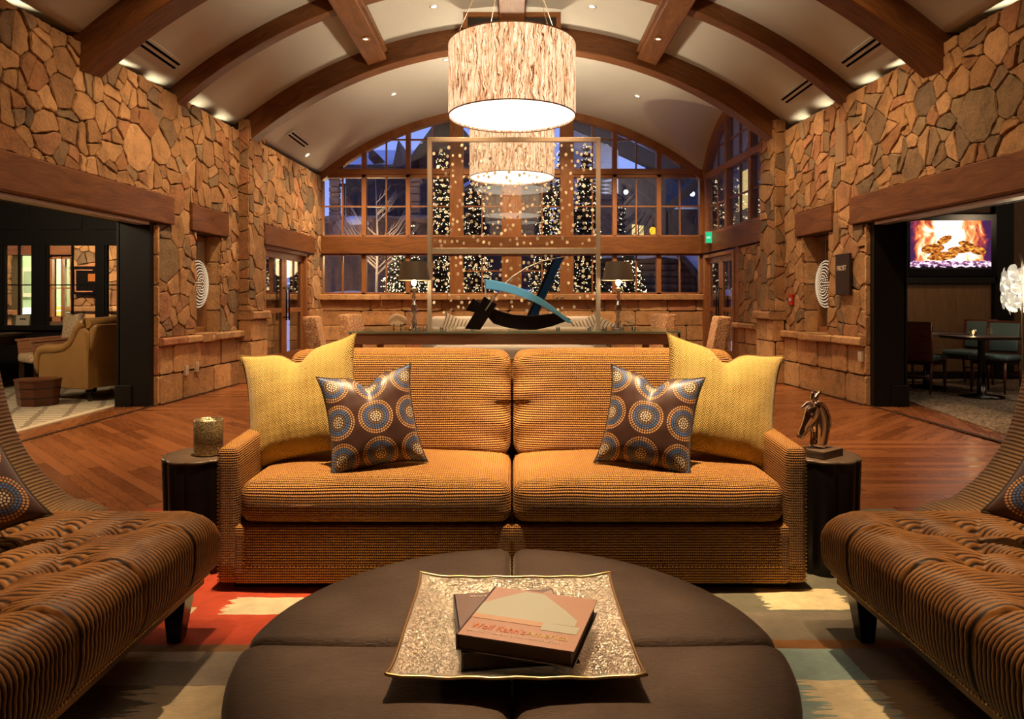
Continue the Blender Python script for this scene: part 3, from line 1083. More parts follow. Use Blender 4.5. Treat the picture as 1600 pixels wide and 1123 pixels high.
for s in (-1, 1):
    m = wmap(s)
    for (a, b) in ((7.9, 9.9), (10.6, 10.88)):
        mb.beam(m(a, .009, -.062), m(b, .009, -.062), .014, .018)
mb.build('baseboard_sides', M_DKWOOD, kind='structure')

# ------------------------------------------------------------------ vaulted ceiling
DY, DR, DZ = 12.1, 1.80, 2.80    # cross vault over the side window
def ceil_z(x, y):
    z = vault_z(x, y) if abs(x) < 6 else 0
    z = max(z, 3.70)
    if x > 0 and abs(y - DY) < 1.62:
        z = max(z, DZ + sqrt(DR * DR - (y - DY) ** 2))
    return z
def ceiling():
    mb = MB()
    xs = [-4.46 + 8.92 * i / 180 for i in range(181)]
    ys = [-3.2 + .4 * i for i in range(34)] + [10.4 + (14.0 - 10.4) * i / 90 for i in range(91)]
    vs = [(x, y, ceil_z(x, y)) for y in ys for x in xs]
    n = len(xs); fs = []
    for j in range(len(ys) - 1):
        for i in range(n - 1):
            fs.append((j * n + i, (j + 1) * n + i, (j + 1) * n + i + 1, j * n + i + 1))
    mb.add(vs, fs, [[(0, 0)] * 4] * len(fs), True)
    o = mb.build('ceiling', M_PLASTER, kind='structure')
    m = o.modifiers.new('solid', 'SOLIDIFY'); m.thickness = .12; m.offset = -1 
    return o
ceiling()
# cove enclosure above the side walls
for s in (-1, 1):
    mb = MB()
    mb.bb(s * 4.40, s * 4.48, -3.2, YB if s < 0 else 10.5, 3.2, 3.75)
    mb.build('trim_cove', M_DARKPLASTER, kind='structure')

# ------------------------------------------------------------------ timber frame of the ceiling
def arc_rib(name, y0, y1, rin, rout, xlim, label=None):
    mb = MB()
    a0 = math.asin(xlim / rin)
    N = 56
    vs = []; fs = []; uv = []
    for i in range(N + 1):
        a = -a0 + 2 * a0 * i / N
        for (r, y) in ((rin, y0), (rout, y0), (rout, y1), (rin, y1)):
            vs.append((r * sin(a), y, VC + r * cos(a)))
    offs = [0, rout - rin, rout - rin + y1 - y0, 2 * (rout - rin) + y1 - y0, 2 * (rout - rin + y1 - y0)]
    for i in range(N):
        for k in range(4):
            k2 = (k + 1) % 4
            fs.append((i * 4 + k, i * 4 + k2, (i + 1) * 4 + k2, (i + 1) * 4 + k))
            u0, u1 = rin * 2 * a0 * i / N, rin * 2 * a0 * (i + 1) / N
            uv.append([(u0, offs[k] + y0), (u0, offs[k + 1] + y0), (u1, offs[k + 1] + y0), (u1, offs[k] + y0)])
    fs.append((0, 3, 2, 1)); fs.append((N * 4, N * 4 + 1, N * 4 + 2, N * 4 + 3)); uv += [[(0, 0)] * 4] * 2
    mb.add(vs, fs, uv)
    return mb.build(name, M_BEAM, kind='structure', bevel=.012)
arc_rib('trim_1', 10.02, 10.28, 5.90, 6.30, 3.95)      # far main arch
arc_rib('trim_2', 8.28, 8.46, 6.07, 6.30, 4.02)       # slender arch
arc_rib('trim_3', 6.55, 6.86, 5.98, 6.34, 4.06)       # near main arch
arc_rib('trim_4', 4.95, 5.13, 6.07, 6.30, 4.12)
arc_rib('trim_5', 3.0, 3.3, 5.98, 6.34, 4.14)
arc_rib('trim_6', 0.2, 0.5, 5.98, 6.34, 4.14)
k = 7
for x in (-2.02, 0, 2.02):
    a = math.asin(x / VR)
    w = .29 if x else .34
    r = VR - .13
    mb = MB()
    M = Matrix.Rotation(a, 3, 'Y')
    c = V((r * sin(a), (10.05 - 3) / 2, VC + r * cos(a)))
    mb.box(c, (w, 13.05, .30), M)
    if x: 
        # pale slot beside the timber
        mb.box(c + V((0, 0, .04)), (w + .07, 13.0, .2), M)
    mb.build('trim_%d' % k, M_BEAM, kind='structure', bevel=.012); k += 1

# ------------------------------------------------------------------ lintels
def lintel(s, u0, u1, v0, v1, out=.075, deep=.36):
    mb = MB(); shear_box(mb, s, u0, u1, v0, v1, -out, deep)
    return mb.build('trim_lintel', M_BEAM, kind='structure', bevel=.012)
for s in (-1, 1):
    lintel(s, 2.6, 8.14, 2.065, 2.385)
    lintel(s, 8.60, 9.60, 2.055, 2.375, .05)
    mb = MB(); shear_box(mb, s, 3.0, 7.84, 2.03, 2.068, .02, .16)
    mb.build('trim_soffit_strip', M_STEEL, kind='structure')
lintel(-1, 10.84, 13.2, 2.065, 2.375, .05)
# beam around the window corner
mb = MB(); shear_box(mb, 1, 10.5, YB + .1, 2.10, 2.44, -.06, .2)
mb.build('trim_side_beam', M_BEAM, kind='structure', bevel=.01)

# ------------------------------------------------------------------ great window
def wpx(px): return (px - 800) / F * YB
def wpz(py): return CZ - (py - 470) / F * YB
def great_window():
    fr = MB(); Y0, Y1 = YB - .02, YB + .12
    zs0, zs1 = 1.30, 2.10            # lower lights
    zm0, zm1 = 2.44, 3.63            # middle lights
    zt = 3.77
    RI = 5.86                        # inside radius of the arched head
    ZB = 3.72 - sqrt(RI * RI - 3.72 ** 2)
    def arch(x): return VC + sqrt(5.90 ** 2 - x * x)
    mull = [501, 568.5, 637.5, 713.5, 799.5, 885.5, 960.5, 1029.5, 1097]
    wid = [8, 7, 7, 21, 31, 21, 7, 7, 8]
    # mullions
    for p, w in zip(mull, wid):
        x = wpx(p); hw = w / 2 / F * YB
        top = arch(min(abs(x) + 0, 3.8)) + .05
        fr.bb(x - hw, x + hw, Y0 - (.04 if w > 15 else 0), Y1, 1.30, max(top, 3.7))
    for (z0, z1) in ((1.30, 1.345), (2.07, 2.11), (2.43, 2.47), (3.60, 3.66), (3.66, 3.77)):
        fr.bb(-3.76, 3.78, Y0 - .02 * (z1 == 3.77), Y1, z0, z1)
    # arched head
    N = 48; vs = []; fs = []; uv = []
    for i in range(N + 1):
        x = -3.86 + 7.72 * i / N
        for (r, y) in ((5.90, Y0 - .05), (6.08, Y0 - .05), (6.08, Y1), (5.90, Y1)):
            a = x / 5.9
            vs.append((r * sin(math.asin(a * .999)), y, VC + r * cos(math.asin(a * .999))))
    for i in range(N):
        for q in range(4):
            q2 = (q + 1) % 4
            fs.append((i * 4 + q, i * 4 + q2, (i + 1) * 4 + q2, (i + 1) * 4 + q)); uv.append([(x, .1 * q) for x in (i * .16, i * .16, i * .16 + .16, i * .16 + .16)])
    fr.add(vs, fs, uv)
    # plaster spandrel closes the wall above the head
    win = fr.build('window_1', M_TRIM, kind='structure', bevel=.006)
    # glazing bars
    mb = MB()
    for p in (534.5, 603, 675, 753, 847, 926, 994.5, 1063):
        x = wpx(p); 
        mb.bb(x - .012, x + .012, Y0 + .04, Y1 - .03, 1.32, arch(x) + .03)
    for (z, x0, x1) in ((wpz(322), -3.76, 3.76), (wpz(423), -1.2, 1.2), (wpz(217.5), -2.55, 2.55)):
        mb.bb(x0, x1, Y0 + .045, Y1 - .035, z - .013, z + .013)
    mb.build('glazing_bar', M_TRIM, win)
    # panes
    for (z0, z1) in ((1.32, 2.09), (2.45, 3.62)):
        for a, b in zip(mull[:-1], mull[1:]):
            mb = MB(); mb.bb(wpx(a), wpx(b), YB + .045, YB + .051, z0, z1)
            mb.build('glass_pane', M_GLASS, win)
    for a, b in zip(mull[:-1], mull[1:]):
        x0, x1 = wpx(a), wpx(b)
        K = 6
        top = [(x0 + (x1 - x0) * i / K) for i in range(K + 1)]
        poly = [(x0, 3.75), (x1, 3.75)] + [(x, max(arch(x) + .02, 3.76)) for x in reversed(top)]
        mb = MB(); mb.prism(poly, lambda p: (p[0], YB + .045, p[1]), lambda p: (p[0], YB + .051, p[1]))
        mb.build('glass_pane', M_GLASS, win)
great_window()
mb = MB(); mb.bb(-3.80, 3.98, YB - .10, YB + .15, 2.10, 2.44)
mb.build('trim_band_beam', M_BEAM, kind='structure', bevel=.01)
# timber boarding at the right end of the window wall
mb = MB()
mb.bb(3.76, 4.06, YB - .01, YB + .15, 1.30, 3.85)
mb.bb(3.94, 4.12, YB - .08, YB + .15, 0.0, 3.85)
mb.bb(-4.0, -3.74, YB - .0, YB + .15, 1.30, 4.0)
mb.build('trim_corner_boards', M_TRIM, kind='structure', bevel=.006)
# outer wall above the arched head (closes the gable)
mb = MB()
N = 40; vs = []; fs = []
for i in range(N + 1):
    x = -4.5 + 9.0 * i / N
    lo = VC + sqrt(6.04 ** 2 - min(abs(x), 3.86) ** 2)
    vs += [(x, YB + .02, lo if abs(x) < 3.87 else 3.4), (x, YB + .02, 5.6), (x, YB + .2, lo if abs(x) < 3.87 else 3.4), (x, YB + .2, 5.6)]
for i in range(N):
    fs += [(i * 4, i * 4 + 4, i * 4 + 5, i * 4 + 1), (i * 4 + 2, i * 4 + 3, i * 4 + 7, i * 4 + 6)]
mb.add(vs, fs); mb.build('wall_gable', M_PLASTER, kind='structure')

# side window under the cross vault, right
def side_window():
    m = wmap(1)
    fr = MB(); 
    def az(u): return DZ + sqrt(max(0, DR * DR - (u - DY) ** 2))
    W0, W1 = .0, .12
    for u, hw in ((10.62, .06), (11.35, .055), (12.45, .055), (13.6, .07)):
        shear_box(fr, 1, u - hw, u + hw, 2.42, max(3.62, az(u) - .02), W0, W1)
    shear_box(fr, 1, 10.5, YB, 3.52, 3.64, W0 - .02, W1)
    shear_box(fr, 1, 10.5, YB, 2.44, 2.50, W0, W1)
    N = 30; vs = []; fs = []; uv = []
    for i in range(N + 1):
        th = -1.10 + 2.20 * i / N
        for (r, w) in ((DR - .13, -.03), (DR + .06, -.03), (DR + .06, W1), (DR - .13, W1)):
            vs.append(m(DY + r * sin(th), DZ + r * cos(th), w))
    for i in range(N):
        for q in range(4):
            q2 = (q + 1) % 4
            fs.append((i * 4 + q, i * 4 + q2, (i + 1) * 4 + q2, (i + 1) * 4 + q)); uv.append([(i * .13, q * .1), (i * .13, q * .1 + .1), (i * .13 + .13, q * .1 + .1), (i * .13 + .13, q * .1)])
    fr.add(vs, fs, uv)
    win = fr.build('window_2', M_TRIM, kind='structure', bevel=.005)
    mb = MB()
    for u in (10.98, 11.9, 13.0): shear_box(mb, 1, u - .014, u + .014, 2.46, az(u) - .05, .05, .09)
    for v in (3.0, 4.05): shear_box(mb, 1, 10.8 if v < 3.5 else 11.3, 13.5 if v < 3.5 else 12.9, v - .012, v + .012, .05, .09)
    mb.build('glazing_bar', M_TRIM, win)
    us = (10.62, 11.35, 12.45, 13.6)
    for a, b in zip(us[:-1], us[1:]):
        mb = MB(); shear_box(mb, 1, a, b, 2.46, 3.56, .06, .066); mb.build('glass_pane', M_GLASS, win)
        mb = MB()
        pl = [(a, 3.6), (b, 3.6)] + [(a + (b - a) * t / 4, max(3.61, az(a + (b - a) * t / 4) - .04)) for t in (4, 3, 2, 1, 0)]
        mb.prism(pl, lambda p: m(p[0], p[1], .06), lambda p: m(p[0], p[1], .066)); mb.build('glass_pane', M_GLASS, win)
side_window()

# doors
def door_leaf(mb, s, u0, u1, w0, z1=2.0, st=.11):
    for (a, b) in ((u0, u0 + st), (u1 - st, u1)): shear_box(mb, s, a, b, .02, z1, w0, w0 + .045)
    for (a, b) in ((.02, .30), (.98, 1.06), (z1 - st, z1)): shear_box(mb, s, u0 + st, u1 - st, a, b, w0 + .001, w0 + .044)
def glass_door(n, s, u0, u1, w0, leaves, handle=True):
    fr = MB()
    for (a, b) in ((u0 - .02, u0 + .07), (u1 - .07, u1 + .02)): shear_box(fr, s, a, b, 0, 2.06, w0 - .06, w0 + .12)
    shear_box(fr, s, u0, u1, 2.0, 2.065, w0 - .06, w0 + .12)
    d = fr.build('door_%d' % n, M_TRIM, kind='structure', bevel=.005)
    k = (u1 - u0 - .14) / leaves
    for i in range(leaves):
        a = u0 + .07 + k * i
        mb = MB(); door_leaf(mb, s, a + .004, a + k - .004, w0)
        lf = mb.build('door_leaf', M_TRIM, d, bevel=.004)
        mb = MB(); shear_box(mb, s, a + .1, a + k - .1, .28, 1.92, w0 + .02, w0 + .026); mb.build('glass_pane', M_GLASS, lf)
        if handle:
            hu = a + k - .06 if i == 0 else a + .06
            m = wmap(s); mb = MB()
            mb.tube([m(hu, .85, w0 - .06), m(hu, 1.45, w0 - .06)], .015, 8)
            for z in (.9, 1.4): mb.tube([m(hu, z, w0), m(hu, z, w0 - .06)], .012, 6)
            mb.build('door_handle', M_BLACK, lf)
glass_door(1, -1, 10.93, 12.92, .06, 2)
glass_door(2, 1, 11.95, 13.55, .02, 2)
mb = MB(); shear_box(mb, 1, 11.75, 11.93, 0, 2.1, -.02, .2); shear_box(mb, 1, 13.55, YB, 0, 2.1, -.02, .2)
mb.build('trim_door_boards', M_TRIM, kind='structure', bevel=.005)

# narrow windows in the stone walls
def narrow_window(n, s):
    mb = MB()
    a, b, z0, z1, w = 8.77, 9.40, .765, 2.04, .17
    for (p, q) in ((a, a + .06), (b - .06, b)): shear_box(mb, s, p, q, z0, z1, w, w + .08)
    for (p, q) in ((z0, z0 + .07), (z1 - .06, z1)): shear_box(mb, s, a, b, p, q, w, w + .08)
    d = mb.build('window_%d' % n, M_TRIM, kind='structure', bevel=.004)
    mb = MB(); shear_box(mb, s, (a + b) / 2 - .012, (a + b) / 2 + .012, z0 + .05, z1 - .05, w + .01, w + .07); mb.build('glazing_bar', M_TRIM, d)
    mb = MB(); shear_box(mb, s, a + .05, b - .05, z0 + .06, z1 - .05, w + .04, w + .046); mb.build('glass_pane', M_GLASS, d)
    mb = MB(); shear_box(mb, s, a, b, z0 - .10, z0 + .0, -.10, w + .1); mb.cc = None
    o = mb.build('window_sill', M_STONE, d)
    ca = o.data.color_attributes.new('stone_tint', 'FLOAT_COLOR', 'CORNER')
    ca.data.foreach_set('color', [.46, .30, .17, 1] * len(ca.data))
narrow_window(3, -1); narrow_window(4, 1)
# ================================================================== seating group
# ------------------------------------------------------------------ rug
mb = MB(); mb.rbox((.05, 2.2, .006), (4.2, 3.45, .012), r=.005, nd=6, k=1)
mb.build('area_rug', M_RUG, label='large patchwork wool rug in orange, cream, taupe and pale blue under the seating group', cat='rug')

def sofa():
    L0 = V((0, 3.25, 0.012))
    t = thing('sofa', 'golden ribbed chenille sofa with two seat cushions and a nailhead trimmed base', 'sofa', L0)
    Y0 = 2.80; HW = 1.186
    # base
    mb = MB(); mb.rbox((0, (Y0 + 3.66) / 2, .16), (2 * HW - .14, 3.66 - Y0 - .0, .235), r=.012, nd=6, k=2)
    mb.build('seat_base', M_WAFFLE, t)
    # arms
    for s in (-1, 1):
        mb = MB()
        def af(p, s=s):
            f = (p.z + .28) / .56
            return V((p.x, p.y, p.z + .03 * (p.y / .42) * max(0, f)))
        mb.rbox((s * (HW - .042), Y0 + .415, .33), (.084, .83, .575), r=.022, nd=8, k=3, fn=af)
        mb.build('arm', M_WAFFLE, t)
    # back frame
    mb = MB()
    def bf(p):
        f = (p.z + .42) / .84
        return V((p.x * (1 + .0 * f), p.y + .10 * f * f, p.z))
    mb.rbox((0, 3.60, .46), (2 * HW - .02, .16, .82), r=.05, nd=10, k=3, fn=bf)
    mb.build('back_frame', M_WAFFLE, t)
    # seat cushions
    for s in (-1, 1):
        w = HW - .09
        mb = MB()
        def sf(p, s=s, w=w):
            ex = 1 - (p.x / (w / 2)) ** 2; ey = 1 - (p.y / .35) ** 2
            ex, ey = max(0, ex), max(0, ey)
            z = p.z
            if p.z > 0: z += .038 * (ex ** .5) * (ey ** .4) * (p.z / .08)
            # belly of the front face and relaxed corners
            y = p.y
            if p.y < -.25: y -= .018 * ex ** .5 * (1 - (p.z / .09) ** 2)
            q = V((p.x, y, z)) * 40
            z += .006 * mnoise.noise(V((p.x * 6 + s * 9, p.y * 7, 0))) * (1 if p.z > 0 else 0)
            return V((p.x, y, z))
        mb.rbox((s * (w / 2 + .003), Y0 + .345, .365), (w, .70, .165), r=.05, nd=26, k=4, fn=sf)
        mb.build('seat_cushion', M_WAFFLE, t)
        # back cushions: leaning, plump, pulled in at the centre seam
        mb = MB()
        h = .505
        def cf(p, s=s, w=w, h=h):
            ex = max(0, 1 - (p.x / (w / 2)) ** 2); ez = max(0, 1 - (p.z / (h / 2)) ** 2)
            y = p.y - .045 * ex ** .5 * ez ** .45 * (1 if p.y < 0 else .2)
            # creases radiating from the seam side
            side = -s * p.x / (w / 2)       # +1 at the centre seam
            if side > .55 and p.y < 0:
                a = (side - .55) / .45
                y += .016 * a * sin(p.z * 42 + a * 3.2) * (.6 + .4 * mnoise.noise(V((p.z * 9, s, 0))))
            z = p.z + .02 * (1 - ex ** .3) * -1 * (1 if p.z > 0 else -.3)
            q = V((p.x, y, z))
            # lean back
            q = V((q.x, q.y + (z + h / 2) * .30, q.z))
            return q
        mb.rbox((s * (w / 2 + .005), 3.375, .448 + h / 2 - .01), (w, .17, h), r=.06, nd=30, k=4, fn=cf)
        mb.build('back_cushion', M_WAFFLE, t)
    # nailhead trim
    mb = MB()
    def nail(x, y, z, ax_='y'):
        mb.sphere((x, y, z), .0042, 5, 3, sc=(1, .5, 1))
    for s in (-1, 1):
        z = .06
        while z < .60: nail(s * (HW - .006), Y0 - .003, z); z += .0155
        mb.build('nailhead_trim', M_BRASS, t); mb = MB()
        z = .115
        while z < .275: nail(s * (HW - .11), Y0 - .003, z); z += .0155
        mb.build('nailhead_trim', M_BRASS, t); mb = MB()
    x = -(HW - .11)
    while x < HW - .105: nail(x, Y0 - .003, .115); x += .0155
    mb.build('nailhead_trim', M_BRASS, t)
    # plinth and feet
    mb = MB()
    mb.bb(-HW + .05, HW - .05, Y0 + .05, 3.6, .012, .05)
    mb.build('plinth', M_BLACK, t)
    for s in (-1, 1):
        for y in (Y0 + .08, 3.58):
            mb = MB(); mb.lathe([(.024, .0), (.032, .035)], (s * (HW - .07), y, .012), 10, closed=True)
            mb.build('foot', M_BLACK, t)
sofa()

# ------------------------------------------------------------------ scatter cushions
def pillow(name, mat, W, H, T, loc, tilt, roll, yaw, label, cat, group=None, dip=.10, piping=None, ears=.05, uoff=(0, 0)):
    t = thing(name, label, cat, loc, group)
    t.rotation_euler = (0, 0, 0)
    t.rotation_mode = 'YXZ' if False else 'XYZ'
    M = Matrix.Rotation(yaw, 4, 'Z') @ Matrix.Rotation(-tilt, 4, 'X') @ Matrix.Rotation(roll, 4, 'Y')
    t.matrix_world = Matrix.Translation(loc) @ M
    N = 44
    def pt(u, v, side):
        # outline pulled in between the corners
        au, av = abs(u), abs(v)
        x = W / 2 * u * (1 - .09 * (1 - av ** 2.2) * au ** 2)
        z = H / 2 * v * (1 - .09 * (1 - au ** 2.2) * av ** 2)
        cr = au ** 6 * av ** 6
        x *= 1 + ears * cr; z *= 1 + ears * cr
        # karate-chop dip in the top edge
        k = math.exp(-(u / .22) ** 2)
        z -= H * dip * k * max(0, (v + .1) / 1.1) ** 2
        th = T / 2 * ((1 - au ** 2.6) ** .55) * ((1 - av ** 2.6) ** .55)
        th *= 1 - .50 * k * max(0, v) ** 1.5
        th += .006 * mnoise.noise(V((u * 3, v * 3, side * 4.0))) * (1 - max(au, av) ** 4)
        return V((x, side * th, z))
    mb = MB()
    for side in (-1, 1):
        vs = []; fs = []; uv = []
        for j in range(N + 1):
            for i in range(N + 1):
                a = sin(pi / 2 * (-1 + 2 * i / N)); b = sin(pi / 2 * (-1 + 2 * j / N))
                a = .6 * a + .4 * (-1 + 2 * i / N); b = .6 * b + .4 * (-1 + 2 * j / N)
                vs.append(pt(a, b, side))
        us = [(.6 * sin(pi / 2 * (-1 + 2 * i / N)) + .4 * (-1 + 2 * i / N)) for i in range(N + 1)]
        for j in range(N):
            for i in range(N):
                q = (j * (N + 1) + i, j * (N + 1) + i + 1, (j + 1) * (N + 1) + i + 1, (j + 1) * (N + 1) + i)
                w = [(us[i] * W / 2 + uoff[0], us[j] * H / 2 + uoff[1]), (us[i + 1] * W / 2 + uoff[0], us[j] * H / 2 + uoff[1]), (us[i + 1] * W / 2 + uoff[0], us[j + 1] * H / 2 + uoff[1]), (us[i] * W / 2 + uoff[0], us[j + 1] * H / 2 + uoff[1])]
                if side > 0: q = q[::-1]; w = w[::-1]
                fs.append(q); uv.append(w)
        mb.add(vs, fs, uv, True)
    mb.build('cushion_cover', mat, t, local=True)
    mb = MB(); path = []
    K = 30
    for (e, f) in (((-1, -1), (1, -1)), ((1, -1), (1, 1)), ((1, 1), (-1, 1)), ((-1, 1), (-1, -1))):
        for i in range(K):
            a = i / K
            path.append(pt(e[0] + (f[0] - e[0]) * a, e[1] + (f[1] - e[1]) * a, 1) * 1.0)
    path.append(path[0])
    mb.tube([(p.x, 0, p.z) for p in path], .004, 6, caps=False)
    mb.build('piping', piping or mat, t, local=True)
    return t
M_PIPE = plain('dark_piping', (.05, .035, .02), .7)
M_PIPEG = plain('gold_piping', (.22, .13, .03), .7)
pillow('throw_pillow', M_GOLD, .53, .53, .20, (-.952, 3.17, .722), R(20), R(-12), R(-4), 'large yellow basketweave pillow at the left end of the sofa', 'pillow', 'large yellow pillows on the sofa', piping=M_PIPEG, dip=.11)
pillow('throw_pillow', M_GOLD, .53, .53, .20, (.948, 3.17, .722), R(20), R(12), R(4), 'large yellow basketweave pillow at the right end of the sofa', 'pillow', 'large yellow pillows on the sofa', piping=M_PIPEG, dip=.11)
pillow('throw_pillow', M_DOTS, .39, .42, .15, (-.600, 2.99, .672), R(20), R(-7), R(16), 'brown pillow with rings of blue and cream dots leaning on the left yellow pillow', 'pillow', 'dotted pillows on the sofa', piping=M_PIPE, dip=.12, uoff=(-.01, 0.0))
pillow('throw_pillow', M_DOTS, .39, .42, .15, (.590, 2.99, .670), R(20), R(7), R(-16), 'brown pillow with rings of blue and cream dots leaning on the right yellow pillow', 'pillow', 'dotted pillows on the sofa', piping=M_PIPE, dip=.12, uoff=(.01, 0.0))

# ------------------------------------------------------------------ tufted chaises either side
def chaise(s, X0, label):
    """s=+1 right of the camera; the long side faces the ottoman, the arm sweeps up at the far end"""
    t = thing('tufted_settee', label, 'settee', (s * 1.7, 1.7, .012), 'tufted brown settees')
    X1 = 2.06; Y1 = 2.50; Y0 = .62
    ZT = .425; ZB = .215
    tuft = []
    for j in range(12):
        for i in range(5):
            tuft.append((X0 + .22 + i * .19 + (.095 if j % 2 else 0), Y1 - .20 - j * .155))
    def top(x, y):
        d = 0
        for (a, b) in tuft:
            if abs(a - x) < .2 and abs(b - y) < .2:
                q = ((a - x) ** 2 + (b - y) ** 2)
                d += .046 * math.exp(-q / .0011) + .026 * math.exp(-q / .0065)
                # diagonal folds running from button to button
                for sg in (-1, 1):
                    dx, dy = .095, .155 * sg
                    l = math.hypot(dx, dy); px, py = x - a, y - b
                    al = abs(px * dx + py * dy) / l; ac = abs(px * dy - py * dx) / l
                    if al < .09: d += .016 * math.exp(-(ac / .012) ** 2) * (1 - al / .09) ** .5
        if x < X0 + .22:      # gathers from the first row of buttons to the edge
            for j in range(0, 12, 2):
                b = Y1 - .20 - j * .155
                d += .020 * math.exp(-((y - b) / .010) ** 2)
        return d
    mb = MB()
    NY = 900
    prof = []           # (x, z, nx, nz, isTop)
    R0 = .085
    prof += [(X0 + .012, ZB, -1, -.3), (X0 + .002, ZB + .02, -1, -.1)]
    for q in range(4): prof.append((X0, ZB + .03 + q * (ZT - R0 - ZB - .03) / 4, -1, 0))
    for q in range(9):
        a = pi / 2 * q / 8
        prof.append((X0 + R0 - R0 * cos(a), ZT - R0 + R0 * sin(a), -cos(a), sin(a)))
    x = X0 + R0
    while x < X1:
        x += .012; prof.append((x, ZT, 0, 1))
    n = len(prof)
    vs = []; phs = []
    for j in range(NY + 1):
        y = Y0 + (Y1 - Y0) * j / NY
        e = Y1 - y
        # rounded far end
        er = .07
        inset = 0
        if e < er: inset = er - sqrt(max(0, er * er - (er - e) ** 2))
        for (px, pz, nx, nz) in prof:
            bul = .022 * sin(pi * min(1, max(0, (pz - ZB) / (ZT - ZB)))) if nx < -.5 else 0
            d = top(px, y)
            puff = .018 * (1 if nz > .5 else nz * 2 if nz > 0 else 0)
            # pleat phase bends towards the buttons
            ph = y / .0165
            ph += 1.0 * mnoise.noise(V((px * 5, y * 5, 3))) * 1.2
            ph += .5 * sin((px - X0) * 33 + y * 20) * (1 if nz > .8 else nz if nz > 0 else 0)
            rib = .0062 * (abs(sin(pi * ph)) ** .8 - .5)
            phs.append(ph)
            fold = 0
            if nz < .95:
                for q_ in range(0, 12, 2):
                    fold += .013 * math.exp(-((y - (Y1 - .20 - q_ * .155) - .03 * (ZT - pz)) / .009) ** 2) * (1 - max(nz, 0))
            h = rib + puff - d * max(nz, 0) + bul - fold
            x_ = px + nx * h; z_ = pz + nz * h
            f = (z_ - ZB) / (ZT - ZB)
            z_ -= inset * max(0, f) * .9
            vs.append((s * x_, y, z_))
    # close the far end with a rounded face
    fs = []
    for j in range(NY):
        for i in range(n - 1):
            q = (j * n + i, j * n + i + 1, (j + 1) * n + i + 1, (j + 1) * n + i)
            fs.append(q if s > 0 else q[::-1])
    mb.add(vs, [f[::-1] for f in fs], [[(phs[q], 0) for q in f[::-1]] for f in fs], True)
    q0 = [NY * n + i for i in range(n)]
    b0 = len(mb.v)
    capv = [vs[i] for i in q0] + [(s * X1, Y1, ZB)]
    mb.add(capv, [list(range(len(capv)))[::(-1 if s > 0 else 1)]], None, False)
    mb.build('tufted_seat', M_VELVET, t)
    mb = MB(); mb.sphere((0, 0, 0), .011, 8, 5, sc=(1, 1, .6)); b0_ = None
    for (a, b) in tuft:
        if b0_ is None: b0_ = mb.build('tufting_button', M_VELVET, t, local=True); o = b0_
        else: o = b0_.copy(); COL.objects.link(o)
        o.location = V((s * a, b, ZT + .018 - .058)) - ORG[t.name]
    mb = MB()
    xs0, xs1 = sorted((s * (X0 + .02), s * (X1 - .03)))
    mb.bb(xs0, xs1, Y0 + .02, Y1 - .03, ZB - .035, ZB + .03)
    mb.build('seat_frame', M_VELVET, t)
    mb = MB(); y = Y0 + .05
    while y < Y1 - .02: mb.sphere((s * (X0 + .008), y, ZB - .002), .0055, 5, 4); y += .0135
    mb.build('nailhead_trim', M_BRASS, t); mb = MB()
    x = X0 + .03
    while x < X1 - .05: mb.sphere((s * x, Y1 - .026, ZB - .004), .0045, 5, 4); x += .014
    mb.build('nailhead_trim', M_BRASS, t)
    for (x, y) in ((X0 + .075, Y1 - .10), (X1 - .1, Y1 - .10), (X0 + .075, Y0 + .12), (X1 - .1, Y0 + .12)):
        mb = MB(); mb.cc = None
        vsq = []
        for (z, h, dx) in ((.012, .023, .010), (ZB - .03, .040, 0)):
            vsq += [(s * (x + dx) + a * h, y + b * h, z) for a, b in ((-1, -1), (1, -1), (1, 1), (-1, 1))]
        mb.add(vsq, [(3, 2, 1, 0), (4, 5, 6, 7), (0, 1, 5, 4), (1, 2, 6, 5), (2, 3, 7, 6), (3, 0, 4, 7)])
        mb.build('leg', M_BLACK, t, bevel=.004)
    # sweeping arm at the far end, carried on into the curved back along the outer side
    crv = [(1.575, .385), (1.64, .410), (1.71, .427), (1.77, .470), (1.825, .520), (1.873, .58), (1.915, .652), (1.948, .74), (1.972, .83), (1.992, .92), (2.008, 1.01), (2.018, 1.09), (2.024, 1.15)]
    mb = MB()
    Ya, Yb_ = 2.43, 2.75
    def ribbon(ya, yb, dx=0):
        vs = []; fs = []; uv = []
        L = 0; K = 12
        for i, (x, z) in enumerate(crv):
            a = crv[max(i - 1, 0)]; b = crv[min(i + 1, len(crv) - 1)]
            tx, tz = b[0] - a[0], b[1] - a[1]; l = math.hypot(tx, tz); nx, nz = -tz / l, tx / l
            if i: L += math.hypot(x - crv[i - 1][0], z - crv[i - 1][1])
            th = .13
            ring = []
            for q in range(K):       # rounded top edge: cross-section in the (normal, y) plane
                a2 = pi * q / (K - 1)
                yy = (ya + yb) / 2 - (yb - ya) / 2 * cos(a2)
                hh = .045 * sin(a2) ** .6
                ring.append((s * (x + nx * (hh - .045) + dx), yy, z + nz * (hh - .045)))
            ring.append((s * (x - nx * th + dx), yb, z - nz * th)); ring.append((s * (x - nx * th + dx), ya, z - nz * th))
            vs += ring
            mlen = len(ring)
            if i:
                for q in range(mlen):
                    q2 = (q + 1) % mlen
                    f = ((i - 1) * mlen + q, (i - 1) * mlen + q2, i * mlen + q2, i * mlen + q)
                    w = [(Lp, q * .02), (Lp, q * .02 + .02), (L, q * .02 + .02), (L, q * .02)]
                    fs.append(f if s > 0 else f[::-1]); uv.append(w if s > 0 else w[::-1])
            Lp = L
        fs.append(list(range(mlen))[::(-1 if s > 0 else 1)]); uv.append([(.005, .02 * q) for q in range(mlen)])
        mb.add(vs, fs, uv, True)
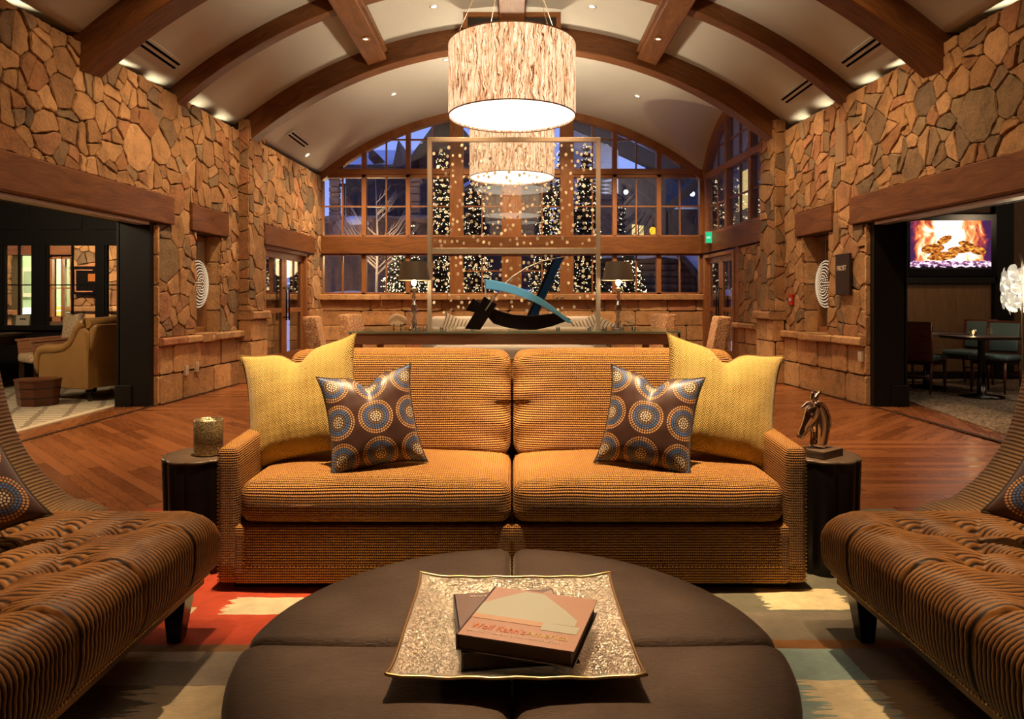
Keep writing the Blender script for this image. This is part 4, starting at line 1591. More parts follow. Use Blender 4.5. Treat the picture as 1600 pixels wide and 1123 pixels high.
    # smooth the curve first
    def cr(pts, m=5):
        out = []
        for i in range(len(pts) - 1):
            p0 = pts[max(i - 1, 0)]; p1 = pts[i]; p2 = pts[i + 1]; p3 = pts[min(i + 2, len(pts) - 1)]
            for q in range(m):
                t_ = q / m
                out.append(tuple(.5 * ((2 * p1[a]) + (-p0[a] + p2[a]) * t_ + (2 * p0[a] - 5 * p1[a] + 4 * p2[a] - p3[a]) * t_ ** 2 + (-p0[a] + 3 * p1[a] - 3 * p2[a] + p3[a]) * t_ ** 3) for a in range(len(p1))))
        out.append(pts[-1]); return out
    crv = cr(crv)
    ribbon(Ya, Yb_)
    mb.build('sweeping_arm', M_ARMRIB, t)
    # inner panel between arm and seat, dark in shade
    mb = MB()
    poly = [(x, z - .05) for x, z in crv] + [(2.16, 1.10), (2.16, .17), (1.53, .17), (1.53, .30)]
    mb.prism(poly, lambda p: (s * p[0], 2.50, p[1]), lambda p: (s * p[0], 2.55, p[1]))
    mb.build('side_panel', M_VELVET, t)
    # back along the outer side
    mb = MB()
    def bf(p):
        f = (p.z + .42) / .84
        return V((p.x + s * .05 * f * f, p.y, p.z))
    mb.rbox((s * 2.08, 1.55, .62), (.14, 2.0, .86), r=.05, nd=10, k=3, fn=bf)
    mb.build('backrest', M_ARMRIB, t)
    return t
chaise(1, 1.13, 'brown pleated velvet settee with button tufting on the right of the ottoman')
chaise(-1, 1.07, 'brown pleated velvet settee with button tufting on the left of the ottoman')
pillow('throw_pillow', M_DOTS, .50, .50, .17, (1.77, 2.02, .66), R(24), R(20), R(-42), 'dotted brown pillow lying on the right settee, cut by the photo edge', 'pillow', 'dotted pillows on the settees', piping=M_PIPE, dip=.06)
pillow('throw_pillow', M_DOTS, .50, .50, .17, (-1.74, 2.02, .65), R(24), R(-20), R(42), 'dotted brown pillow lying on the left settee, cut by the photo edge', 'pillow', 'dotted pillows on the settees', piping=M_PIPE, dip=.06)

# ------------------------------------------------------------------ ottoman
def ottoman():
    c = V((0, 1.554, .012)); RO = .598
    t = thing('ottoman', 'large round dark brown hide ottoman in four quarters', 'ottoman', c)
    mb = MB(); mb.lathe([(.50, .0), (.52, .055)], c, 40, closed=True); mb.build('plinth', M_BLACK, t)
    mb = MB(); mb.bb(-.5, .5, c.y - .012, c.y + .012, .06, .36); mb.bb(-.012, .012, c.y - .5, c.y + .5, .06, .362); mb.bb(-.06, .06, c.y - .06, c.y + .06, .06, .364); mb.build('dark_gap_core', M_BLACK, t)  # black core added so the gaps between the quarters read dark
    for qx in (-1, 1):
        for qy in (-1, 1):
            mb = MB()
            g = .003; rc = .065
            # outline of one quarter with rounded corners
            pts = []
            for i in range(7):
                a = pi / 2 * i / 6; pts.append((g + rc - rc * cos(a) if False else g + rc * (1 - sin(pi / 2 - a)), g + rc * (1 - sin(a)) if False else g + rc * (1 - cos(pi / 2 - a))))
            pts = [(g + rc * (1 - cos(a)), g + rc * (1 - sin(a))) for a in [pi / 2 * i / 6 for i in range(7)]]  # inner corner, from (g,rc) to (rc,g)
            pts = [(g, g + rc)] + [(g + rc - rc * cos(a), g + rc - rc * sin(a)) for a in [pi / 2 * i / 6 for i in range(1, 6)]] + [(g + rc, g)]
            r2 = .03
            m = 10
            for i in range(1, m): pts.append((g + rc + (RO - r2 - g - rc) * i / m, g))
            a1 = math.asin((g + r2) / (RO - r2))
            cx, cy = (RO - r2) * cos(a1), g + r2
            for i in range(6):
                a = -pi / 2 + (pi / 2 + a1) * i / 5; pts.append((cx + r2 * cos(a), cy + r2 * sin(a)))
            for i in range(1, 24):
                a = a1 + (pi / 2 - 2 * a1) * i / 24; pts.append((RO * cos(a), RO * sin(a)))
            for i in range(6):
                a = pi / 2 - a1 + (pi / 2 + a1) * i / 5; pts.append((cy + r2 * cos(a), cx + r2 * sin(a)))
            for i in range(1, m): pts.append((g, RO - r2 - (RO - r2 - g - rc) * i / m))
            n = len(pts)
            ctr = (.30 * .85, .30 * .85)
            H = .412; er = .035
            rings = [(0, .05), (0, .20), (0, H - er)]
            for i in range(1, 6):
                a = pi / 2 * i / 5; rings.append((er * (1 - cos(a)), H - er + er * sin(a)))
            rings += [(.08, H + .006), (.16, H + .010), (.26, H + .012)]
            vs = []
            for (ins, z) in rings:
                for (x, y) in pts:
                    L = math.hypot(x - ctr[0], y - ctr[1])
                    k = max(.02, (L - ins * (1.0 if ins < .05 else L / .3)) / L)
                    X, Y = ctr[0] + (x - ctr[0]) * k, ctr[1] + (y - ctr[1]) * k
                    vs.append((c.x + qx * X, c.y + qy * Y, c.z + z))
            vs.append((c.x + qx * ctr[0], c.y + qy * ctr[1], c.z + H + .013))
            fs = []
            fl = qx * qy < 0
            for k in range(len(rings) - 1):
                for i in range(n):
                    j = (i + 1) % n
                    f = (k * n + i, k * n + j, (k + 1) * n + j, (k + 1) * n + i)
                    fs.append(f[::-1] if fl else f)
            k = len(rings) - 1
            for i in range(n):
                f = (k * n + i, k * n + (i + 1) % n, (k + 1) * n)
                fs.append(f[::-1] if fl else f)
            mb.add(vs, fs, None, True)
            mb.build('quarter_cushion', M_HIDE, t)
ottoman()

# ------------------------------------------------------------------ tray and books
def tray():
    c = V((.008, 1.545, .4385)); H = .239
    t = thing('serving_tray', 'square hammered silver gold tray with wide flared rim on the ottoman', 'tray', c)
    mb = MB(); N = 36
    def pt(u, v, b):
        m = max(abs(u), abs(v)); IN = .64
        z = 0.0 if m < IN else ((m - IN) / (1 - IN)) * .036
        cr = (abs(u) * abs(v)) ** 6 * .010
        x = u * H * (1 + .02 * abs(v) ** 8); y = v * H * (1 + .02 * abs(u) ** 8)
        w = .0012 * sin(u * 17 + v * 5) * (m > .9)
        return (c.x + x, c.y + y, c.z + z + cr + w - b)
    L = [-1 + .36 * i / 9 for i in range(9)] + [-.64 + 1.28 * i / 18 for i in range(19)] + [.64 + .36 * (i + 1) / 9 for i in range(9)]
    n = len(L)
    for b in (0, .004):
        vs = [pt(u, v, b) for v in L for u in L]
        fs = [(j * n + i, j * n + i + 1, (j + 1) * n + i + 1, (j + 1) * n + i) for j in range(n - 1) for i in range(n - 1)]
        if b: fs = [f[::-1] for f in fs]
        mb.add(vs, fs, None, False)
    mb.build('tray_body', M_TRAY, t)
    mb = MB()
    path = [pt(-1 + 2 * i / 20, -1, 0) for i in range(20)] + [pt(1, -1 + 2 * i / 20, 0) for i in range(20)] + [pt(1 - 2 * i / 20, 1, 0) for i in range(20)] + [pt(-1, 1 - 2 * i / 20, 0) for i in range(21)]
    mb.tube(path, .0032, 6, caps=False)
    mb.build('rolled_rim', M_BRASS, t)
tray()

def letters(txt, size, mat, parent, loc, rot, name='lettering', ext=.0002, sx=1.0, align='LEFT', spacing=1.0):
    cu = bpy.data.curves.new(name, 'FONT'); cu.body = txt; cu.size = size; cu.extrude = ext
    cu.align_x = align; cu.space_character = spacing; cu.resolution_u = 3
    tmp = bpy.data.objects.new(name + '_tmp', cu); COL.objects.link(tmp)
    dg = bpy.context.evaluated_depsgraph_get(); dg.update()
    me = bpy.data.meshes.new_from_object(tmp.evaluated_get(dg))
    bpy.data.objects.remove(tmp)
    me.materials.clear(); me.materials.append(mat)
    o = bpy.data.objects.new(name, me); COL.objects.link(o)
    if parent: o.parent = parent
    o.location = loc; o.rotation_euler = rot; o.scale = (sx, 1, 1)
    return o
M_INKO = plain('orange_ink', (.62, .16, .05), .4)
M_INKY = plain('ochre_ink', (.62, .46, .16), .4)
M_INKW = plain('white_ink', (.75, .68, .58), .4)
M_COVER = plain('terracotta_cover', (.47, .27, .19), .28)
M_COVDK = plain('cover_cloth', (.10, .045, .035), .35)
M_COVGR = plain('grey_green_print', (.46, .47, .37), .28)
M_COVOR = plain('peach_print', (.56, .33, .20), .28)
M_COVBR = plain('taupe_cover', (.20, .12, .085), .25)
M_COVPALE = plain('pale_print', (.42, .30, .22), .25)
M_COVBK = plain('black_cover', (.012, .010, .010), .25)
def book(name, label, c, rz, w, d, h, cover, spine_col, tilt=0):
    t = thing(name, label, 'book', c, 'books on the tray', rz)
    t.rotation_euler = (tilt, 0, rz)
    mb = MB(); mb.bb(-w / 2, w / 2 - .004, -d / 2 + .004, d / 2 - .004, .003, h - .003); mb.build('page_block', M_PAPER, t, local=True)
    mb = MB(); mb.bb(-w / 2 - .002, w / 2 + .002, -d / 2, d / 2, h - .003, h); mb.build('front_cover', cover, t, local=True)
    mb = MB(); mb.bb(-w / 2 - .002, w / 2 + .002, -d / 2, d / 2, 0, .003); mb.build('back_cover', spine_col, t, local=True)
    mb = MB(); mb.bb(-w / 2 - .004, -w / 2 + .0, -d / 2, d / 2, 0, h); mb.build('spine', spine_col, t, local=True)
    return t
def patch(t, pts, z, mat, name='cover_print'):
    mb = MB(); mb.prism(pts, lambda p: (p[0], p[1], z), lambda p: (p[0], p[1], z + .0004)); return mb.build(name, mat, t, local=True)
b1 = book('coffee_table_book', 'dark taupe art book at the bottom of the stack on the tray', (.000, 1.542, .4435), R(8), .235, .285, .036, M_COVBR, M_COVBK)
patch(b1, [(-.10, -.02), (-.04, .05), (.06, .10), (.115, .135), (.115, .02), (.0, -.02), (-.06, -.06)], .0362, M_COVPALE)
patch(b1, [(-.117, -.142), (.117, -.142), (.117, -.085), (-.117, -.095)], .0362, M_COVBK)
letters('Alvaro Siza', .016, M_INKW, b1, (-.085, .118, .0368), (0, 0, 0))
letters('PHILIP', .018, M_INKW, b1, (-.115, -.128, .0368), (0, 0, 0))
b2 = book('coffee_table_book', 'terracotta covered art book lying askew on top of the stack', (.0395, 1.480, .480), R(-17.5), .236, .242, .032, M_COVER, M_COVDK)
patch(b2, [(-.118, .03), (-.085, .07), (-.045, .112), (.0, .112), (.065, .045), (.10, .005), (.10, -.022), (.055, -.022), (-.118, -.022)], .0322, M_COVGR)
patch(b2, [(.035, -.055), (.11, -.055), (.112, -.024), (.035, -.022)], .0324, M_COVGR)
patch(b2, [(-.118, -.042), (.035, -.042), (.035, -.022), (-.118, -.022)], .0324, M_COVOR)
letters("Wolf Kahn's", .030, M_INKO, b2, (-.105, -.086, .0328), (0, 0, 0), sx=.78)
letters("America", .030, M_INKY, b2, (.012, -.086, .0328), (0, 0, 0), sx=.86)
letters("AN ARTIST'S TRAVELS   WITH AN INTRODUCTION", .0085, M_INKW, b2, (-.105, -.102, .0328), (0, 0, 0))

# ------------------------------------------------------------------ stump side tables
def stump(x, y, label):
    t = thing('stump_side_table', label, 'side table', (x, y, .0125), 'stump side tables')
    fl = lambda th, i: 1 + .10 * (abs(sin(th * 5.0 + x)) ** .5 - .75) + .02 * sin(th * 3 + x * 4)
    mb = MB(); mb.lathe([(.157, .0), (.161, .03), (.159, .25), (.165, .465), (.163, .475)], (x, y, .0125), 110, fn=fl)
    mb.build('trunk', M_STUMP, t)
    mb = MB(); mb.lathe([(.163, .475), (.168, .480), (.167, .486), (.161, .4895)], (x, y, .0125), 110, fn=fl, closed=True)
    mb.build('table_top', M_STUMPTOP, t)
stump(-1.372, 3.10, 'black fluted tree stump table left of the sofa with a glass candle holder on it')
stump(1.368, 3.10, 'black fluted tree stump table right of the sofa with a horse head on it')
t = thing('candle_holder', 'mottled mercury glass candle holder on the left stump table', 'candle holder', (-1.34, 3.08, .502))
mb = MB(); mb.lathe([(.0, .001), (.055, .001), (.060, .008), (.062, .155), (.060, .157), (.057, .155), (.055, .02), (.0, .018)], (-1.34, 3.08, .502), 36)
mb.build('glass_cup', M_MERC, t)
mb = MB(); mb.lathe([(.0, .125), (.052, .125), (.052, .03)], (-1.34, 3.08, .502), 24); mb.build('wax', plain('wax', (.55, .30, .10), .5), t)

def skin(name, pts, edges, radii, mat, parent, sub=2, root=0, local=True):
    me = bpy.data.meshes.new(name); me.from_pydata([tuple(p) for p in pts], edges, [])
    o = bpy.data.objects.new(name, me); COL.objects.link(o); o.parent = parent
    ORG[o.name] = V((0, 0, 0))
    m = o.modifiers.new('skin', 'SKIN'); m.use_smooth_shade = True
    sk = me.skin_vertices[0].data if me.skin_vertices else None
    if sk is None:
        bm = __import__('bmesh').new(); bm.from_mesh(me); bm.verts.layers.skin.verify(); bm.to_mesh(me); bm.free()
        sk = me.skin_vertices[0].data
    for i, r in enumerate(radii):
        sk[i].radius = r if isinstance(r, tuple) else (r, r)
        sk[i].use_root = (i == root)
    m2 = o.modifiers.new('sub', 'SUBSURF'); m2.levels = sub; m2.render_levels = sub
    me.materials.append(mat)
    return o

def horse():
    L = V((1.345, 3.06, .502))
    t = thing('horse_head_sculpture', 'polished rose metal horse head on a square wooden block on the right stump table', 'sculpture', L)
    mb = MB(); mb.box((L.x + .01, L.y, L.z + .0175), (.155, .120, .034), (0, 0, R(28)))
    mb.build('base_block', M_STUMPTOP, t, bevel=.003)
    z0 = .034
    def loft(mb, secs, seg=18):
        # secs: (x, z, half width across the profile, half thickness)
        vs = []; fs = []
        n = len(secs)
        for i, (x, z, hw, th) in enumerate(secs):
            a = secs[max(i - 1, 0)]; b = secs[min(i + 1, n - 1)]
            tx, tz = b[0] - a[0], b[1] - a[1]; l = math.hypot(tx, tz); nx, nz = tz / l, -tx / l
            for k in range(seg):
                q = 2 * pi * k / seg
                vs.append((x + nx * hw * cos(q), th * sin(q), z + nz * hw * cos(q) + z0))
        for i in range(n - 1):
            for k in range(seg):
                k2 = (k + 1) % seg
                fs.append((i * seg + k, i * seg + k2, (i + 1) * seg + k2, (i + 1) * seg + k))
        fs += [list(range(seg))[::-1], [(n - 1) * seg + k for k in range(seg)]]
        mb.add(vs, fs, None, True)
    mb = MB()
    loft(mb, [(-.004, 0, .040, .027), (-.001, .015, .040, .028), (.003, .035, .040, .028), (.0065, .066, .043, .029), (.009, .099, .047, .029), (.0055, .133, .043, .027), (-.001, .163, .035, .025), (-.011, .186, .024, .019), (-.022, .203, .012, .011)])
    mb.build('neck', M_CHROME, t, local=True, subsurf=1)
    mb = MB()
    loft(mb, [(-.012, .190, .012, .012), (-.018, .178, .030, .023), (-.024, .160, .041, .028), (-.033, .138, .042, .028), (-.047, .116, .034, .024), (-.060, .096, .027, .020), (-.072, .078, .019, .015), (-.081, .063, .019, .017), (-.088, .050, .017, .016), (-.092, .043, .009, .010)])
    mb.build('head', M_CHROME, t, local=True, subsurf=1)
    for (a, b, c_) in (((-.038, -.014, .195), (-.042, -.020, .225), (-.041, -.022, .252)), ((-.016, .012, .198), (.002, .020, .220), (.024, .022, .249))):
        a, b, c_ = [V(q) + V((0, 0, z0)) for q in (a, b, c_)]
        mb = MB(); mb.tube([a, a.lerp(b, .5), b, b.lerp(c_, .6), c_], [.008, .012, .011, .007, .001], 10); mb.build('ear', M_CHROME, t, local=True)
    for sy in (-1, 1):
        mb = MB(); mb.sphere((-.044, sy * .021, z0 + .150), .006, 10, 6); mb.build('eye', M_CHROME, t, local=True)
        mb = MB(); mb.sphere((-.096, sy * .009, z0 + .062), .0045, 8, 5); mb.build('nostril', M_CHROME, t, local=True)
    mb = MB(); mb.tube([(-.008, 0, z0 + .203), (.018, 0, z0 + .192), (.038, 0, z0 + .160), (.048, 0, z0 + .125), (.052, 0, z0 + .095), (.046, 0, z0 + .07)], [.005, .009, .010, .010, .008, .003], 8); mb.build('mane', M_CHROME, t, local=True)
    mb = MB(); mb.tube([(-.030, 0, z0 + .205), (-.055, 0, z0 + .196), (-.075, 0, z0 + .180), (-.092, 0, z0 + .170)], [.010, .009, .006, .003], 8); mb.build('forelock', M_CHROME, t, local=True)
    mb = MB(); mb.tube([(-.090, -.014, z0 + .049), (-.099, 0, z0 + .048), (-.090, .014, z0 + .049)], .003, 6); mb.build('lip', M_CHROME, t, local=True)
    t.rotation_euler = (0, 0, R(8))
horse()
# ================================================================== middle of the hall
# drum pendants
def pendant(y, label, parts_r=.65):
    Rr = .65 ; z0 = CZ + .2632 * 7.14; z1 = CZ + .3645 * 7.14
    t = thing('drum_pendant_lamp', label, 'pendant lamp', (0, y, z0), 'bark drum pendants')
    mb = MB(); mb.lathe([(Rr, .0), (Rr, z1 - z0)], (0, y, z0), 72); o = mb.build('lamp_shade', M_SHADE, t)
    mb = MB(); mb.lathe([(Rr - .006, .0), (Rr - .006, z1 - z0)], (0, y, z0), 72); o = mb.build('shade_lining', M_SHADE, t)
    for z in (z0, z1): 
        mb = MB(); mb.tube([(Rr * cos(a), y + Rr * sin(a), z) for a in [2 * pi * i / 60 for i in range(61)]], .007, 6, caps=False)
        mb.build('shade_hoop', M_APRON, t)
    mb = MB(); mb.lathe([(.0, .018), (Rr - .012, .018), (Rr - .012, .024), (0, .024)], (0, y, z0), 60); mb.build('diffuser', M_DIFF, t)
    mb = MB(); mb.lathe([(.12, .0), (.14, .05), (.0, .06)], (0, y, z0 + .3), 20); mb.build('bulb_cluster', M_SHADETOP, t)
    zc = vault_z(.2, y) - (.22 if y < 10 else .04)
    mb = MB()
    for a in (0.5, 2.1, 3.7, 5.3): mb.tube([(Rr * .96 * cos(a), y + Rr * .96 * sin(a), z1), (.10 * cos(a), y + .10 * sin(a), zc)], .0035, 5)
    mb.build('suspension_cable', M_STEEL, t)
    mb = MB(); mb.lathe([(.13, 0), (.13, .04), (.0, .05)], (0, y, zc - .005), 24, closed=True); mb.build('ceiling_canopy', M_APRON, t)
    bulb('pendant_bulb', (0, y, z1 - .18), 185, (1, .75, .50), .12)
pendant(7.14, 'large lit bark veneer drum pendant nearest the sofa')
pendant(10.69, 'lit bark veneer drum pendant hanging farther back behind the dotted screen')
pendant(3.58, 'lit bark veneer drum pendant over the front of the seating group, outside the photo')

# ceiling fittings
def downlight(px, py, Y, label):
    p = P(px, py, Y)
    z = ceil_z(p.x, Y)
    # slide along the sight line to the vault
    d = (p - V((0, 0, CZ)))
    lo, hi = .3, 2.5
    for _ in range(40):
        m = (lo + hi) / 2; q = V((0, 0, CZ)) + d * m
        if q.z < ceil_z(q.x, q.y) - .004: lo = m
        else: hi = m
    q = V((0, 0, CZ)) + d * lo
    n = V((-q.x, 0, VC - q.z)).normalized()
    t = thing('recessed_downlight', label, 'downlight', q, 'small recessed ceiling lights')
    M = n.to_track_quat('Z', 'Y').to_matrix()
    mb = MB(); mb.lathe([(.052, 0), (.058, .006), (.040, .008)], (0, 0, 0), 20)
    mb.v = [tuple(M @ V(v)) for v in mb.v]; mb.build('trim_ring', M_CREAM, t, local=True)
    mb = MB(); mb.lathe([(.040, .002), (.0, .002)], (0, 0, 0), 16)
    mb.v = [tuple(M @ V(v)) for v in mb.v]; mb.build('lens', M_DOWN, t, local=True)
downlight(678, 10, 8.6, 'small lit downlight in the ceiling upper left of the big drum lamp')
downlight(925, 10, 8.6, 'small lit downlight in the ceiling upper right of the big drum lamp')
downlight(697, 93, 11, 'small downlight just left of the big drum shade')
downlight(615, 147, 12.5, 'small downlight in the far ceiling bay above the left arched panes')
downlight(996, 150, 12.5, 'small downlight in the far ceiling bay above the right arched panes')
downlight(480, 242, 12.5, 'tiny downlight low in the far left ceiling beside the slot vent')
for x, y, lb in ((-2.0, 9.1, 'small brass downlight in the left long ceiling timber'), (2.0, 9.1, 'small brass downlight in the right long ceiling timber')):
    r = VR - .285; a = math.asin(x / VR); q = V((r * sin(a), y, VC + r * cos(a)))
    t = thing('timber_downlight', lb, 'downlight', q)
    mb = MB(); mb.lathe([(.055, 0), (.055, -.012), (.036, -.014), (.034, .0), (0, .0)], q, 18); mb.build('trim_ring', M_BRASS, t)
    mb = MB(); mb.lathe([(.030, -.006), (.0, -.006)], q, 12); mb.build('lens', M_DOWN, t)
M_SLOT = plain('dark_vent_slot', (.006, .005, .004), .95, spec=0)
def slot_vent(pa, pb, Ya, Yb_, label):
    """two-slot ceiling diffuser lying along the length of the hall"""
    s = -1 if pa[0] < 800 else 1
    x = abs((pa[0] - 800) / F * Ya)
    x2 = abs((pb[0] - 800) / F * Yb_)
    x = (x + x2) / 2
    z = vault_z(x, (Ya + Yb_) / 2) - .004
    th = math.asin(x / VR) * s
    c = V((s * x, (Ya + Yb_) / 2, z))
    L = abs(Ya - Yb_)
    M = Matrix.Rotation(th, 3, 'Y')
    t = thing('ceiling_slot_vent', label, 'vent', c, 'two-slot ceiling vents')
    mb = MB(); mb.box(c - M @ V((0, 0, .004)), (.16, L + .06, .010), M); mb.build('frame', M_PLASTER, t)
    for k in (-1, 1):
        mb = MB(); mb.box(c + M @ V((k * .032, 0, -.0105)), (.028, L, .004), M); mb.build('slot', M_SLOT, t)
slot_vent((200, 35), (277, 88), 7.0, 8.0, 'black two-slot vent in the near left ceiling bay')
slot_vent((455, 213), (480, 232), 11.3, 12.3, 'black two-slot vent in the far left ceiling bay')
slot_vent((1395, 35), (1320, 86), 7.0, 8.0, 'black two-slot vent in the near right ceiling bay')
slot_vent((1268, 127), (1220, 160), 8.7, 9.7, 'black two-slot vent in the second right ceiling bay')

# framed mesh grille in front of the arch, over the pendant
t = thing('return_air_grille', 'wood framed dark mesh grille between the big arch and the drum lamp', 'grille', (0, 9.45, 4.7))
mb = MB()
for x in (-.63, .63): mb.bb(x - .03, x + .03, 9.42, 9.50, 4.62, 5.08)
mb.bb(-.60, .60, 9.42, 9.50, 5.02, 5.08); mb.bb(-.60, .60, 9.42, 9.50, 4.62, 4.68)
mb.build('frame', M_TRIM, t)
mb = MB(); mb.bb(-.60, .60, 9.46, 9.47, 4.68, 5.02); mb.build('mesh_panel', M_GRILLE, t)
# cove uplights behind the parapet
for s in (-1, 1):
    for y in (4.4, 5.1, 5.85, 7.35, 7.95, 8.95, 9.6):
        q = (s * (wx(y) + .19), y, 3.40)
        spot('cove_beam', q, (s * (wx(y) - .35), y, 3.98), 17, 80, .9, (1, .78, .48), .02)
        mb = MB(); mb.lathe([(.03, -.10), (.035, -.02), (.03, -.015)], q, 12, closed=True)
        mb.build('cove_uplight', M_BRASS, label='small brass uplight hidden behind the top of the stone wall', cat='uplight', group='uplights behind the stone parapets')

# ------------------------------------------------------------------ console table with its objects
TZ = .80
def console():
    X0, X1, Ya, Yb_ = -2.03, 2.10, 8.65, 10.35
    t = thing('console_table', 'long low wood table with a green edged glass top behind the sofa', 'table', (0, 9.5, 0))
    mb = MB(); mb.bb(X0, X1, Ya, Yb_, TZ - .016, TZ); mb.build('glass_top', M_TABLEGLASS, t)
    mb = MB()
    for (a, b, c, d) in ((X0, X1, Ya - .002, Ya), (X0, X0 + .002, Ya, Yb_), (X1 - .002, X1, Ya, Yb_)): mb.bb(a, b, c - .001, d, TZ - .015, TZ - .001)
    mb.build('glass_edge', M_GLASSEDGE, t)
    mb = MB()
    mb.bb(X0 + .06, X1 - .10, Ya + .05, Ya + .12, TZ - .165, TZ - .022); mb.bb(X0 + .06, X1 - .10, Yb_ - .12, Yb_ - .05, TZ - .165, TZ - .022)
    mb.bb(X0 + .06, X0 + .13, Ya + .12, Yb_ - .12, TZ - .165, TZ - .022); mb.bb(X1 - .17, X1 - .10, Ya + .12, Yb_ - .12, TZ - .165, TZ - .022)
    mb.bb(X0 + .13, X1 - .17, Ya + .12, Yb_ - .12, TZ - .08, TZ - .022)
    mb.build('apron', M_APRON, t, bevel=.006)
    for x in (X0 + .10, X1 - .14):
        for y in (Ya + .12, Yb_ - .12):
            mb = MB(); mb.beam((x, y, 0), (x, y, TZ - .16), .09, .09, up=(0, 1, 0)); mb.build('leg', M_APRON, t, bevel=.004)
    for x in (X0 + .02, X1 - .02):
        for y in (Ya + .04, Yb_ - .04):
            mb = MB(); mb.tube([(x, y, TZ - .13), (x, y, TZ - .016)], .018, 8); mb.tube([(x, y, TZ - .11), (x + (.08 if x < 0 else -.09), y + .04, TZ - .11)], .012, 6)
            mb.build('glass_support', M_BLACK, t)
console()

def table_lamp(px, label):
    Y = 9.15; p = P(px, 470, Y); x = p.x
    t = thing('table_lamp', label, 'table lamp', (x, Y, TZ), 'crystal lamps with black shades on the long table')
    mb = MB()
    mb.lathe([(.0, .0), (.075, .0), (.075, .015), (.045, .03)], (x, Y, TZ), 20)
    mb.build('base', M_CRYSTAL, t)
    mb = MB()
    pr = [(.03, .03), (.042, .10), (.026, .15), (.032, .20), (.048, .25), (.036, .33), (.018, .38), (.030, .43), (.018, .50)]
    mb.lathe(pr, (x, Y, TZ), 8, smooth=False); mb.build('crystal_stem', M_CRYSTAL, t)
    mb = MB(); mb.tube([(x, Y, TZ + .03), (x, Y, TZ + .56)], .007, 6); mb.build('rod', M_STEEL, t)
    mb = MB(); mb.lathe([(.014, .50), (.050, .535), (.012, .56)], (x, Y, TZ), 14); mb.build('collar', M_STEEL, t)
    zb = CZ + (470 - 438) / F * Y - TZ; zt = CZ + (470 - 409) / F * Y - TZ
    mb = MB(); mb.lathe([(.212, zb), (.160, zt)], (x, Y, TZ), 40); sh = mb.build('lamp_shade', plain('dark_brown_shade', (.105, .078, .052), .5), t)
    mb = MB(); mb.lathe([(.209, zb + .001), (.157, zt)], (x, Y, TZ), 40); mb.build('shade_lining', plain('cream_lining', (.8, .65, .45), .7), t)
    mb = MB(); mb.sphere((x, Y, TZ + .62), .032, 12, 8, sc=(1, 1, 1.4)); mb.build('bulb', M_BULB, t)
    mb = MB(); mb.tube([(x + .05, Y, TZ + .57), (x + .075, Y, TZ + .45), (x + .09, Y, TZ + .30)], .0025, 5); mb.build('pull_chain', M_STEEL, t)
    bulb('table_lamp_bulb', (x, Y, TZ + .62), 16, (1, .74, .45), .04)
table_lamp(647, 'crystal table lamp with dark shade at the left end of the dotted screen')
table_lamp(966, 'crystal table lamp with dark shade at the right end of the dotted screen')

# screen of clear acrylic with discs
def screen():
    Y = 9.5
    x0, x1 = (668 - 800) / F * Y, (938 - 800) / F * Y
    zt = CZ + (470 - 215) / F * Y; zm = CZ + (470 - 392) / F * Y
    t = thing('dotted_screen', 'tall brushed metal framed clear screen scattered with small pale discs standing on the long table', 'screen', (0, Y, TZ))
    w = .058
    mb = MB(); mb.bb(x0, x0 + w, Y - .03, Y + .03, TZ, zt); mb.build('post', M_STEEL, t, bevel=.004)
    mb = MB(); mb.bb(x1 - w, x1, Y - .03, Y + .03, TZ, zt); mb.build('post', M_STEEL, t, bevel=.004)
    mb = MB(); mb.bb(x0 + w, x1 - w, Y - .028, Y + .028, zt - .06, zt); mb.build('top_rail', M_STEEL, t, bevel=.004)
    mb = MB(); mb.bb(x0 + w, x1 - w, Y - .028, Y + .028, zm - .04, zm + .04); mb.build('middle_rail', M_STEEL, t, bevel=.004)
    mb = MB(); mb.bb(x0 + w, x1 - w, Y - .003, Y + .003, zm + .04, zt - .06); mb.build('acrylic_sheet', M_ACRYL, t)
    mb = MB(); mb.bb(x0 + w, x1 - w, Y - .003, Y + .003, 1.0, zm - .04); mb.build('acrylic_sheet', M_ACRYL, t)
    rnd = random.Random(3)
    pts = []
    tries = 0
    while len(pts) < 400 and tries < 20000:
        tries += 1
        x = rnd.uniform(x0 + w + .02, x1 - w - .02); z = rnd.uniform(1.0, zt - .09)
        if abs(z - zm) < .07: continue
        if z < 1.35 and rnd.random() < .45: continue
        if all((x - a) ** 2 + (z - b) ** 2 < 0 or (x - a) ** 2 + (z - b) ** 2 > .060 ** 2 for a, b in pts): pts.append((x, z))
    M_DISC = plain('pale_shell_disc', (.95, .78, .58), .35, vary=.15)
    pts.sort(key=lambda q: q[1])
    big = pts[::max(1, len(pts) // 100)][:100]
    rest = [q for q in pts if q not in big]
    def disc(mb, x, z, a, r):
        M = Matrix.Rotation(a, 3, 'Z') @ Matrix.Rotation(rnd.uniform(-.4, .4), 3, 'X')
        vs = [];  K = 9
        for yy in (-.004, .004):
            for k in range(K):
                th = 2 * pi * k / K; vs.append(M @ V((r * cos(th), yy, r * 1.15 * sin(th))) + V((x, Y - .014, z)))
        mb.add(vs, [list(range(K))[::-1], [K + k for k in range(K)]] + [(k, (k + 1) % K, K + (k + 1) % K, K + k) for k in range(K)])
    for (x, z) in big:
        mb = MB(); disc(mb, x, z, rnd.uniform(-.7, .7), .0215); mb.build('shell_disc', M_DISC, t)
    mb = MB()
    for (x, z) in rest: disc(mb, x, z, rnd.uniform(-.7, .7), rnd.uniform(.016, .022))
    mb.build('shell_disc', M_DISC, t, kind='stuff')
    # slim spots that graze the discs
    for sx in (-.9, .9): spot('screen_beam', (sx, 8.2, 4.7), (sx * .5, 9.5, 2.0), 260, 50, .6, WARM, .03)
screen()

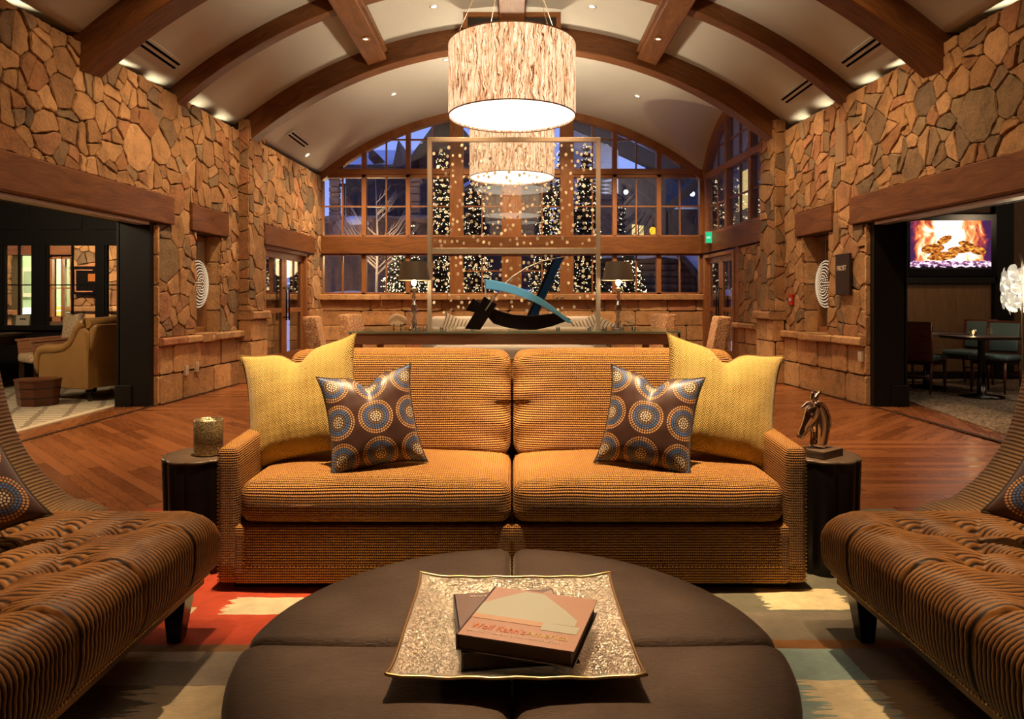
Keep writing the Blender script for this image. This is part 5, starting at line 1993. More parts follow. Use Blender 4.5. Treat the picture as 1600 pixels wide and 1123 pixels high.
# steel sculpture, black with blue blades
def sculpture():
    Y = 8.98
    t = thing('steel_sculpture', 'abstract black sculpture with curved blue blades on the long table in front of the screen', 'sculpture', (.1, Y, TZ))
    M_BLUE = None
    g = G('blue_anodised_blade')
    u, v, w_ = g.xyz(g.coord('Object'))
    M_BLUE = g.end(g.pbr((.20, .66, 1.0), .28, 0, None, .8))
    M_DBLUE = plain('deep_blue_steel', (.008, .045, .12), .3, .4)
    def px(a, b): q = P(a, b, Y); return (q.x, q.z)
    def plate(name, pts, y0, y1, mat):
        mb = MB(); pp = [px(*q) for q in pts]
        mb.prism(pp, lambda p: (p[0], y0, p[1]), lambda p: (p[0], y1, p[1])); mb.build(name, mat, t, bevel=.004)
    zf = 514.8
    # rocker: thick crescent
    low = [(771, 505), (790, 511), (812, zf), (838, zf), (860, 510), (892, 499)]
    up = [(892, 499), (880, 492), (868, 489), (850, 491), (828, 493), (800, 491), (782, 486), (768, 481), (758, 500)]
    plate('rocker_base', [(752, 483), (762, 480)] + up[::-1][1:-1] + [(892, 499)] + low[::-1][1:], Y - .07, Y + .07, M_BLACK)
    plate('angled_block', [(757, 463.5), (777, 475), (751, zf - .4), (727, 513)], Y - .14, Y - .04, M_BLACK)
    plate('cross_block', [(739.5, 466), (757, 477), (748, 490), (728, 484)], Y - .05, Y + .06, M_BLACK)
    # blue arc blade
    def arc(pts, wpx, n=18):
        out = []
        return out
    top = [(757, 436.5), (780, 440), (803, 446), (825, 455), (845, 466), (862, 478), (878, 491), (893, 503)]
    bot = [(886, 504), (868, 491), (850, 480), (830, 470), (808, 461.5), (785, 455), (759, 451)]
    plate('blue_arc_blade', top + bot, Y - .16, Y - .10, M_BLUE)
    plate('blade_tip', [(757, 436.5), (759.5, 437), (761, 464), (758.5, 464)], Y - .16, Y - .10, M_WHITE)
    plate('fin', [(828, 493), (842, 464), (856, 430), (867, 404), (883, 401), (876, 412), (868, 430), (857, 455), (846, 478), (841, 493)], Y - .02, Y + .04, M_DBLUE)
    plate('fin_back', [(823, 493), (838, 462), (852, 428), (864, 404.5), (868, 403), (856, 430), (842, 464), (829, 493)], Y - .0, Y + .10, M_BLACK)
    mb = MB()
    rod = [(759, 485), (772, 466), (787, 445), (802, 432), (822, 419), (845, 409), (866, 404)]
    mb.tube([V((px(*q)[0], Y - .15 + .02 * i, px(*q)[1])) for i, q in enumerate(rod)], .010, 8)
    mb.build('curved_rod', M_STEEL, t)
sculpture()

# agate slice on a little stand
c = P(621, 499, 9.35)
t = thing('agate_slice', 'pale agate slice on a small black stand at the left of the long table', 'ornament', (c.x, 9.35, TZ))
mb = MB(); n = 18
pl = [(.115 * cos(a) * (1 + .12 * sin(2 * a + 1)), .085 * sin(a) * (1 + .1 * cos(3 * a))) for a in [2 * pi * k / n for k in range(n)]]
mb.prism(pl, lambda p: (p[0], -.012, p[1] + .12), lambda p: (p[0], .012, p[1] + .12)); mb.build('slice', M_AGATE, t, local=True, bevel=.003)
mb = MB()
for x in (-.045, .045): mb.tube([(x, -.05, .0), (x, -.02, .05), (x, -.018, .075)], .006, 6); mb.tube([(x, -.05, .006), (x, .06, .006)], .006, 6)
mb.build('stand', M_BLACK, t, local=True)
# starburst ornament
c = P(983, 502, 9.1)
t = thing('starburst_ornament', 'small spiky metal starburst ornament at the right of the long table', 'ornament', (c.x, 9.1, TZ))
mb = MB(); mb.sphere((0, 0, .105), .022, 12, 8); mb.build('core', M_STEEL, t, local=True)
rnd = random.Random(4)
for k in range(14):
    a = 2 * pi * k / 14; e = rnd.uniform(-.5, .5)
    mb = MB(); mb.tube([(0, 0, .105), (.10 * cos(a), .10 * sin(e), .105 + .10 * sin(a))], [.004, .003], 6); mb.build('spike', M_STEEL, t, local=True)
# small glass votives scattered on the table
for k, (px_, yy) in enumerate(((652, 9.0), (664, 9.25), (690, 9.0), (738, 9.05), (921, 9.1), (945, 9.0), (958, 9.3), (972, 8.95), (990, 8.95), (872, 8.85))):
    c = P(px_, 500, yy)
    mb = MB(); mb.lathe([(.0, .001), (.022, .001), (.026, .045), (.022, .045), (.018, .006), (0, .006)], (c.x, yy, TZ), 10)
    mb.build('glass_votive', M_CRYSTAL, label=['tiny clear glass votive on the long table near its left lamp', 'tiny clear glass votive on the long table near its right lamp'][k > 3], cat='votive', group='clear votives near the ' + ('right' if k > 3 else 'left') + ' lamp')

# woven high-back chairs
def woven_chair(x, y, rz, label):
    t = thing('woven_chair', label, 'chair', (x, y, 0), 'woven high back chairs around the long table', rz)
    mb = MB()
    def bf(p): return V((p.x + .05 * (p.z / .3) ** 2 * (1 if p.z > 0 else .2) * 0 - .06 * (p.z / .3), p.y * (1 - .06 * (p.z / .3)), p.z))
    mb.rbox((-.22, 0, .70), (.17, .52, .56), r=.02, nd=6, k=2, fn=bf); mb.build('backrest', M_WOVEN, t, local=True)
    mb = MB(); mb.rbox((.0, 0, .38), (.55, .52, .16), r=.03, nd=4, k=2); mb.build('seat', M_WOVEN, t, local=True)
    for a in (-.22, .22):
        for b in (-.2, .2):
            mb = MB(); mb.beam((a, b, .0), (a, b, .31), .045, .045, up=(0, 1, 0)); mb.build('leg', M_DKWOOD, t, local=True)
woven_chair(-2.32, 9.05, R(8), 'woven fibre high back chair nearer the sofa at the left end of the long table')
woven_chair(-2.20, 10.55, R(-14), 'woven fibre high back chair farther back at the left end of the long table')
woven_chair(2.44, 9.05, R(172), 'woven fibre high back chair nearer the sofa at the right end of the long table')
woven_chair(2.10, 10.75, R(195), 'woven fibre high back chair farther back at the right end of the long table')

# pale sofa beyond the table
t = thing('white_sofa', 'off-white sofa seen low behind the sculpture under the window wall', 'sofa', (0, 12.0, 0))
mb = MB(); mb.rbox((.03, 12.25, .48), (2.9, .24, .86), r=.07, nd=8, k=3); mb.build('backrest', M_WHITE, t)
mb = MB(); mb.rbox((.03, 11.8, .25), (2.7, .8, .36), r=.06, nd=8, k=3); mb.build('seat', M_WHITE, t)
for s in (-1, 1):
    mb = MB(); mb.rbox((.03 + s * 1.42, 11.85, .36), (.2, 1.0, .60), r=.06, nd=6, k=3); mb.build('arm', M_WHITE, t)
pillow('striped_pillow', M_STRIPE, .48, .44, .16, ((712 - 800) / F * 12, 11.95, .70), R(15), R(20), R(10), 'beige striped pillow at the left end of the off-white sofa', 'pillow', 'striped pillows on the off-white sofa', dip=.05)
pillow('striped_pillow', M_STRIPE, .48, .44, .16, ((920 - 800) / F * 12, 11.95, .70), R(15), R(-24), R(-10), 'beige striped pillow, the left one of two at the right end of the off-white sofa', 'pillow', 'striped pillows on the off-white sofa', dip=.05)
pillow('striped_pillow', M_STRIPE, .48, .44, .16, ((942 - 800) / F * 12, 11.75, .66), R(15), R(20), R(-20), 'beige striped pillow, the right one of two at the right end of the off-white sofa', 'pillow', 'striped pillows on the off-white sofa', dip=.05)

# ------------------------------------------------------------------ small things on the stone walls
def wall_sign():
    m = wmap(1); a, b = 8.42, 8.12
    t = thing('restaurant_sign', 'dark bronze wall sign lettered FROST on the right stone wall', 'sign', m(8.27, 1.5, -.05))
    mb = MB(); shear_box(mb, 1, 8.13, 8.45, 1.25, 1.74, -.075, -.045); mb.build('plate', plain('dark_bronze', (.035, .020, .013), .45, .3), t, bevel=.004)
    ang = atan2(1.0, -.046)
    o = letters('FROST', .085, M_INKW, t, V(m(8.41, 1.54, -.078)) - ORG[t.name], (R(90), 0, R(-90) - .046 * -1 * -1), ext=.002, spacing=1.05)
    return t
wall_sign()
def disc_ornament(s, label):
    m = wmap(s); u0 = 9.07; R0 = .30
    c = V(m(u0, 1.40, .115))
    t = thing('beaded_disc', label, 'wall ornament', c, 'glowing beaded discs in the narrow windows')
    mb = MB()
    for k in range(1, 9):
        r = R0 * k / 8; n = max(6, int(2 * pi * r / .034))
        for i in range(n):
            a = 2 * pi * (i + .5 * (k % 2)) / n
            mb.sphere((c.x - s * .05 * (1 - (k / 8) ** 2), c.y + r * cos(a), c.z + r * sin(a)), .0085, 5, 4)
    mb.build('glass_beads', emit('lit_beads', (1.0, .76, .48), .75), t)
    mb = MB()
    for k in (3, 6, 9):
        r = R0 * k / 10 + .002
        mb.tube([(c.x - s * (.05 * (1 - (k / 10) ** 2) - .008), c.y + r * cos(a), c.z + r * sin(a)) for a in [2 * pi * i / 30 for i in range(31)]], .003, 5, caps=False)
    mb.tube([(c.x, c.y, c.z + R0), (c.x, c.y, 2.05)], .0025, 5)
    mb.build('wire_rings', M_STEEL, t)
disc_ornament(-1, 'round glowing beaded disc hung in the left narrow window')
disc_ornament(1, 'round glowing beaded disc hung in the right narrow window')
def plate_on_wall(s, u, z, w, h, name, label, cat, mat, out=.062, extra=None, group=None):
    t = thing(name, label, cat, wmap(s)(u, z, -out), group)
    mb = MB(); shear_box(mb, s, u - w / 2, u + w / 2, z - h / 2, z + h / 2, -out - .008, -out + .02); mb.build('cover_plate', mat, t, bevel=.002)
    if extra:
        for dz in extra[0]:
            mb = MB(); shear_box(mb, s, u - extra[1], u + extra[1], z + dz - extra[2], z + dz + extra[2], -out - .014, -out - .007); mb.build(extra[3], extra[4], t)
plate_on_wall(-1, 8.43, .34, .075, .12, 'wall_outlet', 'cream power outlet low on the left stone wall, the nearer of two', 'outlet', M_CREAM, extra=((-.022, .022), .014, .012, 'socket', M_WHITE))
plate_on_wall(-1, 8.68, .36, .075, .12, 'light_switch_plate', 'cream switch plate low on the left stone wall, the farther of two', 'switch', M_CREAM, extra=((0,), .012, .026, 'rocker', M_WHITE))
plate_on_wall(1, 9.72, 1.20, .11, .15, 'fire_alarm_pull', 'small red fire alarm station on the right stone wall', 'fire alarm', M_RED, out=.05, extra=((.0,), .035, .02, 'pull_handle', M_WHITE))
plate_on_wall(1, 8.38, 3.06, .22, .50, 'wall_speaker', 'tan rectangular speaker grille set into the upper right stone wall', 'speaker', plain('tan_speaker_cloth', (.34, .21, .12), .8), out=.045, extra=((0,), .09, .22, 'grille', plain('tan_grille', (.30, .18, .10), .9)))
plate_on_wall(1, 7.92, .55, .075, .12, 'wall_outlet', 'cream outlet low on the right stone wall next to the dark opening', 'outlet', M_CREAM, extra=((-.022, .022), .014, .012, 'socket', M_WHITE))
# exit sign
m = wmap(1)
t = thing('exit_sign', 'small green lit EXIT sign on the timber beam right of the great window', 'exit sign', m(13.0, 2.36, -.2))
mb = MB(); q = V(m(13.0, 2.36, -.12)); mb.box(q, (.13, .06, .23)); mb.build('housing', M_STEEL, t, bevel=.004)
mb = MB(); mb.box(q + V((0, -.032, 0)), (.105, .004, .20)); mb.build('green_face', M_EXITG, t)
o = letters('EXIT', .05, M_STAR if False else emit('exit_letters', (.8, 1, .85), 1.5), t, q + V((-.047, -.036, -.02)) - ORG[t.name], (R(90), 0, 0), ext=.001, sx=.8)
# ================================================================== room on the left
def room_shell(s, nm):
    xa, xb = s * 4.35, s * 11.5
    X0, X1 = sorted((xa, xb))
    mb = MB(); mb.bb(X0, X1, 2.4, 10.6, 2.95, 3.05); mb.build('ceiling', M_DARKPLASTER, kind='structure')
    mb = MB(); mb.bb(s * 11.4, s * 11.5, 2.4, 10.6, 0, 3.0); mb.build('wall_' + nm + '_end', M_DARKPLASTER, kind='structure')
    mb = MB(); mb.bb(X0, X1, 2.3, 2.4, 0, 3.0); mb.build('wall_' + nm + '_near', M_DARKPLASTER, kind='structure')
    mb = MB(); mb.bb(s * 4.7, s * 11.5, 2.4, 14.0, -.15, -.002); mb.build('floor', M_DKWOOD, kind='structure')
    # black casing of the opening: post with plinth
    m = wmap(s)
    mb = MB()
    shear_box(mb, s, 7.78, 7.862, 0, 2.065, .012, .37)
    shear_box(mb, s, 7.78, 8.0, 0, 2.3, .345, .39)
    shear_box(mb, s, 7.76, 7.862, 0, .24, .22, .40)
    mb.build('trim_casing', M_BLACKPAINT, kind='structure', bevel=.006)
    mb = MB(); shear_box(mb, s, 2.4, 8.0, 2.06, 2.95, .345, .40); mb.build('trim_header', M_BLACKPAINT, kind='structure')
room_shell(-1, 'left'); room_shell(1, 'right')
bulb('left_room_lamp', (-6.2, 6.4, 2.6), 190, (1, .76, .48), .15)
bulb('left_room_lamp', (-7.2, 8.0, 2.7), 25, (1, .76, .48), .15)

def left_room():
    Y = 10.5
    X = lambda p: (p - 800) / F * Y
    Z = lambda p: CZ - (p - 470) / F * Y
    wins = [(-8.6, X(3) - .3), (X(3), X(50)), (X(70), X(150)), (X(163), X(243))]
    mb = MB()
    z0, z1 = Z(508), Z(383)
    edges = [-11.4] + [v for w in wins for v in w] + [-4.4]
    for i in range(0, len(edges), 2): mb.bb(edges[i], edges[i + 1], Y, Y + .12, z0, z1)
    mb.bb(-11.4, -4.4, Y, Y + .12, 0, z0); mb.bb(-11.4, -4.4, Y, Y + .12, z1, 2.96)
    mb.bb(-11.4, -4.4, Y - .08, Y, z0 - .07, z0 - .0)
    for x in (-8.4, -7.6, -6.8, -6.0, -5.2): mb.bb(x - .33, x + .33, Y - .015, Y, 2.25, 2.75)
    for x in (-8.4, -7.6, -6.8, -6.0, -5.2): mb.bb(x - .33, x + .33, Y - .015, Y, .12, .66)
    mb.build('wall_left_room', M_BLACKPAINT, kind='structure', bevel=.004)
    n = 5
    for (a, b) in wins:
        mb = MB()
        c = (a + b) / 2
        w = MB()
        w.bb(c - .009, c + .009, Y + .03, Y + .07, z0, z1); w.bb(a, b, Y + .03, Y + .07, Z(445) - .009, Z(445) + .009)
        for (p, q) in ((a - .02, a + .025), (b - .025, b + .02)): w.bb(p, q, Y + .02, Y + .08, z0, z1)
        o = w.build('window_%d' % n, M_BLACKPAINT, kind='structure'); n += 1
        mb.bb(a, b, Y + .048, Y + .052, z0, z1); mb.build('glass_pane', M_GLASS, o)
    # stone building seen through those windows
    rnd = random.Random(8)
    YY = 13.2
    X2 = lambda p: (p - 800) / F * YY
    Z2 = lambda p: CZ - (p - 470) / F * YY
    mb = MB(); mp = lambda u, v, w: (u, YY + w, v)
    holes = [(X2(18), X2(56), .2, Z2(398)), (X2(18) - .0, X2(60), Z2(398), Z2(375)), (X2(72), X2(110), Z2(502), Z2(398)), (X2(68), X2(116), Z2(398), Z2(377)),
             (X2(-80), X2(18), Z2(492), Z2(485)), (-20, 0, -1, Z2(478)), ]
    for poly in cells(-11.5, -4.5, .5, 2.7, rnd):
        ps = [poly]
        for h in holes: ps = [q for w in ps for q in minus(w, h)]
        for q in ps: stone(mb, q, mp, rnd, .05)
    courses(mb, X2(60), -4.5, ((.3, .62), (.625, Z2(486))), mp, rnd, .05, (.4, .8), holes=[(X2(72), X2(110), .5, 2)])
    slab_row(mb, 1, X2(106), -4.5, Z2(487), Z2(478), .10, rnd, mp)
    courses(mb, -11.5, X2(18), ((.3, .62), (.625, Z2(492))), mp, rnd, .05, (.4, .8))
    slab_row(mb, 1, -11.5, X2(26), Z2(492), Z2(484), .12, rnd, mp)
    for (a, b, c, d) in ((-11.5, X2(18), 0, 2.9), (X2(18), X2(56), Z2(398), 2.9), (X2(56), X2(72), 0, 2.9), (X2(72), X2(110), 0, Z2(502)), (X2(72), X2(110), Z2(398), 2.9), (X2(110), -4.4, 0, 2.9)):
        mb.bb(a, b, YY + .006, YY + .3, c, d, mi=1)
    mb.build('wall_courtyard', [M_STONE, M_MORTAR], kind='structure')
    mb = MB(); mb.bb(X2(14), X2(60), YY - .06, YY + .3, Z2(398), Z2(375)); mb.build('trim_lintel', M_BEAM, kind='structure')
    mb = MB(); mb.bb(X2(68), X2(116), YY - .06, YY + .3, Z2(398), Z2(377)); mb.build('trim_lintel', M_BEAM, kind='structure')
    fr = MB()
    for (a, b) in ((72, 80), (94, 96.5), (108, 111)): fr.bb(X2(a), X2(b), YY + .02, YY + .1, Z2(502), Z2(398))
    fr.bb(X2(72), X2(110), YY + .02, YY + .1, Z2(404), Z2(398)); fr.bb(X2(72), X2(110), YY + .02, YY + .1, Z2(502), Z2(495)); fr.bb(X2(72), X2(110), YY + .04, YY + .08, Z2(451), Z2(449))
    fr.build('window_9', M_TRIM, kind='structure')
    # pale green room beyond
    mb = MB()
    mb.bb(-11, -6, 15.6, 15.7, 0, 3.0); mb.bb(-11, -6, 13.5, 15.7, 2.9, 3.0); mb.bb(-11.1, -11, 13.5, 15.7, 0, 3); mb.bb(-6.1, -6, 13.5, 15.7, 0, 3); mb.bb(-8.75, -8.65, 13.55, 15.2, 0, 3); mb.bb(-11, -6, 13.5, 15.7, -.05, .25)
    mb.build('wall_green_room', M_CONC, kind='structure')
    mb = MB(); mb.bb(-11, -6, 15.54, 15.6, 2.25, 2.5); mb.build('trim_cornice', M_RUGEDGE, kind='structure')
    bulb('green_room_lamp', (-9.6, 14.4, 2.4), 260, (1, .90, .70), .2)
    bulb('green_room_lamp', (-7.7, 14.6, 2.2), 200, (1, .85, .60), .2)
    t = thing('wall_picture', 'small framed picture on the pale green wall of the far room', 'picture', (X2(46) * 15.5 / YY, 15.5, 1.6))
    mb = MB(); mb.bb(-.22, .22, .02, .05, -.33, .33); mb.build('frame', M_CREAM, t, local=True)
    mb = MB(); mb.bb(-.14, .14, .01, .03, -.24, .24); mb.build('print', plain('grey_print', (.25, .27, .18), .6), t, local=True)
    t = thing('shaded_lamp', 'glowing yellow lamp inside the far green room behind the timber window', 'lamp', ((95 - 800) / F * 14.6, 14.6, .25))
    mb = MB(); mb.lathe([(.16, 0), (.13, .20)], (0, 0, .62), 20); mb.build('lamp_shade', emit('yellow_lamp_glow', (1.0, .62, .12), 1.6), t, local=True)
    mb = MB(); mb.tube([(0, 0, 0), (0, 0, .70)], .03, 8); mb.build('base', M_BRASS, t, local=True)
    t = thing('framed_artwork', 'dark framed screen with an orange glow on the stone wall outside the left windows', 'picture', (X2(138), YY - .1, Z2(438)))
    hw, hh = (X2(156) - X2(120)) / 2, (Z2(417) - Z2(460)) / 2
    mb = MB(); mb.bb(-hw, hw, -.03, .04, -hh, hh); mb.build('frame', M_BLACK, t, local=True)
    mb = MB()
    for (a, b, c, d) in ((-hw + .06, hw - .06, hh - .08, hh - .06), (-hw + .06, hw - .06, -hh + .04, -hh + .06), (-hw + .05, -hw + .07, -hh + .04, hh - .06)): mb.bb(a, b, -.045, -.03, c, d)
    mb.build('inner_moulding', M_APRON, t, local=True)
    mb = MB(); mb.bb(.08, .30, -.04, -.03, -.02, .12); mb.build('glow', emit('orange_picture_glow', (1, .25, .04), .8), t, local=True)
    spot('courtyard_beam', (-6.4, 11.3, 2.85), (-6.9, 13.2, 1.0), 420, 110, .8)
    spot('courtyard_beam', (-8.6, 11.3, 2.85), (-8.9, 13.2, 1.0), 320, 110, .8)
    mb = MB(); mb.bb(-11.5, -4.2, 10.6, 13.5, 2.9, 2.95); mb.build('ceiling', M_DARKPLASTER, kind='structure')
    # lattice rug with pale binding
    t = thing('lattice_rug', 'cream and brown lattice patterned rug in the left room', 'rug', (-7.4, 6.6, .0))
    mb = MB(); mb.bb(-10.5, -4.50, 3.4, 10.2, .001, .010); mb.build('rug_field', M_RUG2, t)
    mb = MB(); mb.bb(-4.50, -4.42, 3.4, 10.2, .001, .013); mb.build('rug_binding', M_RUGEDGE, t)
    # placard leaning in the window
    t = thing('window_placard', 'small white card with dark marks standing on the left room window ledge', 'sign', (X(40), 10.44, z0 + .0))
    mb = MB(); mb.box((0, 0, .075), (.20, .008, .15), (R(-8), 0, 0)); mb.build('card', M_CREAM, t, local=True)
    mb = MB()
    for k in (-.03, 0, .035): mb.box((k, -.008, .095), (.018, .004, .022), (R(-8), 0, 0))
    mb.build('printed_marks', M_BLACK, t, local=True)

left_room()

def armchair(x, y, rz):
    t = thing('leather_armchair', 'tan leather scroll arm chair with nailheads in the left room', 'armchair', (x, y, .011), None, rz)
    # local: faces -X; back at +X
    mb = MB()
    def body(p): return p
    W, D = .80, .86
    mb.rbox((.02, 0, .27), (D - .06, W - .10, .24), r=.03, nd=4, k=2); mb.build('seat_base', M_TAN, t, local=True)
    mb = MB(); mb.rbox((-.06, 0, .42), (.70, W - .30, .13), r=.05, nd=6, k=3); mb.build('seat_cushion', M_TAN, t, local=True)
    # side panels follow the falling arm line
    prof = [(-.40, .14), (-.38, .52), (-.36, .56), (-.10, .57), (.02, .59), (.12, .64), (.19, .72), (.26, .84), (.36, .86), (.44, .80), (.42, .14)]
    for s in (-1, 1):
        mb = MB(); mb.prism(prof, lambda p: (p[0], s * (W / 2 - .10), p[1]), lambda p: (p[0], s * (W / 2 - .02), p[1])); mb.build('side_panel', M_TAN, t, local=True, bevel=.012)
        roll = [(-.405, .30), (-.42, .40), (-.415, .50), (-.37, .575), (-.28, .60), (-.10, .60), (.03, .62), (.12, .67), (.18, .75), (.23, .84), (.30, .90), (.38, .92)]
        mb = MB(); mb.tube([(a, s * (W / 2 - .045), b) for a, b in roll], [.032, .05, .055, .058, .058, .056, .052, .05, .048, .05, .055, .055], 12); mb.build('scroll_arm', M_TAN, t, local=True)
        mb = MB()
        for k in range(36): mb.sphere((.42 - .01 * (k / 36), s * (W / 2 + .0), .16 + k * .018), .006, 5, 4)
        mb.build('nailhead_trim', M_BRASS, t, local=True)
    mb = MB()
    def bk(p): return V((p.x + .10 * (p.z / .3) * (1 if p.z > 0 else .4), p.y, p.z))
    mb.rbox((.36, 0, .52), (.13, W - .06, .76), r=.05, nd=8, k=3, fn=bk); mb.build('backrest', M_TAN, t, local=True)
    mb = MB(); mb.tube([(.41, -W / 2 + .02, .91), (.43, 0, .925), (.41, W / 2 - .02, .91)], [.06, .065, .06], 14); mb.build('head_roll', M_TAN, t, local=True)
    for a in (-.33, .36):
        for b in (-.32, .32):
            mb = MB(); mb.tube([(a, b, .15), (a + (.02 if a > 0 else -.01), b, 0)], [.038, .024], 8); mb.build('leg', M_BLACK, t, local=True)
    return t
armchair(-5.17, 8.57, R(-20))
def wood_box():
    t = thing('wooden_box_table', 'low tapered octagonal wooden box table with dark bands in the left room', 'side table', (-5.34, 7.86, .011))
    def ring(h, r, ry, z):
        c = .35
        return [(-r, -ry * c, z), (-r * c, -ry, z), (r * c, -ry, z), (r, -ry * c, z), (r, ry * c, z), (r * c, ry, z), (-r * c, ry, z), (-r, ry * c, z)]
    def frustum(z0, z1, r0, r1, name, mat, k=.86):
        mb = MB(); a = ring(0, r0, r0 * k, z0); b = ring(0, r1, r1 * k, z1)
        fs = [list(range(8))[::-1], list(range(8, 16))] + [(i, (i + 1) % 8, 8 + (i + 1) % 8, 8 + i) for i in range(8)]
        mb.add(a + b, fs); mb.build(name, mat, t, local=True, bevel=.002)
    frustum(0, .27, .195, .225, 'box_body', M_REDWOOD)
    frustum(.085, .095, .207, .209, 'band', M_BLACK); frustum(.19, .20, .219, .221, 'band', M_BLACK)
    frustum(.272, .295, .230, .232, 'lid', M_REDWOOD)
wood_box()
def desk():
    t = thing('writing_desk', 'dark wood desk with a drawer by the left room windows', 'desk', (-7.35, 9.2, .011))
    mb = MB(); mb.bb(-.85, .72, -.45, .45, .70, .735); mb.build('desk_top', M_DKWOOD, t, local=True, bevel=.004)
    mb = MB(); mb.bb(-.78, .66, -.40, .40, .58, .70); mb.build('apron', M_DKWOOD, t, local=True)
    mb = MB(); mb.bb(-.10, .50, -.415, -.40, .595, .69); d = mb.build('drawer', M_DKWOOD, t, local=True, bevel=.003)
    mb = MB(); mb.sphere((.20, -.435, .64), .018, 10, 6); mb.build('knob', M_STEEL, d, local=True)
    for a in (-.74, .62):
        for b in (-.36, .36):
            mb = MB(); mb.tube([(a, b, 0), (a, b, .2), (a, b, .58)], [.022, .03, .035], 8); mb.build('leg', M_DKWOOD, t, local=True)
desk()
def small_chair():
    t = thing('patterned_chair', 'wooden armchair with patterned cream back beside the desk', 'chair', (-6.15, 9.35, .011), None, R(52))
    M_PAT = None
    g = G('cream_patterned_upholstery'); f = g.vor(g.coord('Object'), 26)
    M_PAT = g.end(g.pbr(g.mix(f.smooth(.25, .4), (.50, .20, .08), (.62, .48, .30)), .6))
    def bk(p): return V((p.x + .14 * (p.z + .3), p.y, p.z + (.03 * (abs(p.y) / .2) ** 2 if p.z > .1 else 0)))
    mb = MB(); mb.rbox((.18, 0, .72), (.09, .48, .50), r=.035, nd=8, k=3, fn=bk); mb.build('backrest', M_PAT, t, local=True)
    mb = MB(); mb.rbox((-.08, 0, .42), (.52, .50, .12), r=.04, nd=4, k=2); mb.build('seat', M_PAT, t, local=True)
    for s in (-1, 1):
        mb = MB(); mb.prism([(-.33, .64), (.26, .67), (.24, .36), (-.30, .36)], lambda p: (p[0], s * .27 - .015, p[1]), lambda p: (p[0], s * .27 + .015, p[1])); mb.build('side_panel', M_APRON, t, local=True)
        mb = MB(); mb.box((-.05, s * .27, .665), (.60, .055, .025), (0, R(-3), 0)); mb.build('arm_rest', M_APRON, t, local=True, bevel=.004)
    for a in (-.28, .2):
        for b in (-.24, .24):
            mb = MB(); mb.beam((a, b, 0), (a, b, .37), .035, .035, up=(0, 1, 0)); mb.build('leg', M_DKWOOD, t, local=True)
small_chair()

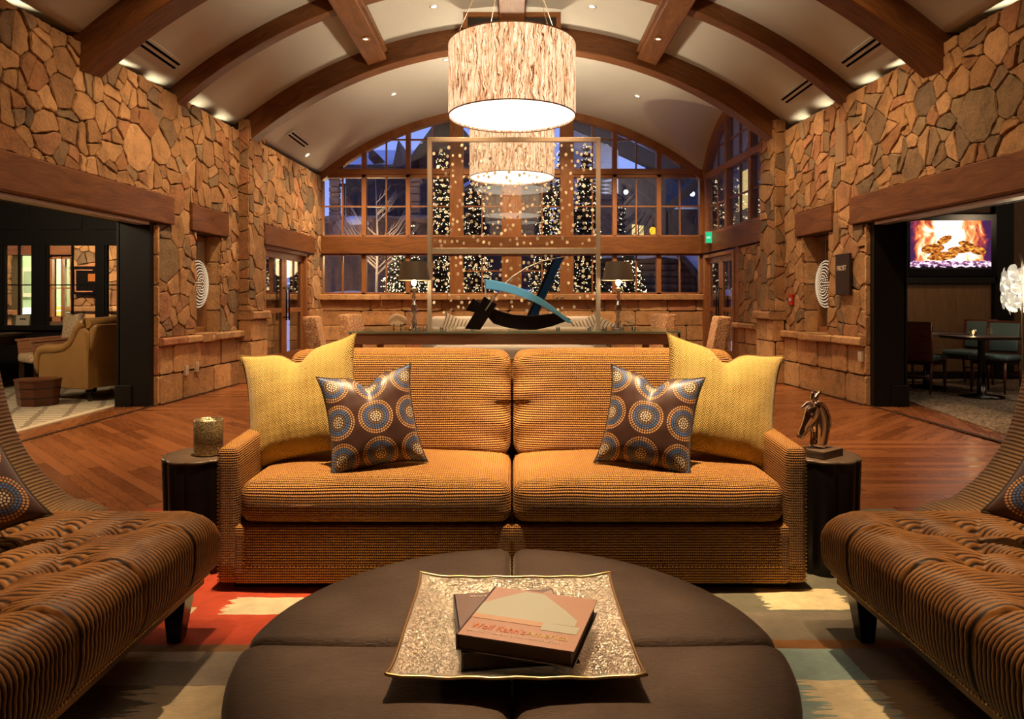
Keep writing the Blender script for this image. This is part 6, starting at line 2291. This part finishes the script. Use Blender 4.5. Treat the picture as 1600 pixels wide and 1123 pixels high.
# ================================================================== room on the right
def right_room():
    Y = 10.5
    X = lambda p: (p - 800) / F * Y
    Z = lambda p: CZ - (p - 470) / F * Y
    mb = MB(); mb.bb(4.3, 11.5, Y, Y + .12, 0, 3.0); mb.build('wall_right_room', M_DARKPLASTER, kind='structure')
    def panel(a, b, z0, z1, mat, out=.03, nm='trim_panel'):
        mb = MB(); mb.bb(X(a), X(b), Y - out, Y, z0, z1); mb.build(nm, mat, kind='structure', bevel=.003)
    panel(1412, 1547, .12, Z(444), M_BROWNPANEL); panel(1412, 1547, Z(333), 2.9, M_BROWNPANEL)
    panel(1578, 1700, .12, 2.9, M_BROWNPANEL)
    panel(1548, 1577, 0, 2.95, M_BLACKPAINT, .10)
    panel(1390, 1411, 0, 2.95, M_BLACKPAINT, .10)
    panel(1408, 1552, Z(443), Z(433), M_BLACKPAINT, .10)
    mb = MB(); mb.bb(4.3, 11.4, Y - .04, Y, 0, .12); mb.build('baseboard_right_room', M_BLACKPAINT, kind='structure')
    t = thing('television', 'flat television showing a log fire on the far wall of the right room', 'television', (X(1479), Y - .08, Z(388)))
    mb = MB(); mb.bb(X(1409), X(1549), Y - .12, Y - .03, Z(432), Z(336)); mb.build('bezel', M_BLACK, t, bevel=.004)
    mb = MB(); x0, x1, z0, z1 = X(1415), X(1540), Z(421), Z(346)
    mb.add([(x0, Y - .123, z0), (x1, Y - .123, z0), (x1, Y - .123, z1), (x0, Y - .123, z1)], [(0, 1, 2, 3)], [[(0, 0), (1, 0), (1, 1), (0, 1)]])
    mb.build('lit_screen', M_FIRE, t)
    mb = MB(); m = wmap(1)
    poly = [(4.34, 3.0), (4.34, 6.2), (4.66, 8.3), (4.66, 10.45), (11.3, 10.45), (11.3, 3.0)]
    mb.prism(poly, lambda p: (p[0], p[1], .001), lambda p: (p[0], p[1], .012)); mb.build('carpet', M_CARPET, label='speckled brown and cream carpet covering the right room floor', cat='carpet')
    bulb('right_room_lamp', (8.6, 7.6, 2.7), 35, (1, .72, .45), .15)
    spot('right_room_beam', (5.9, 9.0, 2.9), (6.3, 10.5, .9), 45, 80, .9)
    spot('right_room_beam', (5.3, 7.0, 2.9), (5.3, 7.4, 0), 45, 80, .9, (1, .80, .60))
    def table(x, y, w, d, lab):
        t = thing('dining_table', lab, 'table', (x, y, .012), 'dark dining tables in the right room')
        mb = MB(); mb.bb(-w / 2, w / 2, -d / 2, d / 2, .705, .74); mb.build('table_top', M_DKWOOD, t, local=True, bevel=.004)
        mb = MB(); mb.lathe([(.24, 0), (.24, .015), (.05, .04), (.038, .3), (.038, .68), (.09, .705)], (0, 0, 0), 20, closed=True); mb.build('pedestal', M_BLACK, t, local=True)
    table(5.62, 9.45, .80, .80, 'dark square dining table by the left edge of the right room wall panel')
    table(5.72, 8.50, .66, .60, 'dark dining table nearer the stone corner with its edge seen black')
    def dchair(x, y, rz, lab, first=[None]):
        if first[0] is None:
            t = thing('dining_chair', lab, 'chair', (0, 0, .012), 'dining chairs with teal pads in the right room')
            def bk(p): return V((p.x - .16 * (p.z + .25), p.y * (1 + .12 * p.z), p.z))
            mb = MB(); mb.rbox((-.22, 0, .66), (.035, .44, .50), r=.012, nd=4, k=2, fn=bk); mb.build('back_frame', M_REDWOOD, t, local=True)
            mb = MB(); mb.rbox((-.20, 0, .70), (.035, .34, .36), r=.012, nd=4, k=2, fn=bk); mb.build('back_pad', M_TEAL, t, local=True)
            mb = MB(); mb.rbox((.0, 0, .45), (.46, .46, .07), r=.03, nd=4, k=2); mb.build('seat_pad', M_TEAL, t, local=True)
            mb = MB(); mb.bb(-.20, .20, -.20, .20, .36, .42); mb.build('seat_frame', M_DKWOOD, t, local=True)
            for a in (-.20, .19):
                for b in (-.19, .19):
                    mb = MB(); mb.tube([(a, b, .40), (a - (.05 if a < 0 else -.01), b, 0)], [.020, .013], 6); mb.build('leg', M_REDWOOD, t, local=True)
            mb = MB(); mb.tube([(-.22, -.19, .22), (-.22, .19, .22)], .009, 5); mb.build('stretcher', M_REDWOOD, t, local=True)
            first[0] = t
        else:
            t = copy_tree(first[0]); t['label'] = lab
        t.location = (x, y, .012); t.rotation_euler = (0, 0, rz); ORG[t.name] = V((x, y, .012))
    dchair(5.28, 8.98, R(38), 'dining chair with brown wooden back turned to the hall, leftmost in the right room')
    dchair(6.37, 9.75, R(205), 'dining chair with teal back pad, the farther of the two facing the hall')
    dchair(6.20, 8.95, R(212), 'dining chair with teal back pad nearest the disc floor lamp')
    dchair(5.12, 9.95, R(-15), 'dining chair mostly hidden behind the black casing of the right room')
    for (x, y, lab) in ((5.60, 9.35, 'lit glass candle votive on the left dining table'), (5.62, 8.50, 'lit glass candle votive on the nearer dining table')):
        t = thing('candle_votive', lab, 'votive', (x, y, .754))
        mb = MB(); mb.lathe([(0, .001), (.035, .001), (.042, .08), (.038, .08), (.030, .008), (0, .008)], (0, 0, 0), 14); mb.build('glass_cup', M_CRYSTAL, t, local=True)
        mb = MB(); mb.sphere((0, 0, .045), .014, 8, 6, sc=(1, 1, 1.8)); mb.build('flame', M_CANDLE, t, local=True)
        bulb('candle_light', (x, y, .86), 1.6, (1, .6, .25), .02)
    # disc floor lamp
    YL = 8.2; xl = (1604 - 800) / F * YL
    t = thing('disc_floor_lamp', 'floor lamp with a cluster of overlapping translucent shell discs at the right edge', 'floor lamp', (xl, YL, .012))
    g = G('lit_shell_disc')
    e = g.n('ShaderNodeEmission'); n = g.noise(g.coord('Object'), 14, 2)
    lw = g.n('ShaderNodeLayerWeight'); lw.inputs[0].default_value = .5
    g.put(e.inputs[0], g.mix(n, (1.0, .72, .45), (.95, .95, .78))); e.inputs[1].default_value = .20
    tr = g.n('ShaderNodeBsdfTransparent'); gl = g.n('ShaderNodeBsdfGlossy'); gl.inputs['Roughness'].default_value = .2
    a1 = g.n('ShaderNodeAddShader'); g.nt.links.new(e.outputs[0], a1.inputs[0]); 
    mx = g.n('ShaderNodeMixShader'); g.put(mx.inputs[0], (E(g, lw.outputs['Facing']) * .5 + .35).clamp())
    g.nt.links.new(tr.outputs[0], mx.inputs[1]); g.nt.links.new(gl.outputs[0], mx.inputs[2]); g.nt.links.new(mx.outputs[0], a1.inputs[1])
    M_SHELL = g.end(a1.outputs[0])
    rnd = random.Random(12)
    for k in range(64):
        th = k * 2.399; h = (k + .5) / 64
        r = .24 * (1 - abs(2 * h - 1) ** 5 * .45)
        c = V((r * cos(th), r * sin(th), 1.06 + h * .50))
        nrm = V((cos(th), sin(th), rnd.uniform(-.3, .3))).normalized()
        M = nrm.to_track_quat('Z', 'Y').to_matrix(); K = 16
        mb = MB(); vs = []
        for dz in (0, .002):
            for i in range(K):
                a = 2 * pi * i / K; q = .068 * (1 + .05 * sin(3 * a + k))
                vs.append(c + M @ V((q * cos(a), q * sin(a), dz + .006 * cos(2 * a))))
        mb.add(vs, [list(range(K))[::-1], [K + i for i in range(K)]] + [(i, (i + 1) % K, K + (i + 1) % K, K + i) for i in range(K)])
        mb.build('shell_disc', M_SHELL, t, local=True)
    mb = MB(); mb.tube([(-.05, 0, 0), (-.05, 0, 1.62), (-.075, 0, 1.72)], .011, 8); mb.build('pole', M_STEEL, t, local=True)
    mb = MB(); mb.lathe([(.15, 0), (.15, .015), (.02, .03)], (-.05, 0, 0), 24, closed=True); mb.build('base', M_STEEL, t, local=True)
    for z in (1.2, 1.42):
        mb = MB(); mb.sphere((.02, 0, z), .045, 12, 8); mb.build('bulb', M_BULB, t, local=True)
    bulb('floor_lamp_bulb', (xl + .02, YL, 1.31), 14, (1, .82, .58), .08)
right_room()
# ================================================================== outside, dusk
def snow_mesh(name, x0, x1, y0, y1, zf, nx, ny, label, mat=None, th=.1):
    mb = MB(); vs = []
    for j in range(ny + 1):
        for i in range(nx + 1):
            x = x0 + (x1 - x0) * i / nx; y = y0 + (y1 - y0) * j / ny
            vs.append((x, y, zf(x, y)))
    fs = [(j * (nx + 1) + i, j * (nx + 1) + i + 1, (j + 1) * (nx + 1) + i + 1, (j + 1) * (nx + 1) + i) for j in range(ny) for i in range(nx)]
    mb.add(vs, fs, None, True)
    return mb.build(name, mat or M_SNOW, kind='structure')
snow_mesh('ground', -18, 22, 14.1, 60, lambda x, y: .95 + min(.5, (y - 14) * .1) + .14 * mnoise.noise(V((x * .8, y * .8, 0))) + .08 * mnoise.noise(V((x * 2.2, y * 2, 4))), 90, 90, '')
M_ROCK = plain('dark_rock', (.14, .095, .075), .9, vary=.5, bump=.9, bs=5)
M_EAVE = plain('dark_eave', (.035, .024, .022), .8)
M_PILLAR = plain('terrace_stone', (.30, .19, .12), .9, vary=.35, bump=.8, bs=8)

# retaining wall and terrace on the left
Yt = 18.5
def Xo(px, Y): return (px - 800) / F * Y
def Zo(py, Y): return CZ - (py - 470) / F * Y
t = thing('rock_retaining_wall', 'rough dark rock retaining wall outside the lower left panes', 'wall', (Xo(570, Yt), Yt, 1.2))
mb = MB(); nx, nz = 60, 12; vs = []
for j in range(nz + 1):
    for i in range(nx + 1):
        x = Xo(470, Yt) + (Xo(668, Yt) - Xo(470, Yt)) * i / nx; z = 1.0 + (Zo(345, Yt) - 1.0) * j / nz
        vs.append((x, Yt + .22 * mnoise.noise(V((x * 2.4, z * .9, 2))) - .1 * (j == nz), z + .12 * mnoise.noise(V((x, 1, z))) * (j == nz)))
mb.add(vs, [(j * (nx + 1) + i, j * (nx + 1) + i + 1, (j + 1) * (nx + 1) + i + 1, (j + 1) * (nx + 1) + i) for j in range(nz) for i in range(nx)], None, False)
mb.bb(Xo(470, Yt), Xo(668, Yt), Yt + .2, Yt + 1.5, .9, Zo(347, Yt))
mb.build('rock_face', M_ROCK, t)
mb = MB(); mb.rbox((Xo(569, Yt), Yt + .6, Zo(343, Yt)), (Xo(668, Yt) - Xo(470, Yt), 1.3, .22), r=.09, nd=24, k=2, fn=lambda p: V((p.x, p.y + .1 * mnoise.noise(p * 3), p.z + .1 * mnoise.noise(V((p.x * 2, p.y * 2, 0)))))); mb.build('coping', M_PILLAR, t)
for (a, b, y0, lab) in ((516, 531, 283, 'stone terrace pillar outside the far left middle panes'), (640, 656, 285, 'stone terrace pillar outside, just left of the dotted screen')):
    t = thing('terrace_pillar', lab, 'pillar', (Xo((a + b) / 2, 19), 19, Zo(342, 19)), 'stone pillars on the snowy terrace')
    mb = MB(); rnd = random.Random(a); z = Zo(342, 19)
    while z < Zo(y0, 19) - .02:
        h = rnd.uniform(.12, .22); w = (b - a) / F * 19 * rnd.uniform(.92, 1.06)
        mb.box((Xo((a + b) / 2, 19), 19, z + h / 2), (w, w, h - .015)); z += h
    mb.build('stacked_stones', M_PILLAR, t, bevel=.02)
    mb = MB(); mb.box((Xo((a + b) / 2, 19), 19, z + .05), ((b - a + 5) / F * 19, (b - a + 5) / F * 19, .10)); mb.build('cap_stone', M_PILLAR, t, bevel=.01)
t = thing('terrace_railing', 'dark vertical post railing between the stone pillars outside', 'railing', (Xo(585, 19), 19, Zo(342, 19)))
for p_ in range(538, 640, 9):
    mb = MB(); mb.beam((Xo(p_, 19), 19, Zo(342, 19)), (Xo(p_, 19), 19, Zo(288, 19)), .05, .05, up=(0, 1, 0)); mb.build('post', M_EAVE, t)
mb = MB(); mb.beam((Xo(531, 19), 19, Zo(289, 19)), (Xo(640, 19), 19, Zo(289, 19)), .09, .07); mb.build('top_rail', M_EAVE, t)
t = thing('snowy_boulder', 'boulder dusted with snow on the terrace outside the left panes', 'boulder', (Xo(553, 18), 18.0, Zo(360, 18)))
mb = MB(); mb.sphere((0, 0, 0), .42, 20, 12, sc=(1.2, .7, .8)); mb.v = [tuple(V(v) * (1 + .25 * mnoise.noise(V(v) * 3))) for v in mb.v]; mb.build('rock', M_PILLAR, t, local=True)
mb = MB(); mb.sphere((.02, 0, .17), .34, 16, 8, sc=(1.1, .7, .6)); mb.build('snow_cap', M_SNOW, t, local=True)

# houses
def gable_house(name, label, Y, x0, x1, zb, ze, xa, za, depth, wall, over=.5, snow=True, group=None):
    """front gable facing the hall: eaves at ze, apex (xa, za)"""
    t = thing(name, label, 'building', ((x0 + x1) / 2, Y, zb), group)
    mb = MB(); mb.prism([(x0, zb), (x1, zb), (x1, ze), (xa, za), (x0, ze)], lambda p: (p[0], Y, p[1]), lambda p: (p[0], Y + depth, p[1])); mb.build('wall', wall, t)
    for (ax_, az_) in ((x0, ze), (x1, ze)):
        d = V((ax_ - xa, 0, az_ - za)).normalized()
        e = V((ax_, 0, az_)) + d * over
        mb = MB(); mb.prism([(xa, za + .02), (e.x, e.z + .02), (e.x, e.z + .22), (xa, za + .26)], lambda p: (p[0], Y - over, p[1]), lambda p: (p[0], Y + depth, p[1])); mb.build('roof', M_EAVE, t)
        if snow:
            mb = MB(); mb.prism([(xa, za + .26), (e.x, e.z + .22), (e.x, e.z + .40), (xa, za + .48)], lambda p: (p[0], Y - over + .25, p[1]), lambda p: (p[0], Y + depth, p[1])); mb.build('roof_snow', M_SNOW, t, bevel=.06)
    return t
Y1 = 27
gable_house('lodge', 'brown boarded gable lodge rising behind the left top panes', 26, Xo(655, 26), Xo(752, 26), 1, Zo(250, 26), Xo(700, 26), Zo(190, 26), 8, M_LOG, .9, snow=False)
gable_house('lodge', 'low brown boarded lodge seen through the central panes below the pendants', 22.5, Xo(742, 22.5), Xo(856, 22.5), 1, Zo(300, 22.5), Xo(800, 22.5), Zo(270, 22.5), 2.5, M_LOG)
t = thing('snow_roofed_house', 'house whose snow covered roof faces the upper left arched panes, with a steep dormer', 'building', (Xo(590, 30), 30, 1))
mb = MB(); mb.bb(Xo(540, 30), Xo(634, 30), 30, 34, 1, Zo(264, 30)); mb.build('wall', M_LOG, t)
def roofp(px_, f): return (Xo(px_, 30) * (1 + .0 * f), 29.6 + 5 * f, Zo(262, 30) + f * 1.75)
mb = MB(); mb.add([roofp(536, 0), roofp(640, 0), roofp(636, 1), roofp(552, 1)] + [V(roofp(q, f)) + V((0, 0, -.25)) for q, f in ((536, 0), (640, 0), (636, 1), (552, 1))], [(0, 1, 2, 3), (7, 6, 5, 4), (0, 4, 5, 1), (1, 5, 6, 2), (2, 6, 7, 3), (3, 7, 4, 0)]); mb.build('snow_roof', M_SNOW, t)
mb = MB(); mb.bb(Xo(536, 30), Xo(640, 30), 29.3, 29.7, Zo(266, 30), Zo(262, 30)); mb.bb(Xo(545, 30), Xo(640, 30), 30.2, 30.3, Zo(258, 30), Zo(256.5, 30)); mb.build('snow_guard', M_EAVE, t)
mb = MB(); mb.prism([(Xo(612, 29), Zo(258, 29)), (Xo(629, 29), Zo(258, 29)), (Xo(621, 29), Zo(216, 29))], lambda p: (p[0], 29.2, p[1]), lambda p: (p[0], 33, p[1])); mb.build('dormer', M_LOG, t)
mb = MB(); mb.prism([(Xo(574, 29), Zo(246, 29)), (Xo(590, 29), Zo(240, 29)), (Xo(574, 29), Zo(226, 29))], lambda p: (p[0], 29.2, p[1]), lambda p: (p[0], 32, p[1])); mb.build('dormer', M_LOG, t)
# right hand building: pale siding with deep dark eave
Yr = 22
t = thing('sided_house', 'pale lavender sided house with a deep dark sloping eave beyond the right panes', 'building', (Xo(960, Yr), Yr, 1))
mb = MB(); mb.prism([(Xo(893, Yr), 1), (Xo(966, Yr), 1), (Xo(966, Yr), Zo(224, Yr)), (Xo(893, Yr), Zo(190, Yr))], lambda p: (p[0], Yr, p[1]), lambda p: (p[0], Yr + .55, p[1])); mb.build('siding', M_SIDING, t)
mb = MB(); mb.prism([(Xo(890, Yr), Zo(178, Yr)), (Xo(1075, Yr), Zo(264, Yr)), (Xo(1075, Yr), Zo(284, Yr)), (Xo(890, Yr), Zo(200, Yr))], lambda p: (p[0], Yr - .12, p[1]), lambda p: (p[0], Yr + .6, p[1])); mb.build('eave', M_EAVE, t)
mb = MB(); mb.prism([(Xo(890, Yr), Zo(172, Yr)), (Xo(1075, Yr), Zo(257, Yr)), (Xo(1075, Yr), Zo(264, Yr)), (Xo(890, Yr), Zo(178, Yr))], lambda p: (p[0], Yr - .1, p[1]), lambda p: (p[0], Yr + .6, p[1])); mb.build('roof_snow', M_SNOW, t)
mb = MB(); mb.bb(Xo(966, Yr), Xo(1044, Yr), Yr + .3, Yr + .55, 1, Zo(262, Yr)); mb.bb(Xo(1044, Yr), 6.2, Yr + .4, Yr + 3, 1, Zo(324, Yr)); mb.build('dark_wing', M_LOG, t)
mb = MB(); mb.bb(Xo(1044, Yr), 6.2, Yr + .5, Yr + 3, Zo(324, Yr), Zo(318, Yr)); mb.build('wing_snow', M_SNOW, t)
mb = MB(); mb.bb(Xo(1090, Yr), Xo(1097, Yr), Yr - .3, Yr - .1, 1, Zo(270, Yr)); mb.build('pale_post', M_SIDING, t)
mb = MB(); mb.beam((Xo(1100, Yr), Yr - .4, Zo(275, Yr)), (Xo(1038, Yr), Yr - .4, Zo(330, Yr)), .25, .25); mb.build('brace', M_EAVE, t)
mb = MB(); mb.bb(Xo(990, Yr), Xo(999, Yr), Yr + .26, Yr + .30, Zo(372, Yr), Zo(349, Yr)); mb.build('lit_window', M_WINLIT, t)
mb = MB(); mb.bb(Xo(1001, Yr), Xo(1008, Yr), Yr + .26, Yr + .30, Zo(372, Yr), Zo(351, Yr)); mb.build('lit_window', M_WINLIT, t)
t = thing('snowy_far_roof', 'pale blue snow covered roof seen through the gap at the far right middle pane', 'building', (Xo(1068, 34), 34, 1))
mb = MB(); mb.prism([(Xo(1035, 34), 1), (Xo(1110, 34), 1), (Xo(1110, 34), Zo(292, 34)), (Xo(1035, 34), Zo(292, 34))], lambda p: (p[0], 34, p[1]), lambda p: (p[0], 38, p[1])); mb.build('snow_slope', M_SNOW, t)
# low log wall, right
t = thing('log_wall', 'low dark log wall with snow on top outside the lower right panes', 'wall', (Xo(1040, 18), 18, 1))
mb = MB()
for k in range(7): mb.tube([(Xo(900, 18), 18, 1.2 + k * .17), (Xo(1130, 18), 18, 1.2 + k * .17)], .09, 8)
mb.build('logs', M_LOG, t)
mb = MB(); mb.rbox((Xo(1015, 18), 18.1, 2.36), (Xo(1130, 18) - Xo(900, 18), .5, .16), r=.07, nd=20, k=2, fn=lambda p: V((p.x, p.y, p.z + .05 * mnoise.noise(V((p.x * 2, 0, 0)))))); mb.build('snow_cap', M_SNOW, t)
t = thing('stair_stringer', 'sloping snow edged stair side outside the lowest right pane', 'stairs', (Xo(1078, 17.4), 17.4, 1.2))
mb = MB(); mb.prism([(Xo(1052, 17.4), Zo(392, 17.4)), (Xo(1062, 17.4), Zo(392, 17.4)), (Xo(1104, 17.4), Zo(440, 17.4)), (Xo(1104, 17.4), Zo(452, 17.4))], lambda p: (p[0], 17.3, p[1]), lambda p: (p[0], 17.5, p[1])); mb.build('stringer', M_EAVE, t)
mb = MB(); mb.prism([(Xo(1062, 17.4), Zo(391, 17.4)), (Xo(1106, 17.4), Zo(391, 17.4)), (Xo(1106, 17.4), Zo(440, 17.4))], lambda p: (p[0], 17.52, p[1]), lambda p: (p[0], 17.85, p[1])); mb.build('snow_bank', M_SNOW, t)
# dark lattice screen between the trees and siding
t = thing('pergola_lattice', 'dark crossed lattice under the eave behind the right edge of the dotted screen', 'lattice', (Xo(930, 21), 21, Zo(308, 21)))
for k in range(5):
    for (sg) in (-1, 1):
        z = Zo(283 + k * 6, 21)
        mb = MB(); mb.beam((Xo(903, 21), 21 + .02 * sg, z - .1 * sg), (Xo(957, 21), 21 + .02 * sg, z + .1 * sg), .03, .05); mb.build('slat', M_EAVE, t)
t = thing('stone_chimney', 'dark stone chimney block outside just right of the dotted screen', 'chimney', (Xo(946, 20.5), 20.5, 1))
mb = MB(); mb.bb(Xo(936, 20.5), Xo(974, 20.5), 20.5, 21, 1, Zo(312, 20.5)); mb.build('stack', M_PILLAR, t)
mb = MB(); mb.bb(Xo(933, 20.5), Xo(977, 20.5), 20.45, 21.05, Zo(312, 20.5), Zo(304, 20.5)); mb.build('cap', M_PILLAR, t)

# lanterns
t = thing('amber_lantern', 'glowing amber lantern outside the right middle panes', 'lantern', (Xo(1020, 21.7), 21.7, Zo(366, 21.7)))
mb = MB(); mb.lathe([(.06, 0), (.10, .06), (.10, .17), (.05, .22)], (0, 0, 0), 14, closed=True); mb.build('glass', M_LANTERN, t, local=True)
mb = MB(); mb.lathe([(.11, .22), (.02, .32)], (0, 0, 0), 10, closed=True); mb.tube([(0, 0, .3), (0, 0, .5), (0, .30, .55), (0, .66, .55)], .014, 5); mb.build('cap', M_BLACK, t, local=True)
for (px_, py_, lab) in ((1082, 303, 'small white wall lamp outside the rightmost middle pane'), (978, 300, 'small white lamp on the pale siding outside')):
    t = thing('wall_lamp', lab, 'lamp', (Xo(px_, 21.66), 21.66, Zo(py_, 21.66)), 'white lamps outside')
    mb = MB(); mb.sphere((0, 0, 0), .07, 12, 8); mb.build('globe', M_STAR, t, local=True)
    mb = MB(); mb.tube([(0, 0, .05), (0, .15, .2), (0, .35, .2)], .015, 6); mb.build('bracket', M_BLACK, t, local=True)
bulb('outdoor_light', (Xo(978, 21), 20.6, Zo(305, 21)), 130, (.85, .9, 1), .1)

# evergreen trees with fairy lights
M_NEEDLE = plain('dark_needles', (.018, .030, .016), .8, vary=.5)
M_BARK = plain('bark', (.06, .04, .03), .9)
def tree(px, py0, py1, hwpx, Y, n, label, group='evergreens hung with fairy lights', seed=1):
    rnd = random.Random(seed)
    x = Xo(px, Y); z0 = 1.2; z1 = Zo(py1, Y); hw = hwpx / F * Y
    t = thing('lit_evergreen', label, 'tree', (x, Y, z0), group)
    mb = MB(); mb.tube([(0, 0, -.2), (0, 0, (z1 - z0) * .9)], [.09, .02], 7); mb.build('trunk', M_BARK, t, local=True)
    H = z1 - z0
    mb = MB(); tips = []
    lay = int(H / .16)
    for k in range(lay):
        f = k / lay; z = H * (.04 + .96 * f); r = hw * (1 - f) ** .8 + .05
        m = max(7, int(26 * (1 - f) + 8))
        for i in range(m):
            a = 2 * pi * (i + rnd.random()) / m; L = r * rnd.uniform(.75, 1.12); w = .10 + .05 * rnd.random()
            d = V((cos(a), sin(a), 0)); s_ = V((-sin(a), cos(a), 0))
            base = V((0, 0, z)); tip = d * L + V((0, 0, z - .18 * L - .03))
            mid = d * L * .6 + V((0, 0, z + .02))
            mb.add([base, mid + s_ * w, tip, mid - s_ * w, mid + V((0, 0, -.09))], [(0, 1, 4), (1, 2, 4), (2, 3, 4), (3, 0, 4), (0, 3, 2, 1)])
            tips.append((tip, mid))
    mb.build('foliage', M_NEEDLE, t, local=True)
    mb = MB()
    for k in range(n):
        a, b = rnd.choice(tips); f = rnd.random(); c = b.lerp(a, f) + V((rnd.uniform(-.04, .04), rnd.uniform(-.04, .0), rnd.uniform(.0, .05)))
        r = rnd.uniform(.009, .017)
        vs = [c + V(q) * r for q in ((1, 0, 0), (-1, 0, 0), (0, 1, 0), (0, -1, 0), (0, 0, 1), (0, 0, -1))]
        mb.add(vs, [(0, 2, 4), (2, 1, 4), (1, 3, 4), (3, 0, 4), (2, 0, 5), (1, 2, 5), (3, 1, 5), (0, 3, 5)])
    mb.build('fairy_lights', M_FAIRY, t, local=True, kind='stuff')
tree(690, 455, 232, 33, 17.2, 976, 'tall evergreen with fairy lights behind the left part of the dotted screen', seed=2)
tree(742, 455, 262, 33, 18.2, 759, 'evergreen with fairy lights behind the screen just left of its centre', seed=3)
tree(858, 455, 272, 33, 18.0, 759, 'evergreen with fairy lights behind the screen just right of its centre', seed=4)
tree(882, 455, 188, 29, 19.6, 759, 'tallest evergreen with fairy lights rising behind the big pendant, to its right', seed=5)
tree(916, 455, 222, 33, 17.15, 542, 'evergreen with fairy lights behind the right part of the dotted screen', seed=6)
tree(626, 455, 392, 38, 16.8, 455, 'short bushy evergreen with fairy lights behind the left table lamp', seed=7)
tree(642, 455, 345, 24, 17.5, 281, 'small evergreen with golden fairy lights just left of the screen post', seed=8)
tree(982, 455, 388, 35, 16.8, 455, 'short bushy evergreen with fairy lights behind the right table lamp', seed=9)
tree(972, 455, 318, 13, 20.0, 238, 'thin evergreen with fairy lights against the pale siding', seed=10)
bulb('warm_outdoor_fill', (Xo(640, 16.2), 15.6, 2.0), 14, (1, .68, .34), .3)
bulb('warm_outdoor_fill', (Xo(585, 16), 15.9, 2.3), 150, (1, .66, .34), .3)  # unseen bulb added to warm the rock wall and pillars
bulb('warm_outdoor_fill', (Xo(1010, 16.2), 15.8, 2.0), 14, (1, .68, .34), .3)
# bare tree with pale branches
def bare(px, Y, h, label, seed, dark=False):
    rnd = random.Random(seed)
    t = thing('bare_tree', label, 'tree', (Xo(px, Y), Y, 1.3), 'leafless trees outside')
    mb = MB()
    mb.tube([(0, 0, 0), (.03, 0, h * .5), (-.02, 0, h)], [.04, .025, .006], 7)
    for k in range(22):
        z = h * rnd.uniform(.15, .9); s = rnd.choice((-1, 1)); L = (h - z) * .45 + .15
        a = V((0, 0, z)); b = a + V((s * L * .55, rnd.uniform(-.2, .2), L * .5)); c = b + V((s * L * .3, 0, L * .5))
        mb.tube([a, b, c], [.014, .009, .004], 5)
        for q in range(3):
            e = a.lerp(b, rnd.random()); mb.tube([e, e + V((s * rnd.uniform(.05, .3), rnd.uniform(-.1, .1), rnd.uniform(.1, .35)))], [.006, .003], 4)
    mb.build('branches', plain('pale_birch_bark' if not dark else 'dark_bark', (.45, .38, .32) if not dark else (.05, .04, .05), .8), t, local=True)
bare(588, 17.0, 2.9, 'leafless pale branched tree outside the left middle panes', 3)
bare(973, 18.5, 3.0, 'leafless dark tree in front of the pale siding outside the right panes', 5, True)
# warmly lit room beyond the side window on the right
mb = MB(); mb.bb(6.5, 6.7, 15.6, 34, 0, 8); mb.build('wall_neighbour', M_LOG, kind='structure')
mb = MB(); mb.bb(6.46, 6.5, 18.6, 19.9, 3.75, 4.8); mb.build('window_10', M_WINLIT, kind='structure')
for _m in (M_FAIRY,):
    try: _m.cycles.emission_sampling = 'NONE'
    except Exception: pass
